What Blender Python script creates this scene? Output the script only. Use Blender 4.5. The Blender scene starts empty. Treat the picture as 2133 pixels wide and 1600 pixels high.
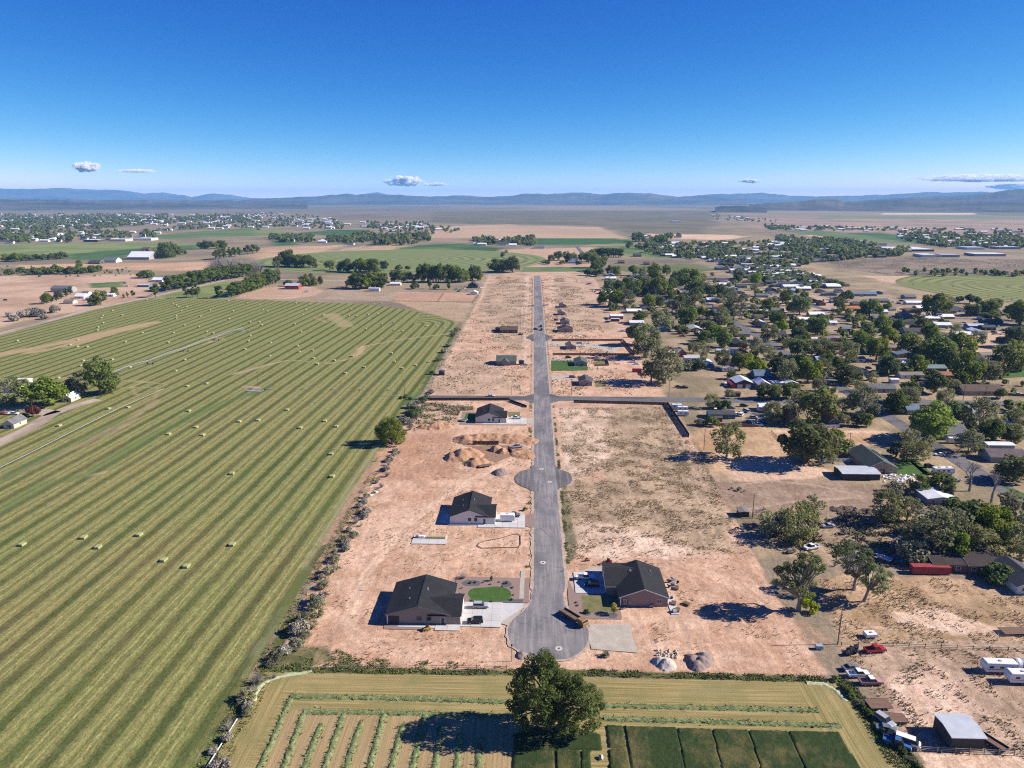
import bpy, bmesh, math, random
import numpy as np
from mathutils import Vector, Matrix, Euler
R = math.radians
rng = random.Random(7)
nrg = np.random.RandomState(7)
scene = bpy.context.scene
COL = scene.collection

# ---------------------------------------------------------------- camera
F, CX, CY, HZ, H = 1479.0, 1066.5, 800.0, 413.0, 120.0     # focal length and horizon in photo pixels, flying height in metres
PITCH = math.atan((CY - HZ) / F)
YAW = math.atan((1112 - CX) / F * math.cos(PITCH))
FW = np.array([-math.sin(YAW) * math.cos(PITCH), math.cos(YAW) * math.cos(PITCH), -math.sin(PITCH)])
RT = np.array([math.cos(YAW), math.sin(YAW), 0.0])
UP = np.cross(RT, FW)
cam_data = bpy.data.cameras.new('camera')
cam = bpy.data.objects.new('camera', cam_data)
COL.objects.link(cam)
cam.location = (0, 0, H)
cam.rotation_euler = (math.pi / 2 - PITCH, 0, YAW)
cam_data.sensor_fit = 'HORIZONTAL'
cam_data.sensor_width = 36.0
cam_data.lens = 36.0 * F / 2133.0
cam_data.clip_start = 1.0
cam_data.clip_end = 200000.0
scene.camera = cam

# ---------------------------------------------------------------- sky and sun
SUN_EL, SUN_AZ = R(32), R(3.5)        # azimuth measured from +X (east) towards +Y
SUNV = Vector((math.cos(SUN_EL) * math.cos(SUN_AZ), math.cos(SUN_EL) * math.sin(SUN_AZ), math.sin(SUN_EL)))
world = bpy.data.worlds.new('World')
scene.world = world
world.use_nodes = True
wn = world.node_tree
wn.nodes.clear()
w_out = wn.nodes.new('ShaderNodeOutputWorld')
w_bg = wn.nodes.new('ShaderNodeBackground')
w_sky = wn.nodes.new('ShaderNodeTexSky')
w_sky.sky_type = 'NISHITA'
w_sky.sun_disc = False
w_sky.sun_elevation = SUN_EL
w_sky.sun_rotation = math.pi / 2 - SUN_AZ
w_sky.altitude = 1500
w_sky.air_density = 0.5
w_sky.dust_density = 0.0
w_sky.ozone_density = 3.0
# deepen the sky's blue: a tone curve per channel, the same all over the sky
w_sep = wn.nodes.new('ShaderNodeSeparateColor')
w_com = wn.nodes.new('ShaderNodeCombineColor')
wn.links.new(w_sky.outputs[0], w_sep.inputs[0])
for _i, (_g, _k) in enumerate(((2.6, .112), (1.38, .405), (.60, 1.52))):
    _p = wn.nodes.new('ShaderNodeMath'); _p.operation = 'POWER'
    wn.links.new(w_sep.outputs[_i], _p.inputs[0]); _p.inputs[1].default_value = _g
    _m = wn.nodes.new('ShaderNodeMath'); _m.operation = 'MULTIPLY'
    wn.links.new(_p.outputs[0], _m.inputs[0]); _m.inputs[1].default_value = _k
    _a = wn.nodes.new('ShaderNodeMath'); _a.operation = 'ADD'
    wn.links.new(_m.outputs[0], _a.inputs[0]); _a.inputs[1].default_value = (.02, .02, .0)[_i]
    wn.links.new(_a.outputs[0], w_com.inputs[_i])
wn.links.new(w_com.outputs[0], w_bg.inputs[0])
w_bg.inputs[1].default_value = 0.1
wn.links.new(w_bg.outputs[0], w_out.inputs[0])
sun_data = bpy.data.lights.new('sun', 'SUN')
sun_data.energy = 5.0
sun_data.angle = R(0.53)
sun_data.color = (1.0, 0.93, 0.84)
sun = bpy.data.objects.new('sun', sun_data)
COL.objects.link(sun)
sun.rotation_euler = (-SUNV).to_track_quat('-Z', 'Y').to_euler()
scene.view_settings.view_transform = 'Standard'
scene.view_settings.look = 'None'
scene.view_settings.exposure = 0.98
scene.view_settings.gamma = 1.0
scene.view_settings.use_curve_mapping = False
scene.cycles.max_bounces = 6
scene.cycles.transparent_max_bounces = 8
scene.cycles.volume_bounces = 3
scene.cycles.use_denoising = False
scene.cycles.denoiser = 'OPENIMAGEDENOISE'
scene.cycles.sample_clamp_indirect = .6
scene.cycles.filter_width = 1.15

# ---------------------------------------------------------------- helpers: where a photo point lies on the ground
def G(px, py, z=0.0):
    d = FW * F + RT * (px - CX) - UP * (py - CY)
    t = (z - H) / d[2]
    return float(d[0] * t), float(d[1] * t)

def GP(pts, z=0.0):
    return [G(x, y, z) for x, y in pts]

def scale_at(py):
    """photo pixels per metre for things standing at image row py"""
    x, y = G(1066, py)
    return F / (np.dot(np.array([x, y, -H]), FW))

# ---------------------------------------------------------------- helpers: noise in numpy
def _hash(ix, iy, s):
    h = (ix.astype(np.int64) * 374761393 + iy.astype(np.int64) * 668265263 + s * 974634541) & 0x7fffffff
    h = ((h ^ (h >> 13)) * 1274126177) & 0x7fffffff
    h = (h ^ (h >> 16)) & 0xffff
    return h / 65535.0

def vn(x, y, s=0):
    ix, iy = np.floor(x), np.floor(y)
    fx, fy = x - ix, y - iy
    fx = fx * fx * (3 - 2 * fx); fy = fy * fy * (3 - 2 * fy)
    a = _hash(ix, iy, s); b = _hash(ix + 1, iy, s); c = _hash(ix, iy + 1, s); d = _hash(ix + 1, iy + 1, s)
    return (a * (1 - fx) + b * fx) * (1 - fy) + (c * (1 - fx) + d * fx) * fy

def fbm(x, y, s=0, o=4):
    t, a, n = 0.0, 0.5, 0.0
    for k in range(o):
        t = t + a * vn(x * 2 ** k + 17.3 * k, y * 2 ** k - 9.1 * k, s + k); n += a; a *= 0.5
    return t / n

def smooth(a, b, x):
    t = np.clip((x - a) / (b - a), 0, 1)
    return t * t * (3 - 2 * t)

def poly_sd(x, y, poly):
    """signed distance to a polygon, positive inside"""
    d2 = np.full(x.shape, 1e30); inside = np.zeros(x.shape, bool)
    n = len(poly)
    for i in range(n):
        ax, ay = poly[i]; bx, by = poly[(i + 1) % n]
        ex, ey = bx - ax, by - ay
        t = np.clip(((x - ax) * ex + (y - ay) * ey) / max(ex * ex + ey * ey, 1e-9), 0, 1)
        d2 = np.minimum(d2, (x - ax - t * ex) ** 2 + (y - ay - t * ey) ** 2)
        if ay != by:
            c = ((ay > y) != (by > y)) & (x < ex * (y - ay) / (by - ay) + ax)
            inside ^= c
    d = np.sqrt(d2)
    return np.where(inside, d, -d)

# ---------------------------------------------------------------- helpers: node materials
class NT:
    def __init__(s, name, rough=0.9, spec=0.3):
        s.m = bpy.data.materials.new(name); s.m.use_nodes = True
        s.t = s.m.node_tree; s.n = s.t.nodes
        s.b = s.n['Principled BSDF']
        s.b.inputs['Roughness'].default_value = rough
        s.b.inputs['Specular IOR Level'].default_value = spec
        s._pos = None
    def lk(s, a, b): s.t.links.new(a, b)
    def put(s, sock, v):
        if hasattr(v, 'is_output'): s.lk(v, sock)
        elif isinstance(v, (tuple, list)) and sock.type == 'RGBA': sock.default_value = (*v[:3], 1)
        else: sock.default_value = v
    def pos(s):
        if s._pos is None: s._pos = s.n.new('ShaderNodeNewGeometry').outputs['Position']
        return s._pos
    def obpos(s): return s.n.new('ShaderNodeTexCoord').outputs['Object']
    def map(s, vec, sc=(1, 1, 1), rot=(0, 0, 0)):
        q = s.n.new('ShaderNodeMapping'); s.lk(vec, q.inputs[0])
        q.inputs['Scale'].default_value = sc; q.inputs['Rotation'].default_value = rot
        return q.outputs[0]
    def noise(s, sc, det=3, rough=0.55, vec=None, dist=0.0):
        q = s.n.new('ShaderNodeTexNoise'); s.lk(vec if vec is not None else s.pos(), q.inputs['Vector'])
        q.inputs['Scale'].default_value = sc; q.inputs['Detail'].default_value = det
        q.inputs['Roughness'].default_value = rough; q.inputs['Distortion'].default_value = dist
        return q.outputs[0]
    def ramp(s, f, lo, hi, a=0.0, b=1.0):
        q = s.n.new('ShaderNodeMapRange'); s.put(q.inputs[0], f)
        q.inputs[1].default_value = lo; q.inputs[2].default_value = hi
        q.inputs[3].default_value = a; q.inputs[4].default_value = b
        return q.outputs[0]
    def mix(s, f, a, b, mode='MIX'):
        q = s.n.new('ShaderNodeMix'); q.data_type = 'RGBA'; q.blend_type = mode
        s.put(q.inputs[0], f); s.put(q.inputs[6], a); s.put(q.inputs[7], b)
        return q.outputs[2]
    def math(s, op, a, b=0.0, c=0.0):
        q = s.n.new('ShaderNodeMath'); q.operation = op
        s.put(q.inputs[0], a); s.put(q.inputs[1], b); s.put(q.inputs[2], c)
        return q.outputs[0]
    def attr(s, name, color=False):
        q = s.n.new('ShaderNodeAttribute'); q.attribute_name = name
        return q.outputs['Color' if color else 'Fac']
    def rand(s): return s.n.new('ShaderNodeObjectInfo').outputs['Random']
    def sep(s, v):
        q = s.n.new('ShaderNodeSeparateXYZ'); s.lk(v, q.inputs[0]); return q.outputs
    def scale(s, col, f): return s.mix(1.0, col, s.grey(f), 'MULTIPLY')
    def grey(s, f):
        q = s.n.new('ShaderNodeCombineColor')
        for i in range(3): s.put(q.inputs[i], f)
        return q.outputs[0]
    def bump(s, h, strength=0.5, dist=0.1):
        q = s.n.new('ShaderNodeBump'); s.put(q.inputs['Height'], h)
        q.inputs['Strength'].default_value = strength; q.inputs['Distance'].default_value = dist
        s.lk(q.outputs[0], s.b.inputs['Normal'])
    def col(s, c): s.put(s.b.inputs['Base Color'], c); return s.m

MAT = {}
def plain(name, c, rough=0.6, spec=0.4, metal=0.0, var=0.12, sc=2.0):
    """one painted or natural surface with a little grime and grain"""
    if name in MAT: return MAT[name]
    n = NT(name, rough, spec)
    n.b.inputs['Metallic'].default_value = metal
    f = n.noise(sc, 4, 0.65)
    v = n.ramp(f, 0.3, 0.7, 1 - var, 1 + var)
    MAT[name] = n.col(n.scale((*c,), v))
    return MAT[name]

# ---------------------------------------------------------------- helpers: meshes and objects
class MB:
    """collects faces for ONE mesh object"""
    def __init__(s): s.v = []; s.f = []
    def add(s, vs, fs):
        o = len(s.v); s.v += [tuple(p) for p in vs]; s.f += [tuple(i + o for i in f) for f in fs]; return s
    def box(s, x0, x1, y0, y1, z0, z1, rz=0.0, c=(0, 0)):
        p = [(x, y, z) for z in (z0, z1) for y in (y0, y1) for x in (x0, x1)]
        if rz:
            ca, sa = math.cos(rz), math.sin(rz)
            p = [(c[0] + (x - c[0]) * ca - (y - c[1]) * sa, c[1] + (x - c[0]) * sa + (y - c[1]) * ca, z) for x, y, z in p]
        return s.add(p, [(0, 2, 3, 1), (4, 5, 7, 6), (0, 1, 5, 4), (2, 6, 7, 3), (0, 4, 6, 2), (1, 3, 7, 5)])
    def tube(s, a, b, r0, r1=None, n=6, cap=True):
        a, b = Vector(a), Vector(b); r1 = r0 if r1 is None else r1
        d = (b - a); L = d.length
        if L < 1e-6: return s
        d /= L; u = d.orthogonal().normalized(); w = d.cross(u)
        vs = []
        for q, r in ((a, r0), (b, r1)):
            for k in range(n):
                t = 2 * math.pi * k / n
                vs.append(q + u * (r * math.cos(t)) + w * (r * math.sin(t)))
        fs = [(k, (k + 1) % n, n + (k + 1) % n, n + k) for k in range(n)]
        if cap: fs += [tuple(range(n))[::-1], tuple(range(n, 2 * n))]
        return s.add(vs, fs)
    def prism(s, pts, axis, a, b):
        """2-D outline extruded along an axis: axis 'y' takes (x,z), 'x' takes (y,z), 'z' takes (x,y)"""
        n = len(pts)
        mk = {'y': lambda p, t: (p[0], t, p[1]), 'x': lambda p, t: (t, p[0], p[1]), 'z': lambda p, t: (p[0], p[1], t)}[axis]
        vs = [mk(p, a) for p in pts] + [mk(p, b) for p in pts]
        fs = [(k, (k + 1) % n, n + (k + 1) % n, n + k) for k in range(n)] + [tuple(range(n))[::-1], tuple(range(n, 2 * n))]
        return s.add(vs, fs)
    def mesh(s, name, mat=None, smooth_=False):
        m = bpy.data.meshes.new(name); m.from_pydata(s.v, [], s.f); 
        if mat: m.materials.append(mat)
        if smooth_: m.polygons.foreach_set('use_smooth', [True] * len(m.polygons))
        return m

def fix_normals(m):
    bm = bmesh.new(); bm.from_mesh(m); bmesh.ops.recalc_face_normals(bm, faces=bm.faces); bm.to_mesh(m); bm.free(); return m

def ob(name, data, parent=None, loc=(0, 0, 0), rz=0.0, sc=None):
    o = bpy.data.objects.new(name, data)
    COL.objects.link(o)
    o.location = loc
    if rz: o.rotation_euler = (0, 0, rz)
    if sc is not None: o.scale = sc if isinstance(sc, (tuple, list)) else (sc, sc, sc)
    if parent is not None: o.parent = parent
    return o

def part(name, mb, mat, parent, smooth_=False, fix=True):
    m = mb.mesh(name, mat, smooth_) if isinstance(mb, MB) else mb
    if isinstance(mb, MB) and fix: fix_normals(m)
    return ob(name, m, parent)

def thing(name, label, cat, loc=(0, 0, 0), rz=0.0, group=None, sc=None, data=None):
    o = ob(name, data, None, loc, rz, sc)
    o['label'] = label; o['category'] = cat
    if group: o['group'] = group
    return o

def struct(name, data, kind='structure'):
    o = ob(name, data); o['kind'] = kind; return o

def dup(src, loc, rz=0.0, label=None, group=None, sc=None):
    c = src.copy(); COL.objects.link(c); c.location = loc; c.rotation_euler = (0, 0, rz)
    if sc is not None: c.scale = sc if isinstance(sc, (tuple, list)) else (sc, sc, sc)
    if label: c['label'] = label
    if group: c['group'] = group
    for ch in src.children:
        k = ch.copy(); COL.objects.link(k); k.parent = c
        for g in ch.children:
            q = g.copy(); COL.objects.link(q); q.parent = k
    return c

def flat(name, pts, mat, z, kind='structure'):
    m = bpy.data.meshes.new(name)
    m.from_pydata([(x, y, z) for x, y in pts], [], [tuple(range(len(pts)))])
    m.materials.append(mat)
    bm = bmesh.new(); bm.from_mesh(m); bmesh.ops.triangulate(bm, faces=bm.faces)
    for f in bm.faces:
        if f.normal.z < 0: f.normal_flip()
    bm.to_mesh(m); bm.free()
    return struct(name, m, kind)

def mesh_np(name, V, Fq, mat, col=None):
    """big mesh from numpy arrays; Fq is (n,3) or (n,4)"""
    used = np.unique(Fq)
    if len(used) < len(V):
        lut = np.zeros(len(V), np.int64); lut[used] = np.arange(len(used)); Fq = lut[Fq]; V = V[used]
        if col is not None: col = col[used]
    m = bpy.data.meshes.new(name)
    k = Fq.shape[1]
    m.vertices.add(len(V)); m.vertices.foreach_set('co', np.ascontiguousarray(V, np.float32).ravel())
    m.loops.add(Fq.size); m.loops.foreach_set('vertex_index', np.ascontiguousarray(Fq, np.int32).ravel())
    m.polygons.add(len(Fq)); m.polygons.foreach_set('loop_start', np.arange(0, Fq.size, k, dtype=np.int32))
    m.update(calc_edges=True)
    if col is not None:
        at = m.color_attributes.new('alb', 'FLOAT_COLOR', 'POINT')
        at.data.foreach_set('color', np.ascontiguousarray(col, np.float32).ravel())
    m.materials.append(mat)
    return m

# ================================================================ THE GROUND
DIRT = ((.425, .258, .162), (.535, .352, .238))
BROWN = ((.27, .180, .110), (.38, .255, .160))
TOWN = ((.195, .155, .090), (.335, .248, .150))
WEEDY = ((.30, .225, .145), (.50, .365, .245))
SAGE = ((.14, .118, .080), (.20, .158, .105))
TAN = ((.34, .225, .130), (.45, .305, .190))
GRN_L = ((.135, .165, .052), (.20, .225, .075))
GRN_D = ((.040, .085, .024), (.07, .125, .035))
GRN_M = ((.085, .13, .038), (.125, .165, .055))
# photo outline, soft edge in metres, two colours, scale of the mottling in metres, speckle strength
REGIONS = [
    # the wide plain beyond the farms
    ([(-900, 470), (3000, 470), (3000, 700), (-900, 700)], 60, ((.175, .142, .090), (.275, .210, .130)), 90, .35),
    ([(-300, 440), (560, 445), (900, 466), (560, 476), (-300, 500)], 80, ((.165, .138, .092), (.25, .195, .13)), 150, .3),
    ([(900, 438), (1500, 438), (1480, 488), (1330, 492), (1240, 470), (900, 466)], 60, ((.115, .105, .066), (.16, .135, .085)), 150, .3),
    ([(1560, 452), (2500, 462), (2500, 500), (1560, 478)], 60, ((.23, .165, .115), (.32, .23, .16)), 120, .3),
    ([(1836, 447), (2033, 447), (2030, 444), (1838, 444)], 25, ((.50, .40, .28), (.56, .45, .33)), 100, .0),
    ([(1700, 449), (2500, 451), (2500, 458), (1700, 456)], 60, ((.15, .165, .08), (.19, .19, .10)), 200, .1),
    ([(905, 473), (1060, 467), (1085, 470), (1247, 473), (1313, 499), (1105, 497), (885, 495)], 8, ((.36, .245, .155), (.42, .29, .185)), 200, .1),
    ([(1343, 487), (1523, 489), (1560, 493), (1500, 501), (1455, 499), (1390, 496)], 12, ((.50, .33, .21), (.58, .40, .27)), 60, .1),
    ([(1682, 487), (1800, 500), (1690, 493)], 10, ((.52, .34, .23), (.58, .40, .28)), 60, .1),
    ([(1735, 486), (1833, 484), (1947, 504), (1917, 509)], 10, GRN_D, 90, .05),
    ([(1620, 480), (1735, 482), (1900, 506), (1850, 507), (1690, 490)], 12, GRN_M, 90, .05),
    # left farms
    ([(-60, 512), (165, 507), (347, 503), (415, 510), (330, 522), (250, 527), (140, 535), (-60, 538)], 6, GRN_L, 60, .05),
    ([(142, 529), (347, 513), (415, 510), (418, 519), (263, 532), (253, 542), (142, 543)], 4, GRN_D, 60, .05),
    ([(263, 495), (420, 482), (545, 473), (545, 491), (330, 498)], 8, GRN_M, 70, .08),
    ([(530, 476), (600, 480), (590, 489), (530, 492)], 6, GRN_L, 60, .05),
    ([(591, 489), (687, 479), (770, 478), (727, 497), (657, 489)], 5, GRN_D, 60, .05),
    ([(565, 500), (615, 501), (618, 511), (565, 513)], 4, GRN_D, 40, .05),
    ([(40, 552), (443, 545), (432, 566), (228, 561), (40, 560)], 10, ((.38, .24, .14), (.48, .31, .19)), 50, .15),
    ([(530, 517), (722, 510), (656, 532), (590, 552), (530, 545)], 6, TAN, 60, .15),
    ([(720, 518), (830, 508), (830, 522), (725, 523)], 6, TAN, 40, .1),
    ([(813, 519), (890, 509), (960, 507), (1049, 517), (1052, 527), (1016, 529), (823, 527)], 5, GRN_D, 60, .05),
    ([(820, 519), (900, 514), (960, 518), (840, 526)], 8, GRN_M, 50, .05),
    ([(-40, 575), (290, 570), (330, 600), (290, 622), (-40, 690)], 12, ((.36, .235, .150), (.47, .32, .215)), 40, .3),
    ([(180, 590), (260, 586), (262, 598), (190, 600)], 6, GRN_M, 25, .2),
    ([(540, 600), (640, 596), (690, 610), (600, 624), (480, 622)], 6, ((.38, .25, .165), (.44, .30, .20)), 30, .15),
    ([(690, 600), (830, 605), (820, 628), (640, 622)], 5, ((.26, .19, .13), (.34, .25, .17)), 18, .5),
    ([(830, 608), (1000, 610), (985, 628), (822, 628)], 2.0, ((.37, .225, .145), (.42, .26, .17)), 30, .1),
    ([(820, 628), (985, 630), (962, 670), (880, 648)], 3, ((.33, .235, .145), (.38, .27, .165)), 25, .2),
    ([(324, 620), (418, 595), (481, 587), (545, 600), (470, 624), (300, 622)], 3, GRN_L, 30, .05),
    # middle distance, either side of the far end of the road
    ([(1050, 520), (1240, 515), (1250, 556), (1060, 556)], 5, ((.38, .25, .16), (.46, .31, .205)), 25, .25),
    ([(1110, 496), (1288, 497), (1335, 503), (1313, 507), (1200, 510), (1100, 509)], 5, ((.030, .088, .022), (.045, .11, .028)), 60, .05),
    ([(1232, 513), (1330, 511), (1365, 520), (1390, 530), (1412, 535), (1360, 538), (1298, 530)], 5, GRN_M, 40, .05),
    ([(1225, 540), (1450, 541), (1460, 549), (1262, 549)], 5, SAGE, 30, .3),
    ([(1088, 557), (1232, 556), (1235, 565), (1085, 566)], 2.5, GRN_M, 25, .1),
    ([(1270, 555), (1452, 550), (1492, 562), (1455, 568), (1300, 566)], 3, ((.10, .12, .04), (.14, .15, .055)), 25, .1),
    # town
    ([(1222, 566), (1460, 566), (1700, 540), (1760, 560), (2300, 572), (2300, 1200), (1560, 1160), (1390, 840), (1270, 640)], 5, TOWN, 18, .45),
    ([(1680, 532), (2300, 545), (2300, 574), (1880, 577), (1755, 560)], 8, ((.150, .118, .085), (.25, .185, .13)), 30, .6),
    ([(1790, 574), (1890, 575), (1880, 590), (1850, 588)], 6, ((.42, .29, .18), (.5, .35, .23)), 20, .2),
    ([(1560, 620), (1700, 610), (1800, 650), (1620, 660)], 12, ((.34, .24, .16), (.42, .30, .20)), 14, .3),
    ([(2010, 700), (2095, 690), (2100, 725), (2030, 745), (1990, 735)], 6, ((.42, .285, .18), (.5, .34, .22)), 14, .2),
    # development lots
    ([(1022, 568), (1222, 566), (1258, 605), (1300, 660), (1392, 842), (1470, 960), (1570, 1160), (1720, 1402), (1400, 1402), (535, 1392), (612, 1290), (700, 1130), (760, 1010), (850, 860), (895, 810), (978, 660)], 1.5, DIRT, 6, .24),
    ([(1020, 568), (1100, 570), (1098, 760), (985, 660)], 10, ((.32, .215, .140), (.45, .315, .205)), 14, .5),
    ([(1150, 570), (1222, 568), (1290, 690), (1180, 690), (1150, 620)], 9, ((.34, .228, .145), (.46, .32, .21)), 14, .5),
    ([(900, 800), (965, 720), (1040, 765), (1090, 800), (1080, 820), (900, 822)], 6, ((.33, .22, .145), (.47, .32, .21)), 10, .5),
    ([(1230, 845), (1390, 845), (1480, 985), (1555, 1150), (1180, 1150), (1170, 1000), (1260, 1000)], 7, ((.285, .205, .130), (.43, .305, .195)), 9, .50),
    ([(1160, 850), (1262, 850), (1275, 960), (1172, 1010), (1162, 900)], 5, ((.42, .30, .205), (.60, .44, .315)), 7, .6),
    ([(1215, 1085), (1430, 1120), (1500, 1165), (1310, 1165), (1200, 1150)], 6, ((.50, .355, .25), (.62, .45, .33)), 8, .3),
    ([(870, 840), (985, 838), (985, 880), (870, 890)], 5, ((.33, .225, .14), (.48, .33, .21)), 8, .5),
    ([(790, 905), (930, 900), (960, 985), (880, 1000), (760, 1000)], 6, ((.36, .205, .125), (.44, .265, .165)), 12, .25),
    # yards to the right, and the brown paddocks
    ([(1455, 885), (1830, 893), (1800, 950), (1620, 965), (1500, 985), (1448, 930)], 3, ((.36, .225, .12), (.46, .31, .18)), 9, .35),
    ([(1500, 945), (1640, 955), (1760, 985), (1640, 1010), (1520, 1010)], 4, ((.48, .32, .215), (.58, .41, .29)), 8, .25),
    ([(1480, 1005), (1700, 1000), (1860, 1012), (1900, 1060), (1700, 1080), (1540, 1070)], 4, ((.225, .15, .105), (.30, .21, .145)), 7, .5),
    ([(1600, 1060), (1960, 1050), (1980, 1110), (1900, 1180), (1700, 1180), (1590, 1120)], 5, ((.23, .17, .105), (.35, .25, .16)), 7, .5),
    ([(1690, 1200), (2300, 1200), (2300, 1345), (1750, 1345)], 4, ((.30, .195, .105), (.43, .29, .175)), 7, .5),
    ([(1850, 1270), (1960, 1265), (2060, 1300), (2140, 1310), (1990, 1320), (1860, 1300)], 2.5, ((.52, .36, .245), (.62, .45, .33)), 4, .35),
    ([(1750, 1345), (2400, 1345), (2400, 1570), (1920, 1570)], 3, ((.30, .205, .135), (.44, .31, .21)), 5, .5),
    ([(1850, 1410), (1950, 1390), (2050, 1480), (2010, 1525), (1890, 1500)], 3, ((.50, .34, .24), (.62, .45, .33)), 3, .45),
    ([(1920, 1568), (2500, 1568), (2500, 1700), (1960, 1700)], 1, ((.50, .335, .225), (.60, .42, .295)), 4, .45),
    # grassy bits in the lots
    ([(1180, 1000), (1200, 1150), (1188, 1170), (1172, 1100), (1168, 1010)], 1.0, ((.12, .11, .06), (.2, .17, .09)), 3, .5),
    ([(620, 1350), (690, 1345), (700, 1375), (560, 1392), (545, 1385)], 3.0, ((.085, .090, .035), (.22, .17, .085)), 2.5, .5),
    # lower hay field (cut), its standing crop, and the verge between
    ([(545, 1398), (1080, 1408), (1700, 1418), (1770, 1440), (1960, 1760), (330, 1760), (420, 1600)], .6, ((.335, .225, .105), (.40, .27, .135)), 10, .22),
    ([(600, 1480), (940, 1480), (1060, 1530), (1070, 1760), (490, 1760)], 1.0, ((.36, .23, .13), (.44, .295, .175)), 4, .22),
    ([(545, 1389), (760, 1391), (1075, 1394), (1180, 1392), (1390, 1400), (1710, 1408), (1735, 1418), (1680, 1421), (1180, 1406), (1075, 1408), (545, 1400)], .7, ((.045, .06, .02), (.11, .115, .04)), 3, .4),
    ([(340, 1760), (420, 1560), (545, 1392), (600, 1280), (625, 1290), (560, 1390), (440, 1600), (370, 1760)], 1.0, ((.06, .075, .02), (.17, .15, .04)), 4, .4),
    ([(1735, 1405), (1775, 1420), (1960, 1640), (2040, 1760), (1950, 1760), (1850, 1590)], 1.2, ((.05, .065, .022), (.13, .12, .045)), 4, .4),
]
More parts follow.
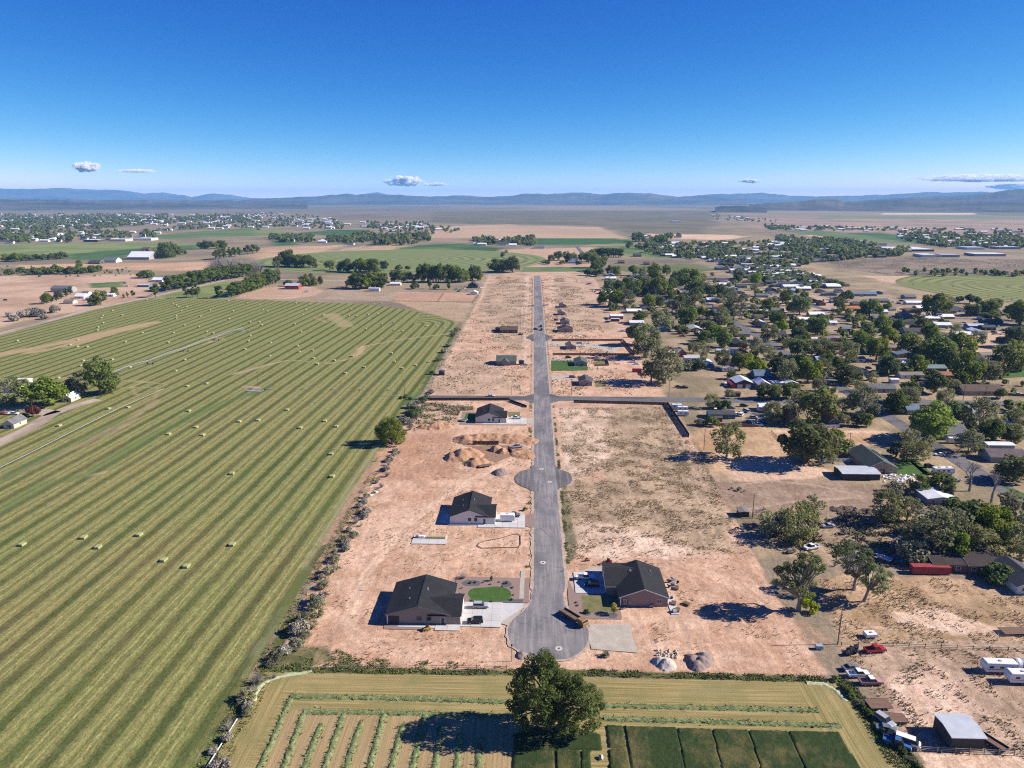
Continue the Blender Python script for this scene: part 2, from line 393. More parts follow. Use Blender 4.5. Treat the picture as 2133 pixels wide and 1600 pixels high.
# worn tracks: photo polyline, width in metres, colour, strength
TRACKS = [
    ([(755, 1230), (728, 1275), (728, 1312), (760, 1338), (840, 1346), (1045, 1342)], 1.3, (.35, .21, .13), .55),
    ([(745, 1225), (712, 1275), (712, 1320), (750, 1348), (840, 1357), (1050, 1352)], 1.3, (.36, .215, .135), .5),
    ([(765, 1235), (742, 1275), (742, 1308), (770, 1328), (850, 1335), (950, 1336)], 1.0, (.62, .44, .31), .5),
    ([(840, 1150), (800, 1180), (770, 1230)], 1.4, (.36, .215, .135), .5), ([(1105, 1180), (1010, 1188), (900, 1180), (820, 1195)], 1.4, (.36, .215, .13), .4),
    ([(870, 1100), (840, 1125), (850, 1150), (940, 1150), (1000, 1120)], 1.4, (.62, .45, .32), .5), ([(920, 1000), (880, 1040), (860, 1100)], 1.2, (.35, .205, .125), .5),
    ([(1250, 1165), (1400, 1175), (1500, 1215), (1590, 1290), (1640, 1390)], 1.2, (.36, .205, .135), .5), ([(1300, 1162), (1430, 1168), (1530, 1200), (1620, 1280), (1680, 1390)], 1.2, (.36, .205, .135), .5),
    ([(1400, 1160), (1520, 1178), (1600, 1225)], 1.3, (.35, .20, .13), .5), ([(1440, 1162), (1545, 1190), (1610, 1250), (1650, 1320)], 1.0, (.56, .38, .27), .5),
    ([(1240, 1372), (1340, 1352), (1450, 1345), (1560, 1330), (1690, 1345)], 1.2, (.56, .37, .26), .5), ([(1240, 1380), (1360, 1362), (1500, 1362), (1700, 1375)], 1.1, (.34, .20, .13), .5), ([(1230, 1390), (1400, 1394), (1690, 1402)], 1.1, (.34, .20, .13), .45),
    ([(1330, 1340), (1390, 1300), (1430, 1240)], 1.0, (.35, .205, .135), .45), ([(1335, 1350), (1420, 1310), (1460, 1250)], 1.0, (.56, .38, .265), .4), ([(1270, 1385), (1330, 1310), (1400, 1285), (1600, 1290)], 1.0, (.35, .205, .135), .4),
    ([(690, 1180), (660, 1260), (640, 1300)], 2.2, (.36, .21, .13), .5), ([(1100, 1000), (1060, 1020), (960, 1020), (880, 1060)], 1.2, (.60, .44, .31), .45), ([(1780, 1400), (1900, 1390), (2000, 1420), (2040, 1500), (2000, 1560)], 1.6, (.30, .20, .14), .5), ([(1800, 1385), (1920, 1372), (2030, 1400), (2075, 1500)], 1.4, (.30, .20, .14), .45), ([(1750, 1300), (1900, 1312), (2140, 1325)], 1.4, (.52, .37, .26), .5),
    ([(1330, 848), (1412, 1000), (1477, 1150)], 1.6, (.46, .335, .22), .5),
    ([(1348, 848), (1436, 1000), (1506, 1150)], 1.2, (.46, .335, .22), .5),
    ([(1365, 848), (1460, 1000), (1536, 1150)], 1.8, (.46, .335, .22), .5),
    ([(1379, 848), (1479, 1000), (1559, 1150)], 1.2, (.46, .335, .22), .5),
    ([(1305, 848), (1378, 1000), (1436, 1150)], 1.2, (.46, .335, .22), .5),
    ([(1281, 848), (1344, 1000), (1394, 1150)], 1.0, (.46, .335, .22), .5),
    ([(1253, 848), (1305, 1000), (1347, 1150)], 1.0, (.46, .335, .22), .5),
    ([(640, 1200), (690, 1120), (760, 990), (800, 930)], 5, (.40, .225, .135), .6),
    ([(1112, 930), (1060, 960), (1000, 990), (930, 1030), (840, 1100), (760, 1200), (720, 1290)], 3.5, (.58, .41, .28), .75),
    ([(720, 1290), (735, 1330), (800, 1350), (1000, 1352), (1058, 1335)], 4.0, (.55, .37, .25), .55),
    ([(800, 1100), (900, 1050), (960, 1040)], 3, (.55, .38, .26), .5),
    ([(1035, 760), (1060, 790), (1105, 815)], 1.6, (.62, .46, .33), .8),
    ([(1030, 760), (1010, 790), (1040, 812), (1080, 822)], 1.2, (.60, .44, .31), .7),
    ([(985, 655), (950, 720), (905, 800)], 2.2, (.56, .40, .27), .55),
    ([(1020, 575), (985, 660)], 3, (.55, .39, .26), .6),
    ([(1100, 575), (1096, 660), (1092, 760)], 6, (.60, .45, .32), .6),
    ([(1150, 580), (1150, 640)], 6, (.60, .45, .32), .5),
    ([(1620, 898), (1700, 896), (1850, 900)], 3.0, (.60, .44, .31), .8),
    ([(1540, 1010), (1600, 1000), (1700, 1010), (1800, 1035), (1650, 1045), (1560, 1060)], 2, (.42, .31, .22), .6),
    ([(2133, 1340), (1900, 1340), (1780, 1345)], 4, (.42, .30, .205), .7),
    ([(1330, 1160), (1450, 1200), (1560, 1260), (1700, 1330)], 8, (.40, .235, .15), .5),
    ([(1240, 1375), (1400, 1385), (1690, 1395)], 6, (.46, .28, .18), .6),
]
def ground_colour(x, y):
    c = np.empty(x.shape + (4,))
    f = fbm(x / 400, y / 1500, 3, 4)
    base0, base1 = np.array(SAGE[0]), np.array(SAGE[1])
    c[..., :3] = base0 + (base1 - base0) * smooth(.3, .7, f)[..., None]
    band = smooth(.52, .62, fbm(x / 2500 + 5, y / 5000, 31, 3))
    c[..., :3] = c[..., :3] * (1 - band[..., None] * .5) + np.array((.30, .225, .15)) * band[..., None] * .5
    c[..., 3] = .25
    for k, (pts, fe, (a, b), ms, sp) in enumerate(REGIONS):
        P = GP([(px, max(py, HZ + 14)) for px, py in pts])
        xs = [p[0] for p in P]; ys = [p[1] for p in P]
        m = fe * 3 + 4
        sel = (x > min(xs) - m) & (x < max(xs) + m) & (y > min(ys) - m) & (y < max(ys) + m)
        if not sel.any(): continue
        X, Y = x[sel], y[sel]
        sd = poly_sd(X, Y, P) + fe * 2.2 * (fbm(X / (fe * 4 + 2), Y / (fe * 4 + 2), k + 50, 3) - .5)
        w = smooth(-fe * .5, fe * .5, sd)[:, None]
        mm = smooth(.28, .72, fbm(X / ms, Y / ms, k + 7, 5))[:, None]
        new = np.array(a) + (np.array(b) - np.array(a)) * mm
        new = np.concatenate([new, np.full((len(X), 1), sp)], 1)
        c[sel] = c[sel] * (1 - w) + new * w
    for k, (pts, wd, tc, st) in enumerate(TRACKS):
        P = np.array(GP(pts))
        sel = (x > P[:, 0].min() - wd * 2) & (x < P[:, 0].max() + wd * 2) & (y > P[:, 1].min() - wd * 2) & (y < P[:, 1].max() + wd * 2)
        if not sel.any(): continue
        X, Y = x[sel], y[sel]; d = np.full(X.shape, 1e9)
        for (ax, ay), (bx, by) in zip(P[:-1], P[1:]):
            ex, ey = bx - ax, by - ay
            t = np.clip(((X - ax) * ex + (Y - ay) * ey) / (ex * ex + ey * ey), 0, 1)
            d = np.minimum(d, np.hypot(X - ax - t * ex, Y - ay - t * ey))
        d = d + wd * .5 * (fbm(X / 4, Y / 4, 91 + k, 3) - .5)
        w = (smooth(wd * .62, wd * .3, d) * st * (.6 + .4 * smooth(wd * .02, wd * .2, d)))[:, None]
        c[sel, :3] = c[sel, :3] * (1 - w) + np.array(tc) * w
        c[sel, 3] *= 1 - .7 * w[:, 0]
    return c

def ground_grid(x0, x1, y0, y1, st):
    nx, ny = max(2, int(round((x1 - x0) / st)) + 1), max(2, int(round((y1 - y0) / st)) + 1)
    X, Y = np.meshgrid(np.linspace(x0, x1, nx), np.linspace(y0, y1, ny))
    i = np.arange(nx * ny).reshape(ny, nx)
    q = np.stack([i[:-1, :-1], i[:-1, 1:], i[1:, 1:], i[1:, :-1]], -1).reshape(-1, 4)
    return X.ravel(), Y.ravel(), q
NX0, NX1, NY0, NY1 = -150.0, 165.0, 95.0, 350.0
MX, MY = 1000.0, 1320.0
gx, gy, gq, off = [], [], [], 0
for a in [(NX0, NX1, NY0, NY1, .5), (-MX, NX0, NY0, NY1, 4), (NX1, MX, NY0, NY1, 3), (-MX, MX, NY1, MY, 3.4),
          (-5600, 5600, MY, 6500, 26), (-5600, -MX, NY0, MY, 40), (MX, 5600, NY0, MY, 40), (-32000, 32000, 6500, 37000, 600), (-32000, -5600, NY0, 6500, 600), (5600, 32000, NY0, 6500, 600), (-32000, 32000, -3000, NY0, 700)]:
    X, Y, q = ground_grid(*a); gx.append(X); gy.append(Y); gq.append(q + off); off += len(X)
gx = np.concatenate(gx); gy = np.concatenate(gy); gq = np.concatenate(gq)
gcol = ground_colour(gx, gy)
nearm = (smooth(NX0, NX0 + 12, gx) * smooth(NX1, NX1 - 12, gx) * smooth(NY0, NY0 + 8, gy) * smooth(NY1, NY1 - 12, gy))
gz = -(.16 * fbm(gx / 1.9, gy / 1.9, 11, 3) + .14 * fbm(gx / 7, gy / 7, 12, 2)) * nearm
n = NT('ground', .95, .15)
alb = n.n.new('ShaderNodeAttribute'); alb.attribute_name = 'alb'
A, SPK = alb.outputs['Color'], alb.outputs['Alpha']
fine = n.noise(2.6, 5, .72)
mid_ = n.noise(.55, 5, .68, dist=.6)
big = n.noise(.06, 4, .6)
streak = n.noise(.5, 4, .65, n.map(n.pos(), (1, .16, 1), (0, 0, .5)))
v = n.math('MULTIPLY', n.ramp(fine, .3, .72, .66, 1.34), n.ramp(mid_, .3, .72, .76, 1.24))
v = n.math('MULTIPLY', v, n.ramp(big, .3, .7, .9, 1.1))
v = n.math('MULTIPLY', v, n.ramp(streak, .35, .68, .86, 1.14))
base = n.scale(A, v)
weed = n.math('MULTIPLY', n.ramp(n.noise(.9, 6, .78, dist=.4), .53, .62), n.ramp(n.noise(.11, 4, .6), .38, .62, .25, 1))
weed = n.math('MULTIPLY', weed, n.math('MULTIPLY', SPK, 1.25))
pale = n.math('MULTIPLY', n.ramp(n.noise(1.3, 5, .75, n.map(n.pos(), (1, 1, 1), (0, 0, 1.1))), .58, .66), n.math('MULTIPLY', SPK, .75))
base = n.mix(pale, base, n.scale(base, 1.45))
base = n.mix(weed, base, n.mix(n.ramp(n.noise(.3, 2), .4, .6), (.085, .072, .038), (.16, .112, .062)))
n.col(base)
n.bump(n.math('ADD', n.math('MULTIPLY', fine, .5), mid_), .55, .35)
ground = struct('ground', mesh_np('ground', np.stack([gx, gy, gz], 1), gq, n.m, gcol))

# ---------------------------------------------------------------- the big mown hay field (rows follow attribute u)
HAY = [(-6, 700), (90, 671), (200, 645), (290, 622), (420, 624), (560, 626), (760, 633), (850, 645), (910, 657), (950, 670), (957, 684), (930, 728), (884, 812),
       (850, 856), (800, 935), (752, 1000), (700, 1090), (650, 1190), (600, 1285), (520, 1420), (424, 1600), (330, 1800)]
HAYW = GP(HAY) + [(-140, 60), (-420, 60), (-620, 500)]
hx = np.array([p[0] for p in HAYW]); hy = np.array([p[1] for p in HAYW])
ROWX = .03
def hay_u(x, y):
    u = x - ROWX * (y - 400) + 1.5 * (fbm(x / 60, y / 90, 77, 2) - .5)
    cx, cy, r = -118.0, 690.0, 46.0
    corner = (x > cx) & (y > cy)
    d = np.hypot(x - cx, y - cy)
    return np.where(corner, cx - ROWX * (y - 400) * 0 + d - ROWX * 290, u)
X, Y, q = ground_grid(-620, -60, 60, 900, 2.6)
sd = poly_sd(X, Y, HAYW) + 2.4 * (fbm(X / 9, Y / 9, 5, 3) - .5)
keep = (sd[q] > -1.0).all(1)
V = np.stack([X, Y, np.full_like(X, .012)], 1)
m = NT('mown_hay', .95, .12)
U = m.attr('u'); P3 = m.sep(m.pos())
warp = m.math('MULTIPLY', m.math('SUBTRACT', m.noise(.12, 3), .5), 1.6)
fine_w = m.math('MULTIPLY', m.math('SUBTRACT', m.noise(1.3, 3, .6), .5), 1.3)
uu = m.math('ADD', U, m.math('ADD', warp, fine_w))
def saw(period, shift=0.0, src=None):
    return m.math('FRACT', m.math('DIVIDE', m.math('ADD', src if src is not None else uu, 4000 + shift), period))
ph = saw(9.6)
def band(phs, c, w, s=.06):          # soft band centred at c of half width w
    d = m.math('ABSOLUTE', m.math('SUBTRACT', phs, c))
    return m.ramp(d, w - s, w + s, 1, 0)
rowid = m.math('FLOOR', m.math('DIVIDE', m.math('ADD', uu, 4000), 9.6))
comb = m.n.new('ShaderNodeCombineXYZ'); m.lk(m.math('MULTIPLY', rowid, 3.7), comb.inputs[0]); m.lk(m.math('MULTIPLY', P3[1], .006), comb.inputs[1])
rowv = m.noise(1.0, 2, .5, comb.outputs[0])
dark = m.math('MULTIPLY', band(ph, .5, .155, .06), m.ramp(rowv, .3, .62, .72, 1.0))
thin = m.math('MAXIMUM', band(saw(1.25), .5, .16, .14), 0.0)
lines = m.math('MAXIMUM', band(ph, .86, .022, .02), band(ph, .14, .022, .02))
patch = m.ramp(m.noise(.022, 4, .6, m.map(m.pos(), (1, .45, 1))), .36, .66)
green = m.ramp(m.noise(.012, 3, .55, m.map(m.pos(), (1.4, .7, 1), (0, 0, .3))), .40, .62)
darkc_ = (.085, .092, .028)
light = m.mix(patch, (.245, .208, .076), (.205, .200, .062))
green = m.math('MAXIMUM', green, m.ramp(P3[1], 260, 520, 0, .9))
light = m.mix(m.math('MULTIPLY', green, .6), light, (.175, .195, .055))
light = m.mix(m.math('MULTIPLY', thin, .50), light, m.scale(light, .55))
midl = m.math('MAXIMUM', band(ph, .0, .035, .03), band(ph, 1.0, .035, .03))
light = m.mix(m.math('MULTIPLY', midl, m.ramp(m.noise(.03, 2), .4, .6, .2, .75)), light, darkc_)

light = m.mix(m.math('MULTIPLY', lines, .55), light, (.37, .31, .15))
brownish = m.mix(m.ramp(m.noise(.03, 3), .4, .62), (.058, .072, .018), (.098, .078, .034))
darkc = m.mix(m.math('MULTIPLY', green, .7), brownish, (.042, .072, .016))
hcol = m.mix(m.math('MULTIPLY', dark, .88), light, darkc)
chaff = m.math('MULTIPLY', m.ramp(m.noise(2.3, 5, .8), .63, .7), m.ramp(m.noise(.05, 3), .42, .62, .1, 1))
hcol = m.mix(m.math('MULTIPLY', chaff, .8), hcol, (.50, .37, .22))
hcol = m.scale(hcol, m.ramp(m.noise(1.0, 5, .8, m.map(m.pos(), (1.6, .35, 1))), .32, .68, .66, 1.34))
hcol = m.scale(hcol, m.math('MULTIPLY', m.ramp(m.noise(1.4, 5, .8), .32, .70, .62, 1.40), m.ramp(m.noise(.25, 4, .6), .3, .7, .88, 1.12)))
BA = m.n.new('ShaderNodeAttribute'); BA.attribute_name = 'alb'
hcol = m.mix(BA.outputs['Alpha'], hcol, m.scale(BA.outputs['Color'], m.ramp(m.noise(1.1, 4, .7), .3, .7, .8, 1.2)))
m.col(hcol); m.bump(m.noise(2.0, 4, .7), .6, .3)
# bare and lush patches inside the field: polyline or blob, half width, colour, strength
c4 = np.zeros((len(X), 4))
for pts, wd, cc, st in [
    ([(-10, 740), (60, 728), (140, 712), (230, 690), (320, 672)], 8, (.36, .25, .14), .85), ([(60, 735), (150, 718), (250, 690), (300, 680)], 6, (.38, .26, .15), .7),
    ([(480, 780), (560, 760), (600, 750), (690, 757), (745, 743), (755, 722), (830, 708), (935, 695)], 1.8, (.36, .27, .14), .8), ([(500, 778), (560, 758)], 3.5, (.34, .25, .14), .6), ([(742, 740), (756, 722)], 4.0, (.38, .27, .15), .8),
    ([(690, 655), (720, 680)], 9, (.30, .24, .12), .75), ([(655, 660), (680, 672)], 3, (.31, .25, .12), .5),
    ([(510, 805), (545, 808)], 3, (.42, .29, .18), .8), ([(520, 822), (560, 812)], 2.4, (.05, .10, .03), .6),
    ([(180, 992), (212, 985)], 2.0, (.46, .30, .19), .8), ([(0, 998), (120, 950), (260, 885)], 3.0, (.27, .20, .12), .55), ([(255, 890), (325, 835)], 3.2, (.31, .24, .13), .5),
    ([(345, 800), (300, 795), (275, 806), (285, 826)], 1.5, (.40, .31, .15), .6), ([(250, 806), (330, 808), (325, 828)], 1.5, (.40, .31, .15), .5),
    ([(0, 1065), (90, 1010), (180, 990), (330, 900), (440, 850), (560, 806)], 5, (.075, .125, .034), .5), ([(0, 1000), (120, 940), (260, 870)], 4, (.06, .11, .03), .45),
    ([(955, 690), (930, 735), (884, 812), (850, 840)], 3.6, (.055, .115, .028), .85), ([(440, 700), (470, 706), (430, 715)], 2, (.33, .25, .12), .6), ([(490, 690), (515, 690)], 4, (.07, .11, .03), .7),
    ([(425, 700), (440, 712), (410, 722)], 1.2, (.42, .33, .17), .6), ([(820, 880), (740, 1000), (660, 1140), (600, 1250), (500, 1440), (420, 1590)], 2.2, (.26, .24, .15), .4),
    ([(640, 1190), (580, 1310), (500, 1450), (425, 1600)], 2.5, (.10, .12, .03), .7),
    ([(700, 822), (800, 824), (840, 826)], .6, (.34, .28, .15), .5), ([(0, 790), (180, 788), (290, 795)], 3, (.33, .26, .13), .5)]:
    P = np.array(GP(pts)); d = np.full(X.shape, 1e9)
    for (ax, ay), (bx, by) in zip(P[:-1], P[1:]):
        ex, ey = bx - ax, by - ay
        t = np.clip(((X - ax) * ex + (Y - ay) * ey) / (ex * ex + ey * ey), 0, 1)
        d = np.minimum(d, np.hypot(X - ax - t * ex, Y - ay - t * ey))
    d = d + wd * 1.1 * (fbm(X / (wd * 2), Y / (wd * 2), 19, 3) - .5)
    w = smooth(wd * 1.15, wd * .6, d) * st
    c4[:, :3] = c4[:, :3] * (1 - w[:, None]) + np.array(cc) * w[:, None]
    c4[:, 3] = c4[:, 3] * (1 - w) + w
    c4[:, :3] = np.where((c4[:, 3:] > 0) & (w[:, None] > 0), np.array(cc) * (w[:, None] / np.maximum(c4[:, 3:], 1e-6)) + c4[:, :3] * (1 - w[:, None] / np.maximum(c4[:, 3:], 1e-6)), c4[:, :3])
hm = mesh_np('hay_field', V, q[keep], m.m, c4)
at = hm.attributes.new('u', 'FLOAT', 'POINT'); uq_ = np.unique(q[keep]); at.data.foreach_set('value', hay_u(X[uq_], Y[uq_]).astype(np.float32))
struct('hay_field', hm)

# ---------------------------------------------------------------- round fields under centre pivots, farther off
def round_field(name, c, r, period, zc, mat_cols, wedge=None):
    k = NT(name, .95, .12)
    S = k.sep(k.pos())
    dx, dy = k.math('SUBTRACT', S[0], c[0]), k.math('SUBTRACT', S[1], c[1])
    rr = k.math('SQRT', k.math('ADD', k.math('MULTIPLY', dx, dx), k.math('MULTIPLY', dy, dy)))
    rr = k.math('ADD', rr, k.math('MULTIPLY', k.noise(.04, 2), 5))
    f = k.math('FRACT', k.math('DIVIDE', rr, period))
    s_ = k.ramp(k.math('ABSOLUTE', k.math('SUBTRACT', f, .5)), .12, .3)
    cc = k.mix(s_, mat_cols[0], mat_cols[1])
    cc = k.mix(k.ramp(k.noise(.012, 3), .35, .65), cc, mat_cols[2])
    k.col(k.scale(cc, k.ramp(k.noise(.5, 4, .7), .3, .7, .8, 1.2)))
    pts = [(c[0] + r * math.cos(t * math.pi / 48), c[1] + r * math.sin(t * math.pi / 48)) for t in range(96)]
    if wedge: pts = [p for p in pts if wedge(*p)]
    return flat(name, pts, k.m, zc)
a = G(652, 541); b = G(1026, 541); cpv = ((a[0] + b[0]) / 2, (a[1] + b[1]) / 2 + 8)
round_field('round_field', cpv, 290, 22, .05, ((.085, .115, .036), (.21, .215, .092), (.15, .18, .062)))
cpv2 = (G(2160, 600)[0] + 20, G(2160, 600)[1] - 10)
rp2 = abs(cpv2[0] - G(1882, 597)[0])
round_field('round_field', cpv2, rp2, 17, .05, ((.075, .095, .028), (.235, .225, .085), (.15, .165, .052)))

# ---------------------------------------------------------------- the lower hay field: mown ground under the windrows
n = NT('mown_stubble', .95, .1)
Q = n.sep(n.pos())
hl = n.noise(1.0, 4, .65, n.map(n.pos(), (.03, 1.7, 1)))
vl = n.noise(1.0, 4, .65, n.map(n.pos(), (1.9, .03, 1)))
inner = n.math('MULTIPLY', n.ramp(n.math('ADD', Q[1], n.math('MULTIPLY', n.noise(.3, 2), 1.2)), 145.9, 144.9), n.math('MULTIPLY', n.ramp(Q[0], -60.5, -58.5), n.ramp(Q[0], -2, -4)))
side = n.math('MAXIMUM', inner, n.math('MAXIMUM', n.ramp(Q[0], -61, -63), n.ramp(Q[0], 66, 69)))
lines = n.mix(side, n.grey(hl), n.grey(vl))
c = n.mix(n.ramp(lines, .36, .64), (.185, .150, .052), (.345, .268, .118))
c = n.mix(n.math('MULTIPLY', n.ramp(n.noise(.12, 4), .48, .62), .45), c, (.17, .165, .062))
c = n.mix(n.math('MULTIPLY', inner, .8), c, n.mix(n.ramp(vl, .38, .62), (.275, .190, .092), (.38, .275, .145)))
n.col(n.scale(c, n.ramp(n.noise(3.5, 4, .8), .3, .72, .68, 1.34))); n.bump(n.noise(4, 4, .75), .7, .15)
flat('lower_field', GP([(552, 1400), (1080, 1409), (1680, 1420), (1735, 1424), (1765, 1440), (1935, 1660), (412, 1660), (440, 1600), (480, 1520)]), n.m, .012)

# ================================================================ MOUNTAINS, CLOUDS, AIR
n = NT('mountain_rock', .95, .1)
f = n.noise(.0009, 6, .65); g_ = n.noise(.004, 5, .6)
c = n.mix(n.ramp(f, .38, .62), (.045, .047, .040), (.115, .098, .078))
n.col(n.scale(c, n.ramp(g_, .3, .7, .75, 1.25)))
M_ROCK = n.m
def ridge(name, sil, dist, depth, base_py=None, rough=.16, seed=1):
    """a mountain range: crest heights read off the skyline, spurs and gullies down both flanks"""
    px = np.array([p[0] for p in sil], float); py = np.array([p[1] for p in sil], float)
    cols = np.arange(px[0], px[-1] + .1, 3.0)
    crest = np.interp(cols, px, py) + 2.6 * (fbm(cols / 16, cols * 0, seed, 5) - .5)
    rows = 16; V = []; top = []
    for cx_, cy_ in zip(cols, crest):
        d = FW * F + RT * (cx_ - CX) - UP * (cy_ - CY)
        hd = math.hypot(d[0], d[1]); ux, uy = d[0] / hd, d[1] / hd
        zt = max(H + d[2] / hd * dist, 4)
        for k in range(rows + 1):
            t = k / rows * 2 - 1                       # -1 front foot, 0 crest, 1 back foot
            r = dist + t * depth
            V.append((ux * r, uy * r, zt * max(0.0, 1 - abs(t)) ** 1.25, zt, t))
    V = np.array(V)
    sp = fbm(V[:, 0] / (depth * .16), V[:, 1] / (depth * .35), seed + 3, 5) - .5
    z = V[:, 2] + V[:, 3] * rough * 3.2 * sp * (1 - np.abs(V[:, 4])) * np.clip(np.abs(V[:, 4]) * 4, 0, 1)
    z = np.where(np.abs(V[:, 4]) > .99, -20, z)
    nc = len(cols); i = np.arange(nc * (rows + 1)).reshape(nc, rows + 1)
    q = np.stack([i[:-1, :-1], i[1:, :-1], i[1:, 1:], i[:-1, 1:]], -1).reshape(-1, 4)
    m = mesh_np(name, np.stack([V[:, 0], V[:, 1], z], 1), q, M_ROCK)
    m.polygons.foreach_set('use_smooth', [True] * len(m.polygons))
    return struct(name, m)
ridge('mountains', [(-300, 396), (-60, 395), (0, 393), (60, 394), (130, 391), (200, 396), (240, 395.5), (300, 403), (345, 401), (400, 410), (440, 402.5), (480, 406), (530, 413), (700, 412), (760, 404), (785, 400), (812, 406), (860, 412), (1000, 412)], 26000, 4000, seed=2)
ridge('mountains', [(500, 417), (560, 414), (610, 411), (660, 409), (700, 405.5), (722, 403), (745, 406.5), (770, 404.5), (830, 406), (900, 409.5), (960, 407), (1010, 410), (1060, 408), (1100, 403), (1140, 405), (1190, 401), (1225, 402.5), (1260, 405), (1290, 401.5), (1350, 402.5), (1410, 409.5), (1470, 408), (1500, 412), (1560, 414)], 17000, 3500, seed=5)
ridge('mountains', [(1380, 413), (1440, 408), (1470, 405), (1520, 404), (1590, 402), (1640, 407), (1700, 409), (1780, 407.5), (1850, 405), (1930, 400), (1980, 401), (2045, 399), (2100, 404), (2400, 398)], 23000, 4000, seed=8)
ridge('mountains', [(1760, 420), (1830, 416), (1900, 411), (1960, 408), (2010, 407), (2060, 402), (2110, 394), (2150, 392), (2300, 396), (2500, 404)], 12500, 2600, seed=9)
ridge('hills', [(1560, 425), (1640, 421), (1700, 416), (1745, 415), (1760, 419), (1800, 421), (1850, 417), (1880, 414.5), (1900, 417), (1990, 420), (2080, 421), (2300, 418)], 8800, 1200, seed=11)
ridge('hills', [(-200, 415), (0, 415), (150, 416), (300, 417), (450, 417.5), (560, 419), (640, 420.5)], 10500, 1800, rough=.03, seed=12)
ridge('hills', [(1490, 431), (1512, 429.3), (1552, 429.2), (1575, 432), (1600, 433)], 7000, 450, rough=.05, seed=13)

def cloud(label, c, w, h, seed, dens):
    d = FW * F + RT * (c[0] - CX) - UP * (c[1] - CY)
    k = 48000 / math.hypot(d[0], d[1])
    x, y, z = d[0] * k, d[1] * k, H + d[2] * k
    pw, phh = w * 48000 / F / 2, h * 48000 / F / 2
    m = bpy.data.materials.new('cloud_vapour'); m.use_nodes = True
    t = m.node_tree; t.nodes.clear()
    o = t.nodes.new('ShaderNodeOutputMaterial'); v = t.nodes.new('ShaderNodeVolumePrincipled')
    tc = t.nodes.new('ShaderNodeTexCoord')
    mp = t.nodes.new('ShaderNodeMapping'); mp.inputs['Location'].default_value = (seed * 3.1, seed, 0)
    mp.inputs['Scale'].default_value = (max(1.0, w / h * .55), 1, 1)
    nz = t.nodes.new('ShaderNodeTexNoise'); nz.inputs['Scale'].default_value = 1.5; nz.inputs['Detail'].default_value = 6; nz.inputs['Roughness'].default_value = .6
    t.links.new(tc.outputs['Object'], mp.inputs[0]); t.links.new(mp.outputs[0], nz.inputs['Vector'])
    sx = t.nodes.new('ShaderNodeSeparateXYZ'); t.links.new(tc.outputs['Object'], sx.inputs[0])
    ln = t.nodes.new('ShaderNodeVectorMath'); ln.operation = 'LENGTH'; t.links.new(tc.outputs['Object'], ln.inputs[0])
    def mt(op, a, b):
        q = t.nodes.new('ShaderNodeMath'); q.operation = op
        for i, u in enumerate((a, b)):
            if hasattr(u, 'is_output'): t.links.new(u, q.inputs[i])
            else: q.inputs[i].default_value = u
        return q.outputs[0]
    fall = mt('SUBTRACT', nz.outputs[0], mt('MULTIPLY', ln.outputs['Value'], .42))
    fl = t.nodes.new('ShaderNodeMapRange'); t.links.new(fall, fl.inputs[0])
    fl.inputs[1].default_value = .16; fl.inputs[2].default_value = .34; fl.inputs[3].default_value = 0; fl.inputs[4].default_value = dens / phh
    t.links.new(fl.outputs[0], v.inputs['Density']); v.inputs['Color'].default_value = (1, 1, 1, 1)
    v.inputs['Anisotropy'].default_value = 0.0
    t.links.new(v.outputs[0], o.inputs['Volume'])
    bm = bmesh.new(); bmesh.ops.create_icosphere(bm, subdivisions=3, radius=1.0)
    me = bpy.data.meshes.new('cloud'); bm.to_mesh(me); bm.free(); me.materials.append(m)
    e = thing('cloud', label, 'cloud', (x, y, z), YAW, 'small fair weather clouds over the mountains', (pw, pw * .6, phh), me)
cloud('small white puffy cloud above the left mountains', (180, 348), 54, 20, 1, 9)
cloud('thin grey wisp trailing right of the left puffy cloud', (285, 356), 80, 7, 2, 1.2)
cloud('white puffy cloud over the middle of the horizon', (842, 378), 86, 24, 3, 9)
cloud('thin wisp of cloud beside the middle white cloud', (908, 384), 60, 8, 4, 2.0)
cloud('tiny white cloud above the plain right of the road', (1563, 377), 46, 9, 5, 5)
cloud('long low white cloud bank over the dark right mountain', (2050, 371), 240, 14, 6, 5)
cloud('second low cloud bank at the right edge of the sky', (2110, 389), 90, 10, 7, 4)

bm = bmesh.new(); bmesh.ops.create_cube(bm, size=1.0)
me = bpy.data.meshes.new('haze'); bm.to_mesh(me); bm.free()
hz = bpy.data.materials.new('thin_air'); hz.use_nodes = True
hz.node_tree.nodes.clear()
o = hz.node_tree.nodes.new('ShaderNodeOutputMaterial'); v = hz.node_tree.nodes.new('ShaderNodeVolumePrincipled')
v.inputs['Color'].default_value = (.22, .54, 1.0, 1)
v.inputs['Density'].default_value = 3.7e-5
hz.node_tree.links.new(v.outputs[0], o.inputs['Volume'])
me.materials.append(hz)
haze = struct('haze', me, 'stuff')
haze.scale = (66000, 42000, 560); haze.location = (0, 16500, 258)

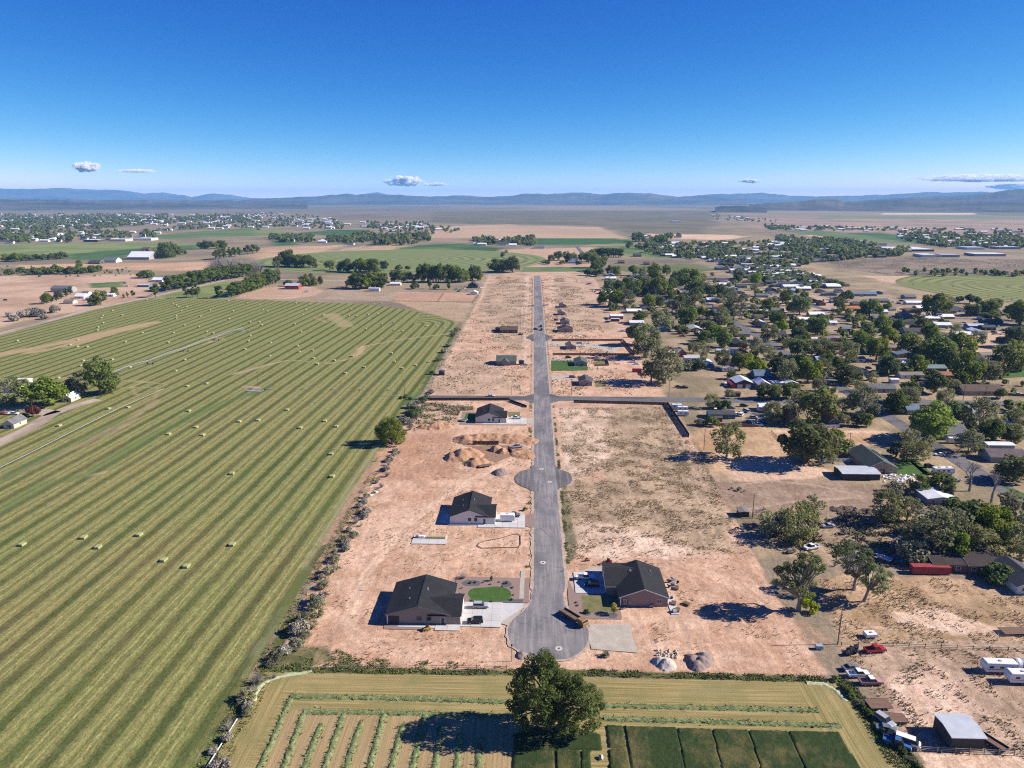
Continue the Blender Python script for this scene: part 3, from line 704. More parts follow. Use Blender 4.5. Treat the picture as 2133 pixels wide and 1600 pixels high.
# ================================================================ ROADS, SLABS, GRAVEL
def road_mat(name, c0, c1, dust, ax='y'):
    n = NT(name, .92, .2)
    sc = (1, .05, 1) if ax == 'y' else (.05, 1, 1)
    st = n.noise(.9, 4, .65, n.map(n.pos(), sc))
    bl = n.noise(.09, 5, .65)
    fi = n.noise(3.0, 4, .75)
    crack = n.n.new('ShaderNodeTexVoronoi'); crack.feature = 'DISTANCE_TO_EDGE'; crack.inputs['Scale'].default_value = .13
    n.lk(n.mix(.12, n.pos(), n.noise(.4, 3)) if False else n.pos(), crack.inputs['Vector'])
    c = n.mix(n.ramp(bl, .35, .65), c0, c1)
    c = n.mix(n.math('MULTIPLY', n.ramp(st, .46, .64), .75), c, dust)
    c = n.mix(n.math('MULTIPLY', n.ramp(n.noise(.05, 3, .6, n.map(n.pos(), (1, .35, 1) if ax == 'y' else (.35, 1, 1))), .52, .6), .6), c, tuple(q * .72 for q in c0))
    c = n.mix(n.math('MULTIPLY', n.ramp(n.noise(.25, 5, .75), .56, .68), .5), c, dust)
    c = n.mix(n.ramp(crack.outputs['Distance'], 0, .012, .55, 0), c, (.035, .034, .036))
    n.col(n.scale(c, n.ramp(fi, .3, .72, .78, 1.22)))
    n.bump(fi, .4, .05)
    return n.m
ASPH = road_mat('worn_asphalt', (.135, .128, .132), (.195, .182, .180), (.29, .255, .23))
ASPH_D = road_mat('dark_asphalt', (.085, .081, .085), (.125, .118, .118), (.21, .185, .165))
ASPH_X = road_mat('street_asphalt', (.085, .085, .090), (.13, .125, .125), (.19, .17, .155), 'x')
RX0, RX1 = 1.0, 10.9
def arc(c, r, a0, a1, n=20): return [(c[0] + r * math.cos(R(a0 + (a1 - a0) * k / n)), c[1] + r * math.sin(R(a0 + (a1 - a0) * k / n))) for k in range(n + 1)]
def smooth_px(px, n=5):
    P = [np.array(p) for p in px]; out = []
    for i in range(len(P)):
        p0, p1, p2, p3 = [P[(i + k) % len(P)] for k in (-1, 0, 1, 2)]
        for t in np.linspace(0, 1, n, endpoint=False):
            out.append(.5 * ((2 * p1) + (p2 - p0) * t + (2 * p0 - 5 * p1 + 4 * p2 - p3) * t * t + (3 * p1 - p0 - 3 * p2 + p3) * t ** 3))
    return [(float(x), float(y)) for x, y in out]
def rough_edge(P, amp, st=1.2, seed=0):
    """break a straight edge up as worn asphalt is"""
    out = []
    for (ax, ay), (bx, by) in zip(P, P[1:] + P[:1]):
        L = math.hypot(bx - ax, by - ay); k = max(1, int(L / st))
        for i in range(k):
            u = i / k; x, y = ax + (bx - ax) * u, ay + (by - ay) * u
            out.append((x + amp * (float(fbm(np.array(x * .6 + seed), np.array(y * .6), 7, 3)) - .5) * 2, y + amp * (float(fbm(np.array(x * .6 + 40), np.array(y * .6 + seed), 9, 3)) - .5) * 2))
    return out
cul = [(1110, 1225), (1107, 1252), (1092, 1272), (1068, 1291), (1058, 1312), (1064, 1338), (1090, 1360), (1135, 1371), (1185, 1371), (1216, 1352), (1226, 1328), (1222, 1305), (1203, 1285), (1180, 1266), (1173, 1240), (1172, 1225)]
flat('main_road', rough_edge([(RX0, 1145), (RX0, 202)] + GP(smooth_px(cul)[3:-8]) + [(RX1, 202), (RX1, 1145)], .30), ASPH, .026)
SHOULDER = NT('dusty_shoulder', .95, .1); SHOULDER.col(SHOULDER.scale(SHOULDER.mix(SHOULDER.ramp(SHOULDER.noise(.5, 5, .7), .35, .65), (.30, .225, .17), (.46, .355, .27)), SHOULDER.ramp(SHOULDER.noise(4, 4, .8), .3, .7, .7, 1.3))); SHOULDER = SHOULDER.m
flat('road_shoulder', rough_edge([(RX0 - 1.1, 1146), (RX0 - 1.1, 202)] + [(x + (x - 5.2) * .07, y + (y - 181) * .06) for x, y in GP(smooth_px(cul)[3:-8])] + [(RX1 + 1.1, 202), (RX1 + 1.1, 1146)], .8), SHOULDER, .008)
flat('turnaround', rough_edge(GP(smooth_px([(1112, 968), (1104, 976), (1082, 983), (1072, 996), (1080, 1009), (1098, 1017), (1112, 1024), (1150, 1026), (1168, 1016), (1186, 1008), (1192, 996), (1184, 984), (1164, 977), (1152, 968)])), .25), ASPH_D, .018)
flat('turnaround', rough_edge(GP(smooth_px([(1111, 696), (1100, 700), (1096, 704), (1104, 708), (1112, 711), (1136, 711), (1146, 707), (1153, 703), (1144, 699), (1133, 696)])), .3), ASPH_D, .018)
flat('turnaround', rough_edge(GP([(1111, 634.5), (1100, 636.5), (1111, 639), (1128, 639), (1143, 637), (1128, 634.5)]), .3), ASPH_D, .018)
YC0, YC1 = 418.6, 428.6
flat('cross_street', [(-69, YC0 + .5), (RX0 - 6, YC0), (RX0, YC0 - 6), (RX1, YC0 - 6), (RX1 + 6, YC0), (120, YC0 - 1), (210, YC0 - 2), (420, YC0 - 8), (420, YC1 - 6), (210, YC1), (RX1 + 6, YC1 + .4), (RX1, YC1 + 6), (RX0, YC1 + 6), (RX0 - 6, YC1), (-64, YC1)], ASPH_X, .018)
flat('town_street', [(196.5, 120), (206.0, 120), (207.5, 1100), (198.5, 1100)], ASPH_X, .022)
for nm, pts, w in [('side_street', [(1570, 745), (1640, 760), (1720, 782), (1790, 800), (1850, 806)], 8), ('side_street', [(1990, 700), (2060, 675), (2140, 688)], 8), ('side_street', [(1668, 618), (1700, 640), (1760, 655), (1860, 668), (1990, 700)], 9),
                   ('side_street', [(1460, 525), (1500, 545), (1560, 572)], 9), ('side_street', [(1545, 530), (1620, 560), (1700, 588)], 9), ('side_street', [(1900, 652), (1960, 662), (2040, 665), (2140, 672)], 8), ('side_street', [(1270, 643), (1350, 643), (1480, 650)], 7),
                   ('side_street', [(1200, 512), (1215, 530), (1250, 556), (1262, 566)], 10), ('gravel_road', [(-30, 703), (60, 680), (190, 644), (290, 624), (345, 612), (470, 583), (560, 582), (700, 584), (900, 588), (1000, 588)], 9),
                   ('gravel_road', [(620, 545), (700, 525), (760, 512)], 8), ('farm_drive', [(-40, 940), (60, 893), (110, 862), (165, 842), (205, 832)], 8), ('farm_drive', [(-30, 852), (60, 852), (110, 862)], 10), ('driveway', [(1910, 1062), (1960, 1075), (2040, 1085)], 4)]:
    P = [np.array(p) for p in GP(pts)]; L_, R_ = [], []
    for i, p in enumerate(P):
        t = P[min(i + 1, len(P) - 1)] - P[max(i - 1, 0)]; t = t / np.linalg.norm(t); nn = np.array((-t[1], t[0]))
        L_.append(tuple(p + nn * w / 2)); R_.append(tuple(p - nn * w / 2))
    if nm == 'gravel_road' or nm == 'farm_drive':
        if 'gravel_dust' not in MAT: MAT['gravel_dust'] = road_mat('gravel_dust', (.30, .235, .185), (.40, .31, .24), (.46, .36, .28))
        mm = MAT['gravel_dust']
    else: mm = ASPH_X
    flat(nm, L_ + R_[::-1], mm, .034)

CONC = NT('concrete', .85, .25)
CONC.col(CONC.scale(CONC.mix(CONC.ramp(CONC.noise(.3, 5, .7), .35, .65), (.42, .405, .38), (.50, .48, .45)), CONC.ramp(CONC.noise(4, 4, .7), .3, .7, .93, 1.06))); CONC = CONC.m
GRAV = NT('grey_gravel', .95, .15)
GRAV.col(GRAV.scale(GRAV.mix(GRAV.ramp(GRAV.noise(.4, 5, .7), .35, .65), (.33, .285, .23), (.42, .37, .30)), GRAV.ramp(GRAV.noise(5, 4, .8), .3, .7, .7, 1.3))); GRAV.bump(GRAV.noise(5, 4, .8), .6, .1); GRAV = GRAV.m
REDROCK = NT('landscape_gravel', .95, .15)
REDROCK.col(REDROCK.scale((.235, .165, .135), REDROCK.ramp(REDROCK.noise(5, 4, .8), .3, .7, .65, 1.35))); REDROCK.bump(REDROCK.noise(5, 4, .8), .6, .1); REDROCK = REDROCK.m
DKROCK = NT('dark_rock_bed', .95, .15)
DKROCK.col(DKROCK.scale((.10, .098, .102), DKROCK.ramp(DKROCK.noise(5, 4, .8), .3, .7, .6, 1.4))); DKROCK = DKROCK.m
LAWN = NT('lawn_grass', .9, .15)
LAWN.col(LAWN.scale(LAWN.mix(LAWN.ramp(LAWN.noise(.5, 4, .7), .35, .65), (.040, .085, .016), (.062, .120, .022)), LAWN.ramp(LAWN.noise(6, 3, .8), .3, .7, .7, 1.3))); LAWN.bump(LAWN.noise(6, 3, .8), .8, .1); LAWN = LAWN.m
YLAWN = NT('thin_lawn_grass', .9, .15)
YLAWN.col(YLAWN.scale(YLAWN.mix(YLAWN.ramp(YLAWN.noise(.3, 5, .7), .35, .65), (.10, .11, .035), (.20, .165, .08)), YLAWN.ramp(YLAWN.noise(5, 3, .8), .3, .7, .7, 1.3))); YLAWN = YLAWN.m

def slab_pieces(name, x0, x1, y0, y1, st, z=.10, skip=None):
    """a poured slab in squares with open joints"""
    t = ob(name, None); t['kind'] = 'structure'
    nx, ny = max(1, round((x1 - x0) / st)), max(1, round((y1 - y0) / st))
    dx, dy = (x1 - x0) / nx, (y1 - y0) / ny
    m = fix_normals(MB().box(-dx / 2 + .03, dx / 2 - .03, -dy / 2 + .03, dy / 2 - .03, 0, z).mesh('slab', CONC))
    for i in range(nx):
        for j in range(ny):
            cx_, cy_ = x0 + dx * (i + .5), y0 + dy * (j + .5)
            if skip and skip(cx_, cy_): continue
            ob('slab', m, t, (cx_, cy_, -.02 + rng.uniform(-.006, .006)))
    return t

# ---- house one (lower left): drive, path, yard
def in_tri(x, y): return False
slab_pieces('concrete_driveway', -20.4, -8.6, 180.6, 193.6, 3.05, .10, lambda x, y: y < 181.5 + (x + 10) * .9)
slab_pieces('concrete_driveway', -27.6, -20.4, 178.5, 181.5, 2.9, .10)
flat('drive_slope', [(-8.6, 182.5), (-6.6, 181.6), (-4.2, 187), (-2.3, 190.5), (1.0, 192.4), (1.0, 193.4), (-3.0, 193.0), (-8.6, 190)], GRAV, .022)
flat('drive_corner', [(-20.4, 181.5), (-9.2, 182.4), (-2.6, 190.8), (-2.4, 193.3), (-20.4, 193.4)], CONC, .03)
flat('concrete_path', [(-38.5, 180.0), (-27.6, 179.7), (-27.6, 181.1), (-38.5, 181.2)], CONC, .03)
flat('gravel_strip', [(-42.4, 178.9), (-29.6, 178.6), (-29.6, 179.65), (-38.5, 179.9), (-38.5, 181.0), (-42.4, 181.2)], REDROCK, .022)
flat('gravel_yard', [(-24.0, 194.0), (-.6, 194.0), (-.6, 208.3), (-24.4, 208.8)], REDROCK, .014)
flat('rock_edge', [(-19.0, 193.45), (-2.6, 193.5), (-2.2, 195.6), (-8, 195.4), (-12, 196.2), (-19, 195.4)], DKROCK, .022)
flat('rock_strip', [(-3.6, 196), (-2.2, 196), (-2.0, 213), (-3.4, 213)], GRAV, .022)
def blob(name, px, mat, z, n=5):
    P = GP(px); out = []
    for i in range(len(P)):
        p0, p1, p2, p3 = [np.array(P[(i + k) % len(P)]) for k in (-1, 0, 1, 2)]
        for t in np.linspace(0, 1, n, endpoint=False):
            out.append(tuple(.5 * ((2 * p1) + (-p0 + p2) * t + (2 * p0 - 5 * p1 + 4 * p2 - p3) * t * t + (-p0 + 3 * p1 - 3 * p2 + p3) * t ** 3)))
    return flat(name, out, mat, z)
blob('oval_lawn', [(975, 1236), (985, 1226), (1010, 1224), (1035, 1222), (1056, 1226), (1065, 1238), (1058, 1250), (1035, 1252), (1010, 1252), (985, 1250)], LAWN, .03)
blob('rock_bed', [(962, 1214), (972, 1209), (990, 1209), (1001, 1213), (997, 1220), (978, 1221), (966, 1219)], DKROCK, .026)
blob('rock_bed', [(1043, 1216), (1050, 1210), (1060, 1211), (1066, 1218), (1058, 1223), (1047, 1222)], DKROCK, .026)
# ---- house two and three
slab_pieces('concrete_driveway', -13.9, -2.4, 244.8, 256.2, 2.9, .10)
slab_pieces('concrete_driveway', -20.3, -13.9, 244.6, 247.4, 3.0, .10)
flat('concrete_path', [(-31.5, 246.2), (-20.4, 246.2), (-20.4, 247.4), (-31.5, 247.4)], CONC, .03)
flat('drive_slope', [(-2.4, 246), (1.0, 245), (1.0, 257.5), (-2.4, 256)], REDROCK, .02)
flat('shaded_patio', [(-35.6, 247.5), (-31, 247.5), (-31, 256), (-35, 256)], CONC, .024)
slab_pieces('concrete_driveway', -13.9, -3.0, 372.0, 383.0, 3.6, .10)
flat('concrete_path', [(-27, 371), (-13.9, 371), (-13.9, 373), (-27, 373)], CONC, .03)
flat('drive_slope', [(-3, 373), (1.0, 372), (1.0, 383), (-3, 383)], GRAV, .02)
flat('gravel_yard', [(-40, 369), (-3, 369), (-3, 371), (-31, 371), (-31, 394), (-40.5, 394)], REDROCK, .014)
flat('back_lawn', [(-38.6, 377), (-31.2, 377), (-31.2, 391), (-38.0, 391)], LAWN, .026)
flat('front_lawn', [(-13.5, 384), (-7, 384), (-7, 394), (-14, 394)], YLAWN, .026)
# ---- house four (right of the road)
flat('gravel_drive', GP([(1196, 1196), (1228, 1182), (1262, 1180), (1262, 1194), (1200, 1201)]), GRAV, .018)
slab_pieces('concrete_driveway', 14.0, 23.4, 199.6, 212.6, 3.1, .10)
flat('gravel_yard', [(11.6, 185.6), (27.0, 185.8), (27.0, 193.0), (23.4, 199.5), (14.0, 199.5), (12.0, 208), (11.6, 200)], REDROCK, .014)
flat('front_lawn', [(15.6, 188.9), (24.6, 189.2), (26.6, 193.0), (26.6, 198.3), (15.8, 198.2)], YLAWN, .026)
blob('rock_bed', [(1265, 1280), (1272, 1276), (1281, 1277), (1287, 1281), (1282, 1287), (1269, 1287)], DKROCK, .026)
blob('rock_bed', [(1214, 1276), (1222, 1272), (1231, 1276), (1228, 1282), (1217, 1282)], DKROCK, .026)
flat('gravel_pad', GP([(1228, 1300), (1312, 1299), (1318, 1330), (1330, 1360), (1232, 1352), (1226, 1330)]), GRAV, .018)
slab_pieces('back_patio', 41.9, 44.4, 188.6, 199.0, 2.6, .10)
# ---- bare slab with stacked lumber, and the loop of hose
slab_pieces('foundation_slab', -43.1, -30.6, 230.8, 237.5, 3.1, .16)
# ---- far lots
flat('green_lawn', GP([(1148, 751), (1195, 751), (1195, 764), (1224, 763), (1224, 772), (1148, 773)]), LAWN, .03)
flat('back_lawn', GP([(1238, 793), (1259, 793), (1262, 806), (1240, 806)]), YLAWN, .03)
flat('back_lawn', GP([(1238, 753), (1264, 752), (1266, 761), (1238, 761)]), YLAWN, .03)
flat('gravel_drive', GP([(1148, 783), (1202, 783), (1202, 790), (1148, 791)]), GRAV, .02)
flat('gravel_drive', GP([(1134, 746), (1192, 746), (1192, 751), (1134, 751)]), GRAV, .02)
flat('gravel_drive', GP([(1134, 713), (1178, 714), (1260, 716), (1290, 724), (1280, 734), (1220, 722), (1134, 720)]), GRAV, .02)
for px in ([(1815, 985), (1905, 992), (1935, 985), (1890, 955)], [(2060, 1000), (2140, 1030), (2140, 1045), (2085, 1012)], [(1900, 950), (1940, 985), (1930, 993), (1895, 962)], [(1975, 885), (2000, 900), (2060, 935), (2030, 925)], [(2070, 765), (2140, 760), (2140, 785), (2060, 790)], [(2020, 752), (2072, 752), (2060, 775), (2025, 772)], [(1640, 880), (1700, 880), (1700, 888), (1640, 888)], [(1465, 700), (1530, 702), (1500, 712), (1455, 710)]):
    flat('yard_lawn', GP(px), LAWN if px[0][0] != 1975 else YLAWN, .03)

# ================================================================ HOUSES
def wallm(name, c): return plain(name, c, .85, .2, 0, .06, 1.0)
def roofm(name, c):
    if name in MAT: return MAT[name]
    n = NT(name, .9, .2)
    tab = n.noise(2.2, 3, .8, n.map(n.pos(), (1, 1, 2.2)))
    n.col(n.scale(n.mix(n.ramp(n.noise(.25, 4, .6), .35, .65), tuple(x * .85 for x in c), tuple(x * 1.15 for x in c)), n.ramp(tab, .3, .7, .62, 1.42)))
    n.bump(tab, .4, .03); MAT[name] = n.m
    return n.m
def metalroof(name, c): return plain(name, c, .42, .5, .0, .12, .4)
GLASS = NT('window_glass', .08, .6); GLASS.col((.02, .025, .03)); GLASS = GLASS.m
TRIM = plain('white_trim', (.72, .71, .68), .6)
DOORM = plain('dark_door', (.035, .035, .04), .5)
CHAR = roofm('charcoal_shingle', (.0195, .020, .022))
GDOOR = plain('garage_door_paint', (.55, .53, .50), .6)

def gable(mbw, mbr, mbf, x0, x1, y0, y1, eave, rise, axis='y', over=.45, th=.16, west=True, east=True, gables=(True, True)):
    """walls + two roof slopes; axis is the direction the ridge runs"""
    sw = axis == 'x'
    if sw: x0, x1, y0, y1 = y0, y1, x0, x1
    mid = (x0 + x1) / 2; hw = (x1 - x0) / 2; sl = rise / hw
    def T(p): return (p[1], p[0], p[2]) if sw else p
    def addb(mb, vs, fs): mb.add([T(v) for v in vs], fs)
    P = [(x0, -.3), (x1, -.3), (x1, eave), (mid, eave + rise), (x0, eave)]
    vs = [(a, y0, b) for a, b in P] + [(a, y1, b) for a, b in P]
    addb(mbw, vs, [(0, 1, 2, 3, 4), (9, 8, 7, 6, 5)] + [(k, (k + 1) % 5, 5 + (k + 1) % 5, 5 + k) for k in range(5)])
    for s in (-1, 1):
        e = mid + s * (hw + over); ze = eave - over * sl
        a = [(mid, eave + rise + .03), (e, ze + .03), (e, ze + .03 + th), (mid, eave + rise + .03 + th)]
        vs = [(p, y0 - over, q) for p, q in a] + [(p, y1 + over, q) for p, q in a]
        addb(mbr, vs, [(0, 1, 2, 3), (7, 6, 5, 4)] + [(k, (k + 1) % 4, 4 + (k + 1) % 4, 4 + k) for k in range(4)])
        if mbf is not None:
            for yy, on in ((y0 - over - .05, gables[0]), (y1 + over + .01, gables[1])):
                if not on: continue
                b = [(p, q - .10 if k < 2 else q - .02) for k, (p, q) in enumerate(a)]
                vs = [(p, yy, q) for p, q in b] + [(p, yy + .04, q) for p, q in b]
                mbf.append(MB()); addb(mbf[-1], vs, [(0, 1, 2, 3), (7, 6, 5, 4)] + [(k, (k + 1) % 4, 4 + (k + 1) % 4, 4 + k) for k in range(4)])

def fascia(fs, mat, t):
    for q in fs: part('fascia', q, mat, t)
_wc = {}
def window(parent, x, y, z, w, h, face, trim=None):
    """frame with a glass pane as its own sub-part; face s/n/e/w tells which wall it is in"""
    key = (w, h, (trim or TRIM).name)
    if key not in _wc:
        f = MB()
        for a in ((-w / 2 - .1, -w / 2), (w / 2, w / 2 + .1)): f.box(a[0], a[1], -.06, .06, -h / 2 - .1, h / 2 + .1)
        for a in ((-h / 2 - .1, -h / 2), (h / 2, h / 2 + .1)): f.box(-w / 2, w / 2, -.06, .06, a[0], a[1])
        f.box(-.03, .03, -.04, .04, -h / 2, h / 2)
        p = MB().box(-w / 2, w / 2, -.02, .02, -h / 2, h / 2)
        _wc[key] = (fix_normals(f.mesh('window', trim or TRIM)), fix_normals(p.mesh('pane', GLASS)))
    f, p = _wc[key]
    o = ob('window', f, parent, (x, y, z), {'s': 0, 'n': math.pi, 'e': math.pi / 2, 'w': -math.pi / 2}[face])
    ob('pane', p, o)
    return o
def boxpart(name, parent, mat, *a): return part(name, MB().box(*a), mat, parent)
def garage_door(parent, x0, x1, y0, y1, z0, z1, mat):
    """sectional door: each panel row proud of the joint"""
    g = boxpart('garage_door', parent, mat, x0, x1, y0, y1, z0, z1)
    k = 4; h = (z1 - z0) / k; ex = x1 - x0 < y1 - y0
    for i in range(k):
        if ex: boxpart('panel', g, mat, x0 - .03, x1 + .03, y0 + .05, y1 - .05, z0 + h * i + .03, z0 + h * (i + 1) - .03)
        else: boxpart('panel', g, mat, x0 + .05, x1 - .05, y0 - .03, y1 + .03, z0 + h * i + .03, z0 + h * (i + 1) - .03)
    return g
VENT = plain('vent_metal', (.30, .30, .31), .5)
def vents(parent, pts):
    for x, y, z in pts:
        part('roof_vent', MB().tube((x, y, z - .1), (x, y, z + .45), .09, n=6).box(x - .16, x + .16, y - .16, y + .16, z + .45, z + .5), VENT, parent)

def new_house(label, wx, wy, wall, roof, mirror=1, trim=None, patio=False, extra=()):
    """the ranch plan of the new lots: a deep main gable facing south with a garage wing towards the road"""
    t = thing('house', label, 'house', (wx, wy, 0))
    w, r, f = MB(), MB(), []
    gable(w, r, f, 0, 18.4 if mirror else 18.4, 0, 17.3, 3.05, 2.75, 'y')
    t_w = part('wall', w, wall, t)
    rp = part('roof', r, roof, t)
    fascia(f, trim or TRIM, t)
    w2, r2, f2 = MB(), MB(), []
    gable(w2, r2, f2, 12.4, 21.4, 0.02, 11.3, 3.0, 2.1, 'x', gables=(False, True))
    part('garage_wing', w2, wall, t); part('garage_roof', r2, roof, t); fascia(f2, trim or TRIM, t)
    garage_door(t, 21.36, 21.45, .9, 5.8, .05, 2.3, GDOOR); garage_door(t, 21.36, 21.45, 6.6, 10.4, .05, 2.3, GDOOR)
    for x, z in ((9.4, 1.75), (12.3, 1.75)): window(t, x, -.02, z, 1.25, 1.15, 's', trim)
    d = boxpart('door', t, DOORM, 15.9, 16.9, -.08, .02, 0, 2.1); boxpart('handle', d, VENT, 16.7, 16.76, -.14, -.08, 1.0, 1.12)
    boxpart('door_frame', t, TRIM, 15.78, 17.02, -.05, .01, 0, 2.22)
    if patio:
        p = boxpart('porch_shade_panel', t, plain('porch_shade_paint', (.05, .048, .046), .9), .5, 3.6, -.05, .03, 0, 2.5)  # flat dark panel on the wall; the porch's shade is put into its colour
        boxpart('porch_post', t, TRIM, .05, .3, -.25, 0, 0, 2.95)
    window(t, 18.42, 14.2, 1.8, 1.8, 1.3, 'e', trim)
    for x in (4.2, 8.0): window(t, x, 17.34, 1.8, 1.5, 1.2, 'n', trim)
    vents(t, [(10.8, 9.5, 5.35), (10.9, 8.9, 5.35), (10.7, 10.2, 5.35), (6.0, 5.0, 4.9), (5.0, 11, 4.6)])
    boxpart('ridge_vent', t, CHAR, 9.0, 9.4, 1.4, 15.9, 5.93, 6.03)
    return t
TAUPE = wallm('taupe_siding', (.27, .225, .19))
OFFW = wallm('offwhite_siding', (.66, .63, .59))
GREYW = wallm('pale_grey_siding', (.56, .53, .49))
MAUVE = wallm('mauve_siding', (.27, .195, .17))
H1 = new_house('large taupe house with charcoal roof and patio recess beside the oval lawn', -41.9, 181.6, TAUPE, CHAR, patio=True, trim=plain('grey_trim', (.20, .19, .18), .6))
H2 = new_house('off-white house with steep charcoal roof and a white cargo trailer on its drive', -31.0, 247.5, OFFW, CHAR, trim=plain('dark_trim', (.05, .05, .052), .6))
H3 = new_house('off-white house with charcoal roof and a trampoline behind, nearest the cross street', -31.3, 373.4, GREYW, CHAR, trim=plain('dark_trim', (.05, .05, .052), .6))
for h_ in (H2, H3): h_.scale = (.80, 1.0, 1.02)
for tpt in (H2, H3):
    pass
# house four faces the road from the right
t = H4 = thing('house', 'mauve house with charcoal roof and small square lawn, right of the road', 'house', (27.1, 192.9, 0))
w, r, f = MB(), MB(), []; gable(w, r, f, 0, 14.4, 0, 17.4, 3.05, 2.75, 'y')
part('wall', w, MAUVE, t); part('roof', r, CHAR, t); fascia(f, TRIM, t)
w, r, f = MB(), MB(), []; gable(w, r, f, -3.6, 6.6, 6.3, 20.4, 3.0, 2.3, 'x', gables=(True, False))
part('garage_wing', w, MAUVE, t); part('garage_roof', r, CHAR, t); fascia(f, TRIM, t)
garage_door(t, -3.68, -3.58, 7.2, 12.4, .05, 2.3, GDOOR); garage_door(t, -3.68, -3.58, 13.6, 18.8, .05, 2.3, GDOOR)
boxpart('eave_trim', t, TRIM, -4.1, -.1, 5.78, 5.83, 2.78, 2.92)
window(t, 11.9, -.02, 1.75, 1.35, 1.35, 's')
boxpart('porch_shade_panel', t, plain('porch_shade_paint', (.05, .048, .046), .9), .45, 2.3, -.05, .03, 0, 2.5)  # no hollow here: porch shade painted as a dark panel
boxpart('porch_post', t, TRIM, .02, .3, -.2, 0.0, 0, 2.95); window(t, 1.4, -.09, 1.4, .9, 1.8, 's')
window(t, 14.42, 5.0, 1.7, 1.6, 1.2, 'e'); boxpart('door', t, DOORM, 14.38, 14.46, 9, 10.8, 0, 2.1)
boxpart('utility_meter', t, VENT, 2.7, 3.2, -.22, -.02, .9, 1.6)
vents(t, [(4.6, 11.5, 5.0), (4.4, 12.0, 5.0), (11, 12.5, 4.6)])

ROOFS = dict(char=(.022, .0225, .025), dgrey=(.060, .060, .062), grey=(.125, .125, .125), green=(.075, .088, .075), brown=(.095, .066, .048), tan=(.20, .165, .13), white=(.66, .66, .66), silver=(.42, .44, .46), blue=(.12, .16, .20), rust=(.24, .115, .065),
             orange=(.42, .14, .05), purple=(.115, .085, .088), teal=(.16, .22, .20), dbrown=(.042, .030, .028), red=(.22, .04, .03), rose=(.22, .17, .16))
WALLS = dict(taupe=(.24, .20, .165), white=(.62, .60, .56), cream=(.52, .45, .34), tan=(.36, .27, .19), pink=(.45, .19, .17), blue=(.08, .15, .24), brown=(.13, .085, .06), grey=(.27, .27, .26), red=(.27, .045, .035), green=(.10, .15, .12), mauve=(.30, .23, .20), dark=(.06, .055, .05), brick=(.24, .11, .075), teal=(.06, .17, .20), rustw=(.26, .10, .055))
_door_mesh = fix_normals(MB().box(-.5, .5, -.05, .05, 0, 2.05).mesh('door', DOORM))
_chim = fix_normals(MB().box(-.35, .35, -.35, .35, -.6, .8).mesh('chimney', plain('chimney_brick', (.22, .12, .09), .9)))
LANDMARKS = []
def simple_house(label, wx0, wx1, wy, depth, roof, wall, axis='x', eave=2.7, rise=None, cat='house', name='house', wins=True, gdoor=0, lean=False, chim=False, over=.4, rz=0.0, short=None, group=None, flatr=False):
    """a house, shed or barn whose south wall stands between wx0 and wx1 at wy"""
    wd = wx1 - wx0
    t = thing(name, label, cat, (wx0, wy, 0), rz, group)
    rm = (metalroof('metal_' + roof, ROOFS[roof]) if roof in ('white', 'silver', 'teal', 'red') or name in ('barn', 'shed', 'garage') else roofm('shingle_' + roof, ROOFS[roof]))
    wm = wallm('wall_' + wall, WALLS[wall])
    w, r, f = MB(), MB(), []
    span = wd if axis == 'y' else depth
    rise = rise if rise is not None else span * .17
    if flatr:
        w.box(0, wd, 0, depth, -.3, eave); r.box(-.15, wd + .15, -.15, depth + .15, eave, eave + .22)
        f = None
    else: gable(w, r, f, 0, wd, 0, depth, eave, rise, axis, over)
    part('wall', w, wm, t); part('roof', r, rm, t)
    if f and name == 'house': fascia(f, TRIM, t)
    if wins:
        n_ = max(1, min(4, int(wd / 4)))
        for k in range(n_):
            if gdoor and k == n_ - 1: continue
            window(t, wd * (k + .5) / n_ - .6, -.02, 1.55, 1.3, 1.1, 's')
        for k in range(max(1, min(3, int(depth / 6)))): window(t, wd + .02, depth * (k + .5) / max(1, min(3, int(depth / 6))), 1.55, 1.3, 1.1, 'e')
        ob('door', _door_mesh, t, (wd * .5 + .6, -.03, 0))
    for k in range(gdoor):
        a = wd * (k + .5) / gdoor; g = min(3.4, wd / gdoor * .8) / 2
        garage_door(t, a - g, a + g, -.06, .04, .02, min(2.6, eave - .2), GDOOR)
    if chim: ob('chimney', _chim, t, (wd * .3, depth * .5, eave + rise * .8))
    LANDMARKS.append((short or label, wx0 + wd / 2, wy + depth / 2))
    return t
def PH(label, p0, p1, pyb, depth, roof, wall, axis='x', **k):
    (a, y0), (b, y1) = G(p0, pyb), G(p1, pyb)
    return simple_house(label, a, b, (y0 + y1) / 2, depth, roof, wall, axis, **k)

# ================================================================ TREES
def leafm(name, c, c2, trans=.25):
    n = NT(name, .75, .15)
    f = n.noise(.8, 3, .6, n.obpos())
    col = n.mix(n.ramp(f, .35, .65), c, c2)
    r = n.rand()
    hs = n.n.new('ShaderNodeHueSaturation'); n.lk(col, hs.inputs['Color'])
    n.lk(n.ramp(r, 0, 1, .485, .512), hs.inputs['Hue']); n.lk(n.ramp(n.math('FRACT', n.math('MULTIPLY', r, 7.3)), 0, 1, .72, 1.3), hs.inputs['Value'])
    n.lk(n.ramp(n.math('FRACT', n.math('MULTIPLY', r, 3.7)), 0, 1, .8, 1.1), hs.inputs['Saturation'])
    n.col(hs.outputs[0])
    tr = n.n.new('ShaderNodeBsdfTranslucent'); n.lk(hs.outputs[0], tr.inputs[0])
    mx = n.n.new('ShaderNodeMixShader'); mx.inputs[0].default_value = trans
    out = [q for q in n.n if q.type == 'OUTPUT_MATERIAL'][0]
    n.lk(n.b.outputs[0], mx.inputs[1]); n.lk(tr.outputs[0], mx.inputs[2]); n.lk(mx.outputs[0], out.inputs[0])
    return n.m
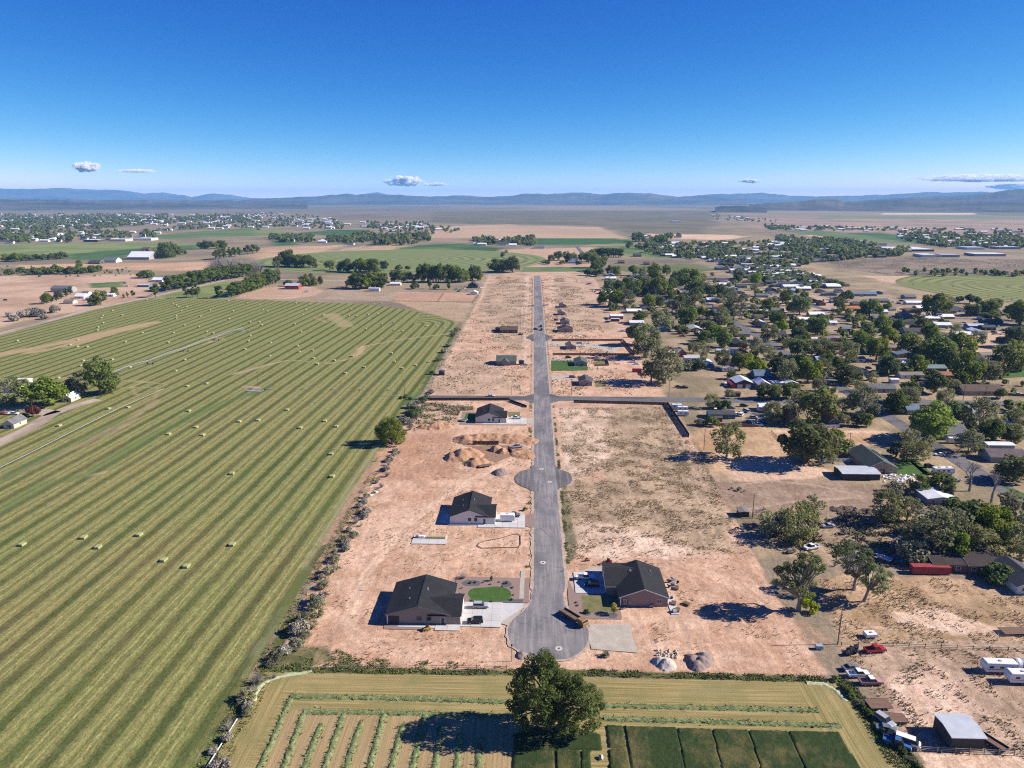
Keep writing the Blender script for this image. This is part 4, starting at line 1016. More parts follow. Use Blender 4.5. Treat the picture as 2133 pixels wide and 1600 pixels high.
L_ELM = leafm('elm_leaves', (.098, .132, .022), (.190, .228, .042), .48)
L_OLV = leafm('olive_leaves', (.145, .160, .058), (.265, .265, .115), .46)
L_BRT = leafm('bright_leaves', (.15, .205, .018), (.25, .29, .034), .32)
L_YEL = leafm('yellow_leaves', (.34, .27, .012), (.46, .35, .02), .32)
L_POP = leafm('poplar_leaves', (.082, .124, .024), (.155, .198, .044), .46)
L_CON = leafm('conifer_needles', (.036, .055, .020), (.075, .088, .034), .1)
L_GRY = leafm('sage_leaves', (.20, .18, .14), (.32, .285, .225), .15)
L_SHB = leafm('willow_shrub_leaves', (.165, .175, .085), (.30, .285, .165), .3)
L_RED = leafm('plum_leaves', (.06, .014, .016), (.10, .024, .024), .2)
L_HERO = leafm('cottonwood_leaves', (.085, .145, .013), (.205, .285, .024), .52)
L_CTW = leafm('thin_cottonwood_leaves', (.120, .160, .042), (.215, .255, .078), .48)
BARK = plain('bark', (.11, .082, .062), .95, .1, 0, .3, 3)
BARKG = plain('grey_bark', (.24, .215, .19), .95, .1, 0, .25, 3)

def leaves_mesh(name, seed, clumps, leaf, mat, flat_=.85):
    r = np.random.RandomState(seed); V = []
    for (cx_, cy_, cz_, cr, nl) in clumps:
        d = r.normal(size=(nl, 3)); d /= np.linalg.norm(d, axis=1)[:, None]
        rad = cr * (.5 + .5 * r.rand(nl) ** .45)
        p = d * rad[:, None] * np.array([1, 1, flat_]) + np.array([cx_, cy_, cz_])
        nn = d * .9 + r.normal(size=(nl, 3)) * .55 + np.array([0, 0, .35]); nn /= np.linalg.norm(nn, axis=1)[:, None]
        t = np.cross(nn, r.normal(size=(nl, 3))); t /= np.linalg.norm(t, axis=1)[:, None]
        b = np.cross(nn, t); s = leaf * (.55 + .9 * r.rand(nl))[:, None]
        asp = (.6 + .5 * r.rand(nl))[:, None]
        V.append(np.stack([p - t * s * .5, p - b * s * .5 * asp, p + t * s * .5, p + b * s * .5 * asp], 1))
    V = np.concatenate(V); n_ = len(V)
    V[:, :, 2] = np.maximum(V[:, :, 2], .03)
    return mesh_np(name, V.reshape(-1, 3), np.arange(n_ * 4).reshape(n_, 4), mat)

def crown_clumps(seed, c, rad, k, cr, nl, low=-.55):
    r = np.random.RandomState(seed); out = []
    while len(out) < k:
        d = r.normal(size=3); d /= np.linalg.norm(d)
        if d[2] < low: continue
        q = .55 + .5 * r.rand() ** .6
        w = cr * (.7 + .65 * r.rand())
        out.append((c[0] + d[0] * rad[0] * q, c[1] + d[1] * rad[1] * q, c[2] + d[2] * rad[2] * q, w, int(nl * (w / cr) ** 2)))
    return out

def trunk_mesh(name, seed, clumps, h0, r0, mat, nb=9, lean=0.0, stems=1):
    r = np.random.RandomState(seed + 99); mb = MB()
    for s in range(stems):
        a = 2 * math.pi * s / stems + r.rand()
        o = Vector((math.cos(a) * r0 * .8, math.sin(a) * r0 * .8, 0)) if stems > 1 else Vector((0, 0, 0))
        top = Vector((lean * h0 + (math.cos(a) * h0 * .25 if stems > 1 else 0), math.sin(a) * h0 * .25 if stems > 1 else 0, h0))
        mid = o + (top - o) * .5 + Vector((r.normal() * .05 * h0, r.normal() * .05 * h0, 0))
        rr = r0 / math.sqrt(stems)
        mb.tube(o - Vector((0, 0, .3)), mid, rr * 1.15, rr * .9, 7); mb.tube(mid, top, rr * .9, rr * .72, 7)
        idx = r.permutation(len(clumps))[:max(3, nb // stems)]
        for i in idx:
            c = Vector(clumps[i][:3]); st = top - Vector((0, 0, h0 * .25 * r.rand()))
            m1 = st + (c - st) * .5 + Vector((r.normal(), r.normal(), r.normal() + 1)) * (c - st).length * .08
            mb.tube(st, m1, rr * .5, rr * .33, 5, False); mb.tube(m1, c, rr * .33, rr * .10, 5, False)
    m = mb.mesh(name, mat); return m

TREES = {}
def tree_kind(code, name, look, variants):
    TREES[code] = (name, look, variants)
def mk(code, name, look, mat, barkm, nv, c, rad, k, cr, nl, leaf, h0, r0, nb=8, low=-.55, stems=1, flat_=.85):
    vs = []
    for v in range(nv):
        s = hash_(code) * 100 + v * 7
        rr = np.random.RandomState(s)
        rd = [q * (1 + .16 * (rr.rand() - .5) * 2) for q in rad]
        cl = crown_clumps(s, c, rd, k, cr, nl, low)
        vs.append((leaves_mesh('crown', s, cl, leaf, mat, flat_), trunk_mesh('trunk', s, cl, h0, r0, barkm, nb, rr.uniform(-.08, .08), stems)))
    tree_kind(code, name, look, vs)
def hash_(s): return sum(ord(ch) * (i + 3) for i, ch in enumerate(s)) % 997
# every kind is modelled 10 m tall
mk('e', 'elm_tree', 'dark green bushy tree', L_ELM, BARK, 5, (0, 0, 5.0), (4.0, 4.0, 4.3), 36, 1.45, 95, .60, 2.4, .34, 8, -.85)
mk('b', 'willow_tree', 'bright yellow-green round tree', L_BRT, BARK, 3, (0, 0, 5.0), (4.0, 4.0, 4.2), 36, 1.5, 95, .60, 2.4, .34, 8, -.85)
mk('y', 'yellow_tree', 'yellow leafed tree', L_YEL, BARK, 2, (0, 0, 5.9), (3.2, 3.2, 3.6), 20, 1.4, 80, .62, 3.0, .3)
mk('o', 'olive_tree', 'grey-green loose tree', L_OLV, BARKG, 5, (0, 0, 5.1), (4.3, 4.3, 4.2), 38, 1.25, 62, .50, 2.2, .32, 14, -.85, 2)
mk('p', 'poplar_tree', 'tall narrow poplar', L_POP, BARK, 4, (0, 0, 5.4), (1.35, 1.35, 4.3), 20, .85, 70, .55, 2.0, .24, 6, -.95)
mk('c', 'conifer_tree', 'dark pointed evergreen', L_CON, BARK, 2, (0, 0, 3.6), (1.7, 1.7, 3.0), 16, .95, 90, .45, 3.0, .22, 4, -.9)
mk('r', 'plum_tree', 'dark red leafed round tree', L_RED, BARK, 1, (0, 0, 5.4), (4.3, 4.3, 4.2), 20, 1.7, 90, .8, 2.5, .3)
mk('s', 'sagebrush', 'grey dry shrub', L_GRY, BARKG, 4, (0, 0, 3.6), (5.5, 5.5, 3.6), 16, 2.6, 60, 1.5, 1.0, .3, 8, -.25)
mk('g', 'green_shrub', 'green rounded shrub', L_POP, BARK, 3, (0, 0, 4.2), (5.2, 5.2, 4.4), 16, 2.4, 80, 1.4, 1.0, .3, 6, -.3)
mk('h', 'olive_shrub', 'grey-green willow shrub', L_SHB, BARKG, 4, (0, 0, 3.8), (5.6, 5.6, 4.2), 22, 2.0, 42, 1.0, 1.0, .3, 8, -.4)
def bare_mesh(seed, n=5):
    r = np.random.RandomState(seed); mb = MB()
    def grow(p, d, L, rad, k):
        q = p + d * L; mb.tube(p, q, rad, rad * .7, 5, False)
        if k == 0: return
        for _ in range(3 if k > 1 else 4):
            nd = (d + Vector(r.normal(size=3)) * .48 + Vector((0, 0, .12))).normalized()
            grow(q, nd, L * r.uniform(.55, .8), rad * .6, k - 1)
    grow(Vector((0, 0, -.2)), Vector((0, 0, 1)), 3.2, .26, 4)
    return mb.mesh('branches', BARKG)
def bare_trunk(seed):
    return MB().tube((0, 0, -.3), (0, 0, 3.1), .34, .27, 8).mesh('trunk', BARKG)
tree_kind('n', 'bare_tree', 'leafless grey tree', [(bare_mesh(3), bare_trunk(0)), (bare_mesh(8), bare_trunk(1)), (bare_mesh(15), bare_trunk(2))])
def sticks(seed):
    r = np.random.RandomState(seed); mb = MB()
    for k in range(70):
        a, b = r.uniform(0, 6.28), r.uniform(.1, 1.0); o = Vector((math.cos(a) * b * 1.2, math.sin(a) * b * 1.2, 0)); L = r.uniform(5, 10)
        d = Vector((math.cos(a) * b, math.sin(a) * b, 1.1)).normalized(); mb.tube(o, o + d * L, .16, .05, 3, False)
        e = o + d * L * .6; mb.tube(e, e + (d + Vector(r.normal(size=3)) * .5).normalized() * L * .4, .1, .04, 3, False)
    return mb.mesh('branches', BARKG)
tree_kind('d', 'dead_shrub', 'leafless grey shrub', [(sticks(1), bare_trunk(3)), (sticks(2), bare_trunk(4))])

ALLTREES = []
def tree_at(code, x, y, h, group, wide=1.0, label=None):
    name, look, vs = TREES[code]
    cm, tm = vs[rng.randrange(len(vs))]
    s = h / 10.0
    t = thing(name, label or '', 'shrub' if code in 'sghd' else 'tree', (x, y, 0), rng.uniform(0, 6.28), group, (s * wide, s * wide, s))
    ob('trunk', tm, t); ob('crown' if code not in 'nd' else 'branches', cm, t)
    ALLTREES.append([t, look, x, y, h, bool(label)])
    return t
def tree_px(code, px, pb, hp, group, wide=1.0, label=None):
    """base at photo point (px, pb), hp photo pixels tall"""
    hp = hp * 1.14
    x, y = G(px, pb)
    dep = math.atan2(H, math.hypot(x, y))
    sc = F / np.dot(np.array([x, y, -H]), FW)
    h = hp / sc / math.cos(dep) / (1 + hp / 1479 * math.tan(dep) * 0)
    return tree_at(code, x, y, h, group, wide, label)

TOWNTREES = '''o1513,952,60 e1675,966,84,1.0 o1708,963,66 e1737,950,47 c1865,952,44,1.5 o1905,962,60 b1938,917,70,1.1 o2018,943,38,1.3 e2065,922,45 o2108,925,36
h1867,1028,22,1.4 e1914,1028,34 e1955,1025,38,1.4 c1975,1040,36 c2003,1055,16,1.6 o1686,1085,46 o1660,1126,62 h1615,1108,44 o1845,1088,56,1.1 o1889,1083,42 o1960,1142,82 e2002,1122,78 o1922,1152,70,1.1 e2060,1137,74 o2102,1122,80 o2040,1162,62 o2125,1166,62 e1985,1166,52 h1900,1168,40 h1910,1176,26 g2075,1207,26,1.5 g2100,1205,22,1.3 n2019,1023,64 n2064,1050,68 n1885,1030,18 b2110,1002,50,1.3 b2130,985,34
e1660,790,50,1.2 o1640,801,45 e1682,798,50 o1716,786,34 e1762,799,34,1.5 o1790,816,22 b1700,882,68 o1662,866,44 o1798,866,54,1.15 o1755,858,26 c1783,888,34,1.6 e1805,888,24 o1757,887,24 o1612,829,28 e1648,831,28,1.2 o1706,816,28 o1607,883,40 e1862,861,44 o1885,853,46 e1890,838,42 o1640,884,30 o1628,878,24
e1855,781,36 e1910,776,32 o1890,846,34 c1866,861,34,1.7 e1945,819,40 o1970,849,36 o1985,816,24 g1992,871,30,1.0 o2042,891,52,1.2 e2065,917,44 e2107,922,34 o2122,891,36,1.3 e2008,801,62,.8 o2050,796,44,1.2 e2098,783,62,1.1 e2126,772,40 e2083,830,20,1.2 o2030,872,26
e1945,663,50 o1972,639,24 g1996,631,14 e2020,632,18 e2036,635,16 e2022,658,22,1.4 e2055,656,30,1.3 e2073,647,22 b2064,666,16,1.8 e2100,656,20 e2125,676,46,1.1 e2128,715,30 b1850,713,30 e1890,736,42 y1925,743,26 e1938,713,36 e1945,759,56,1.1 o1975,736,40 b2000,741,46,1.2 e1978,766,38 o2033,721,30 e2107,723,38 o2127,721,28 e1920,690,26 e1870,690,24 o1905,665,20 o1990,700,22
g1760,626,18 b1675,623,16 e1636,633,26 e1665,656,38 o1606,646,26 b1645,651,16 e1745,647,24 e1810,663,38,1.1 c1785,661,18 b1848,647,16 e1766,669,14 e1707,671,16 o1730,669,12 e1620,681,32 b1627,691,22 b1668,684,18 e1698,699,36,1.1 o1600,711,34 e1662,709,28 b1681,709,16 o1638,726,20 o1575,738,30 o1600,749,28 e1660,743,36 o1690,743,32 o1712,743,38 o1738,746,30 o1768,756,40 e1790,726,32 b1575,783,34 e1625,781,34,1.2 e1805,709,32 e1835,691,30 b1848,706,22 b1825,751,46 e1845,776,32 y1842,723,20 y1575,679,14 y1587,650,12 e1720,760,26 e1745,770,24 o1815,800,22
o1344,745,64,.9 e1328,719,42 e1331,673,24,1.2 o1380,689,44 e1428,683,40 o1400,651,26 e1412,691,14 e1260,635,28 e1284,639,34 o1305,639,30 e1320,621,32 e1268,604,22 e1290,611,26 e1350,643,26 b1370,616,36 e1345,613,30 e1388,613,28 e1362,584,30 e1388,573,20 e1320,574,20 b1285,574,20 e1272,571,18 o1340,579,22 n1270,583,24 g1247,576,16 g1228,574,14 b1378,591,16 e1400,625,18 g1422,623,14 e1436,611,46 e1410,598,28 e1450,621,30 b1452,626,18 o1462,603,26 e1478,619,26 e1500,619,26 o1520,629,26 o1510,653,30 o1528,666,42 o1552,629,14 o1446,657,38 o1430,653,28 e1464,661,22 e1478,665,20 o1502,676,32 b1478,689,18 e1488,711,32 e1466,717,26 e1508,723,32 o1528,701,22 b1547,713,14 o1464,743,28 o1444,736,22 o1545,736,22 e1537,586,22 b1574,593,24 e1596,589,14 e1575,617,14 o1568,656,20 e1597,649,24 e1415,640,24 e1375,640,20 e1306,600,22 e1330,600,22 e1400,600,20
o1383,798,64,1.0 o1356,797,44 h1426,771,20 g1437,769,18 e1459,771,22,1.2 o1507,766,36 e1540,771,34 b1556,761,24 e1523,790,18 b1546,793,14 o1519,829,18 e1590,831,28 e1612,833,26 o1481,851,26 g1497,851,16 g1510,851,18 g1484,887,18 h1458,886,14
g1570,568,12 e1240,566,20 e1250,563,22 e1236,548,18 '''
FARMTREES = '''b95,846,54,1.25 o12,846,52,1.1 e210,823,64 o165,823,42,1.1 o50,812,22 r68,869,22,1.0 e30,802,18
p324,619,26,1.6 p390,621,25,1.2 p401,620,23,1.3 p412,619,25,1.3 p458,621,24,1.6 e98,633,20 c108,630,22 c118,627,24 c128,623,24 c138,618,22 c148,613,20 e210,636,26,1.1 e196,637,20 e240,616,16 p278,619,13,1.4 p258,622,10 p266,620,11 p346,607,26,1.9 p356,605,29,1.9 p366,603,28,1.9 p377,601,27,1.9 p387,599,26,1.9 p397,597,29,1.9 p408,595,28,1.9 p418,593,27,1.9 p428,591,26,1.9 p439,589,29,1.9 p449,587,28,1.9 p459,585,27,1.9 p470,583,26,1.9 p470,583,23,1.9 p476,582,26,1.9 p482,581,25,1.9 p488,580,24,1.9 p495,579,23,1.9 p501,578,26,1.9 p507,577,25,1.9 p513,576,24,1.9 p520,575,23,1.9 p482,619,24,1.9 p489,617,27,1.9 p496,615,26,1.9 p503,613,25,1.9 p510,611,24,1.9 p517,609,27,1.9 p524,607,26,1.9 p531,605,25,1.9 p538,603,24,1.9 p545,601,27,1.9 p548,598,25,1.9 p554,596,28,1.9 p561,594,27,1.9 p568,592,26,1.9 p575,590,25,1.9 o527,602,30 o540,596,30 e560,585,22 o575,580,18
s50,661,15 s30,669,13 s65,656,16 s82,659,16 s114,651,14 s20,660,10 s92,665,10
g60,573,12 g75,572,14 g90,571,13 g104,572,14 g120,570,16 g132,571,12 g146,571,14 g160,569,13 g174,570,12 g190,568,14 g205,566,12 e165,557,13 g45,569,12 g20,573,12 g305,579,15,1.3 g290,578,8
e345,538,28 e356,536,26 e366,535,24 o340,536,20 g382,530,10 o318,534,16 o300,532,10
e418,519,14 e428,519,15 e438,518,15 e448,519,14 e458,518,15 e468,518,14
p450,541,19,1.6 p458,540,20,1.6 p466,539,19,1.6 p480,537,20,1.6 p490,535,19,1.6 p500,534,18,1.6 p515,530,18,1.7 p526,529,18,1.7 p536,527,16,1.7
d445,570,26,.8 d455,568,30,.8 d466,566,30,.8 d476,568,32,.8 d486,566,30,.8 d496,567,30,.8 d506,568,26,.8 d528,568,28,.8 d538,570,24,.8 d490,574,24,.8 d470,574,22,.8
b12,545,16 g24,544,13 b35,545,18 g46,544,14 g62,543,11 g76,542,12 g90,542,12 g104,541,12 g118,540,12 g132,539,13
e583,556,22 e594,555,26 e604,555,30 e614,556,26 e624,557,22 e634,557,24 e644,556,22 e652,558,18 o575,558,14
e687,563,20 d705,565,18,.6 e715,566,22 e725,567,24 d740,567,16,.6 e752,568,28 e762,566,24 e772,566,22 e780,569,26 e800,563,18 g830,563,10 g850,563,9
e740,601,28 e750,602,30 b762,602,26 e774,601,30 e785,600,28 e798,600,26 c778,598,26 e728,598,16
e822,588,22 b836,588,22 e848,588,22 c862,588,22 b636,596,22 e648,594,20 c668,594,24 e628,598,14 e655,596,14 g600,596,12
e878,588,34,.8 e890,588,36,.8 e902,587,34,.8 e914,588,36,.8 e925,588,34,.8 e936,588,32,.8 e948,588,30,.8 e958,589,28,.8 e968,588,26,.8 e985,586,28,.7 e995,585,26,.7 p895,602,18,1.2 p935,603,20,1.1 g863,602,12 g908,602,9
e1032,567,24,1.1 e1045,566,22 e1068,568,32,1.0 e1058,565,22 d1055,527,8 e1048,536,10
p1238,536,17,2 p1243,536,17,2 p1248,536,17,2 p1253,536,18,2 p1258,536,17,2 p1263,536,17,2 p1268,536,18,2 p1273,536,17,2 p1278,536,17,2 p1283,536,17,2 p1288,536,16,2 p1293,536,17,2 e1232,530,10
e1148,545,14 e1163,542,18 e1180,543,16 e1185,548,18 e1195,546,16 e1212,545,18 e1226,548,22 e1233,545,20 e1238,558,26 e1243,565,22 g1205,552,8 g1170,551,8 g1140,551,8
e1330,503,18 e1322,504,12 e1312,515,12 e1380,510,18 e1368,508,14 e1308,518,10 b1326,518,9 e1258,545,14 '''
ROADTREES = []
def parse_trees(txt, group):
    import re
    for tok in txt.split():
        m_ = re.match(r'([a-z])([\d.,]+)$', tok); v = [float(q) for q in m_.group(2).split(',')]
        tree_px(m_.group(1), v[0], v[1], v[2], group + ' (' + TREES[m_.group(1)][0].replace('_', ' ') + 's)', v[3] if len(v) > 3 else 1.0)
parse_trees(TOWNTREES, 'trees among the town houses')
parse_trees(FARMTREES, 'trees on the farmland')

# ---------------------------------------------------------------- the trees one sees singly
def hero(name, label, px, pb, clumps, leaf, mat, seed, h0, r0, nb, stems=1, lean=0, barkm=BARK, sc=None):
    x, y = G(px, pb)
    t = thing(name, label, 'tree', (x, y, 0), 0, None, sc)
    part('trunk', trunk_mesh('trunk', seed, clumps, h0, r0, barkm, nb, lean, stems), None, t)
    part('crown', leaves_mesh('crown', seed, clumps, leaf, mat), None, t)
    return t
cl = crown_clumps(11, (-2.0, 0, 10.2), (6.2, 6.2, 6.6), 92, 1.3, 150, -.8) + crown_clumps(12, (6.6, -1.5, 7.2), (5.4, 5.2, 5.8), 66, 1.2, 150, -.9) + crown_clumps(13, (-3.5, 0, 5.6), (5.6, 5.0, 3.6), 40, 1.1, 140, -.7) + crown_clumps(14, (-1.5, 0, 15.4), (2.4, 2.4, 2.6), 12, 1.0, 140)
hero('cottonwood_tree', 'big dark green cottonwood standing in the lower hay field, nearest tree', 1143, 1522, cl, .38, L_HERO, 5, 5.0, .62, 34, 1, 0, BARK, (1.02, 1.02, 1.13))
cl = crown_clumps(21, (-2.5, 0, 10.5), (5.6, 5.2, 5.6), 46, 1.0, 85, -.7) + crown_clumps(22, (1.5, 0, 15.5), (4.2, 4.2, 3.8), 28, .95, 80, -.7)
hero('cottonwood_tree', 'tall thin-leaved cottonwood casting its branch shadow on the bare lot', 1663, 1271, cl, .42, L_CTW, 6, 5.2, .7, 40, 1, -.05, BARKG)
cl = crown_clumps(23, (0, 0, 3.0), (2.2, 2.2, 2.8), 16, .95, 110, -.8)
hero('willow_tree', 'bright green sapling against the foot of the tall thin cottonwood', 1687, 1274, cl, .40, L_BRT, 7, 1.4, .16, 8)
cl = crown_clumps(24, (-1.5, 0, 10.5), (5.8, 5.2, 5.6), 40, 1.0, 85, -.75)
hero('cottonwood_tree', 'grey-limbed cottonwood standing behind its leaning twin in the brown yard', 1779, 1228, cl, .42, L_CTW, 8, 4.6, .5, 34, 1, .02, BARKG)
cl = crown_clumps(25, (2.6, 0, 8.2), (4.8, 4.4, 5.2), 38, 1.0, 85, -.8)
hero('cottonwood_tree', 'leaning cottonwood with low green right side, in front of its grey twin', 1799, 1252, cl, .42, L_CTW, 9, 4.2, .45, 30, 1, .25, BARKG)
cl = crown_clumps(31, (0, 0, 7.0), (7.0, 6.2, 6.6), 66, 1.7, 150, -.75)
hero('elm_tree', 'lone round dark tree at the edge of the hay field', 816, 925, cl, .50, L_ELM, 10, 2.5, .5, 22)
ROUND = G(816, 925)

# ---------------------------------------------------------------- brush along the edge of the hay field
for k in range(92):
    yy = 122 + 318 * (k / 92.0) ** 1.12 + rng.uniform(-1.2, 1.2)
    if abs(yy - ROUND[1]) < 9: continue
    xx = -66.5 + rng.uniform(-2.4, 2.4) - (2.0 if yy < 165 else 0) + (1.5 if 165 < yy < 200 else 0)
    code = rng.choice('sshdshd' if yy > 205 else 'hhsdsh')
    tree_at(code, xx, yy, rng.uniform(1.2, 2.9) * (1.35 if yy < 215 and rng.random() < .5 else 1), 'brush along the edge of the hay field')
for px, py, code, h in [(915, 752, 'h', 4), (925, 735, 's', 4), (935, 722, 's', 4), (945, 700, 'h', 5), (952, 690, 'h', 5), (900, 780, 'g', 3), (872, 832, 'd', 3), (880, 838, 'g', 4), (862, 842, 'd', 3), (858, 850, 's', 4), (866, 860, 'g', 5), (860, 870, 'g', 5), (850, 868, 's', 4), (842, 880, 's', 4), (890, 832, 's', 3), (845, 829, 'g', 2.5), (855, 833, 'g', 2), (836, 831, 'g', 2)]:
    x, y = G(px, py); tree_at(code, x, y, h, 'brush along the edge of the hay field')
for k in range(26):      # brush in the waste ground and yards on the right
    px, py = rng.choice([(1530, 1030), (1545, 1045), (1680, 1105), (1720, 1120), (1600, 1120), (1760, 1110), (1860, 1120), (1560, 1020), (1640, 1140), (1930, 1110), (1710, 1180), (1790, 1150)])
    x, y = G(px + rng.uniform(-30, 30), py + rng.uniform(-14, 14)); tree_at(rng.choice('hhsd'), x, y, rng.uniform(.8, 2.2), 'brush in the waste ground on the right')
for k in range(30):      # weeds and bushes down the lane beside the lower field
    t_ = k / 29.0; px, py = 1738 + t_ * 175 + rng.uniform(-6, 6), 1415 + t_ * 190
    x, y = G(px, py); tree_at(rng.choice('ggh'), x, y, rng.uniform(.7, 1.5), 'bushes along the wrecking yard fence')

# ================================================================ HOUSES OF THE NEW STREET, FARTHER ALONG
PH('small taupe house with grey roof and small back lawn, nearest the crossroads', 1207, 1233, 804, 12, 'dgrey', 'mauve', 'y', eave=2.8, rise=1.8, short='taupe house by the crossroads')
PH('grey-green roofed house with square dark lawn, right side of the new road', 1197, 1223, 763, 13, 'green', 'grey', 'y', eave=2.8, rise=1.8, short='house with the square dark lawn')
PH('tan roofed house between the two long wooden fences right of the road', 1179, 1200, 728, 13, 'tan', 'mauve', 'y', eave=2.8, rise=1.9, short='tan roofed house between the fences')
PH('charcoal roofed house with wide front gable just beyond the upper wooden fence', 1162, 1193, 692.5, 13, 'char', 'mauve', 'y', eave=2.8, rise=2.3, short='charcoal house beyond the upper fence')
PH('small house with dark grey roof behind the wide charcoal one, right of road', 1168, 1186, 676, 13, 'dgrey', 'mauve', 'y', eave=2.8, rise=2.0, short='small dark roofed house')
PH('small tan house second from the far end of the new row', 1162, 1178, 657, 12, 'rose', 'mauve', 'y', eave=2.8, rise=2.0, short='second farthest tan house')
PH('farthest small tan house of the new row, right of the road', 1165, 1180, 641, 12, 'rose', 'mauve', 'y', eave=2.8, rise=2.0, short='farthest tan house of the row')
PH('long brown house with open carport, alone on the far left of the road', 1042, 1078, 694, 11, 'brown', 'brown', 'x', eave=3.0, rise=2.6, short='long brown house left of the road')
t = PH('grey-green house with several gables, alone left of the road near the crossroads', 1034, 1075, 761, 14, 'green', 'taupe', 'x', eave=3.0, rise=3.0, short='grey-green gabled house left of the road')
w, r, f = MB(), MB(), []
gable(w, r, f, 4.0, 9.5, -1.6, 6.0, 2.9, 1.9, 'y', gables=(True, False)); part('front_gable', w, wallm('wall_taupe', WALLS['taupe']), t); part('gable_roof', r, roofm('shingle_green', ROOFS['green']), t); fascia(f, TRIM, t)
t = PH('dark shed roof carport at the left end of the long brown house', 1032, 1043, 690, 8, 'dbrown', 'dark', 'y', eave=2.2, rise=.6, wins=False, cat='carport', name='carport', short='carport of the brown house')
PH('little dark blue-grey shed alone by the edge of the hay field', 914, 925, 782, 4.5, 'dgrey', 'dark', 'y', eave=2.5, rise=.5, wins=False, cat='shed', name='shed', short='little blue-grey shed')
PH('small dark shed beside the drive of the grey-green gabled house', 1081, 1091, 760, 3.5, 'char', 'dark', 'y', eave=2.4, rise=.5, wins=False, cat='shed', name='shed', short='small dark shed')

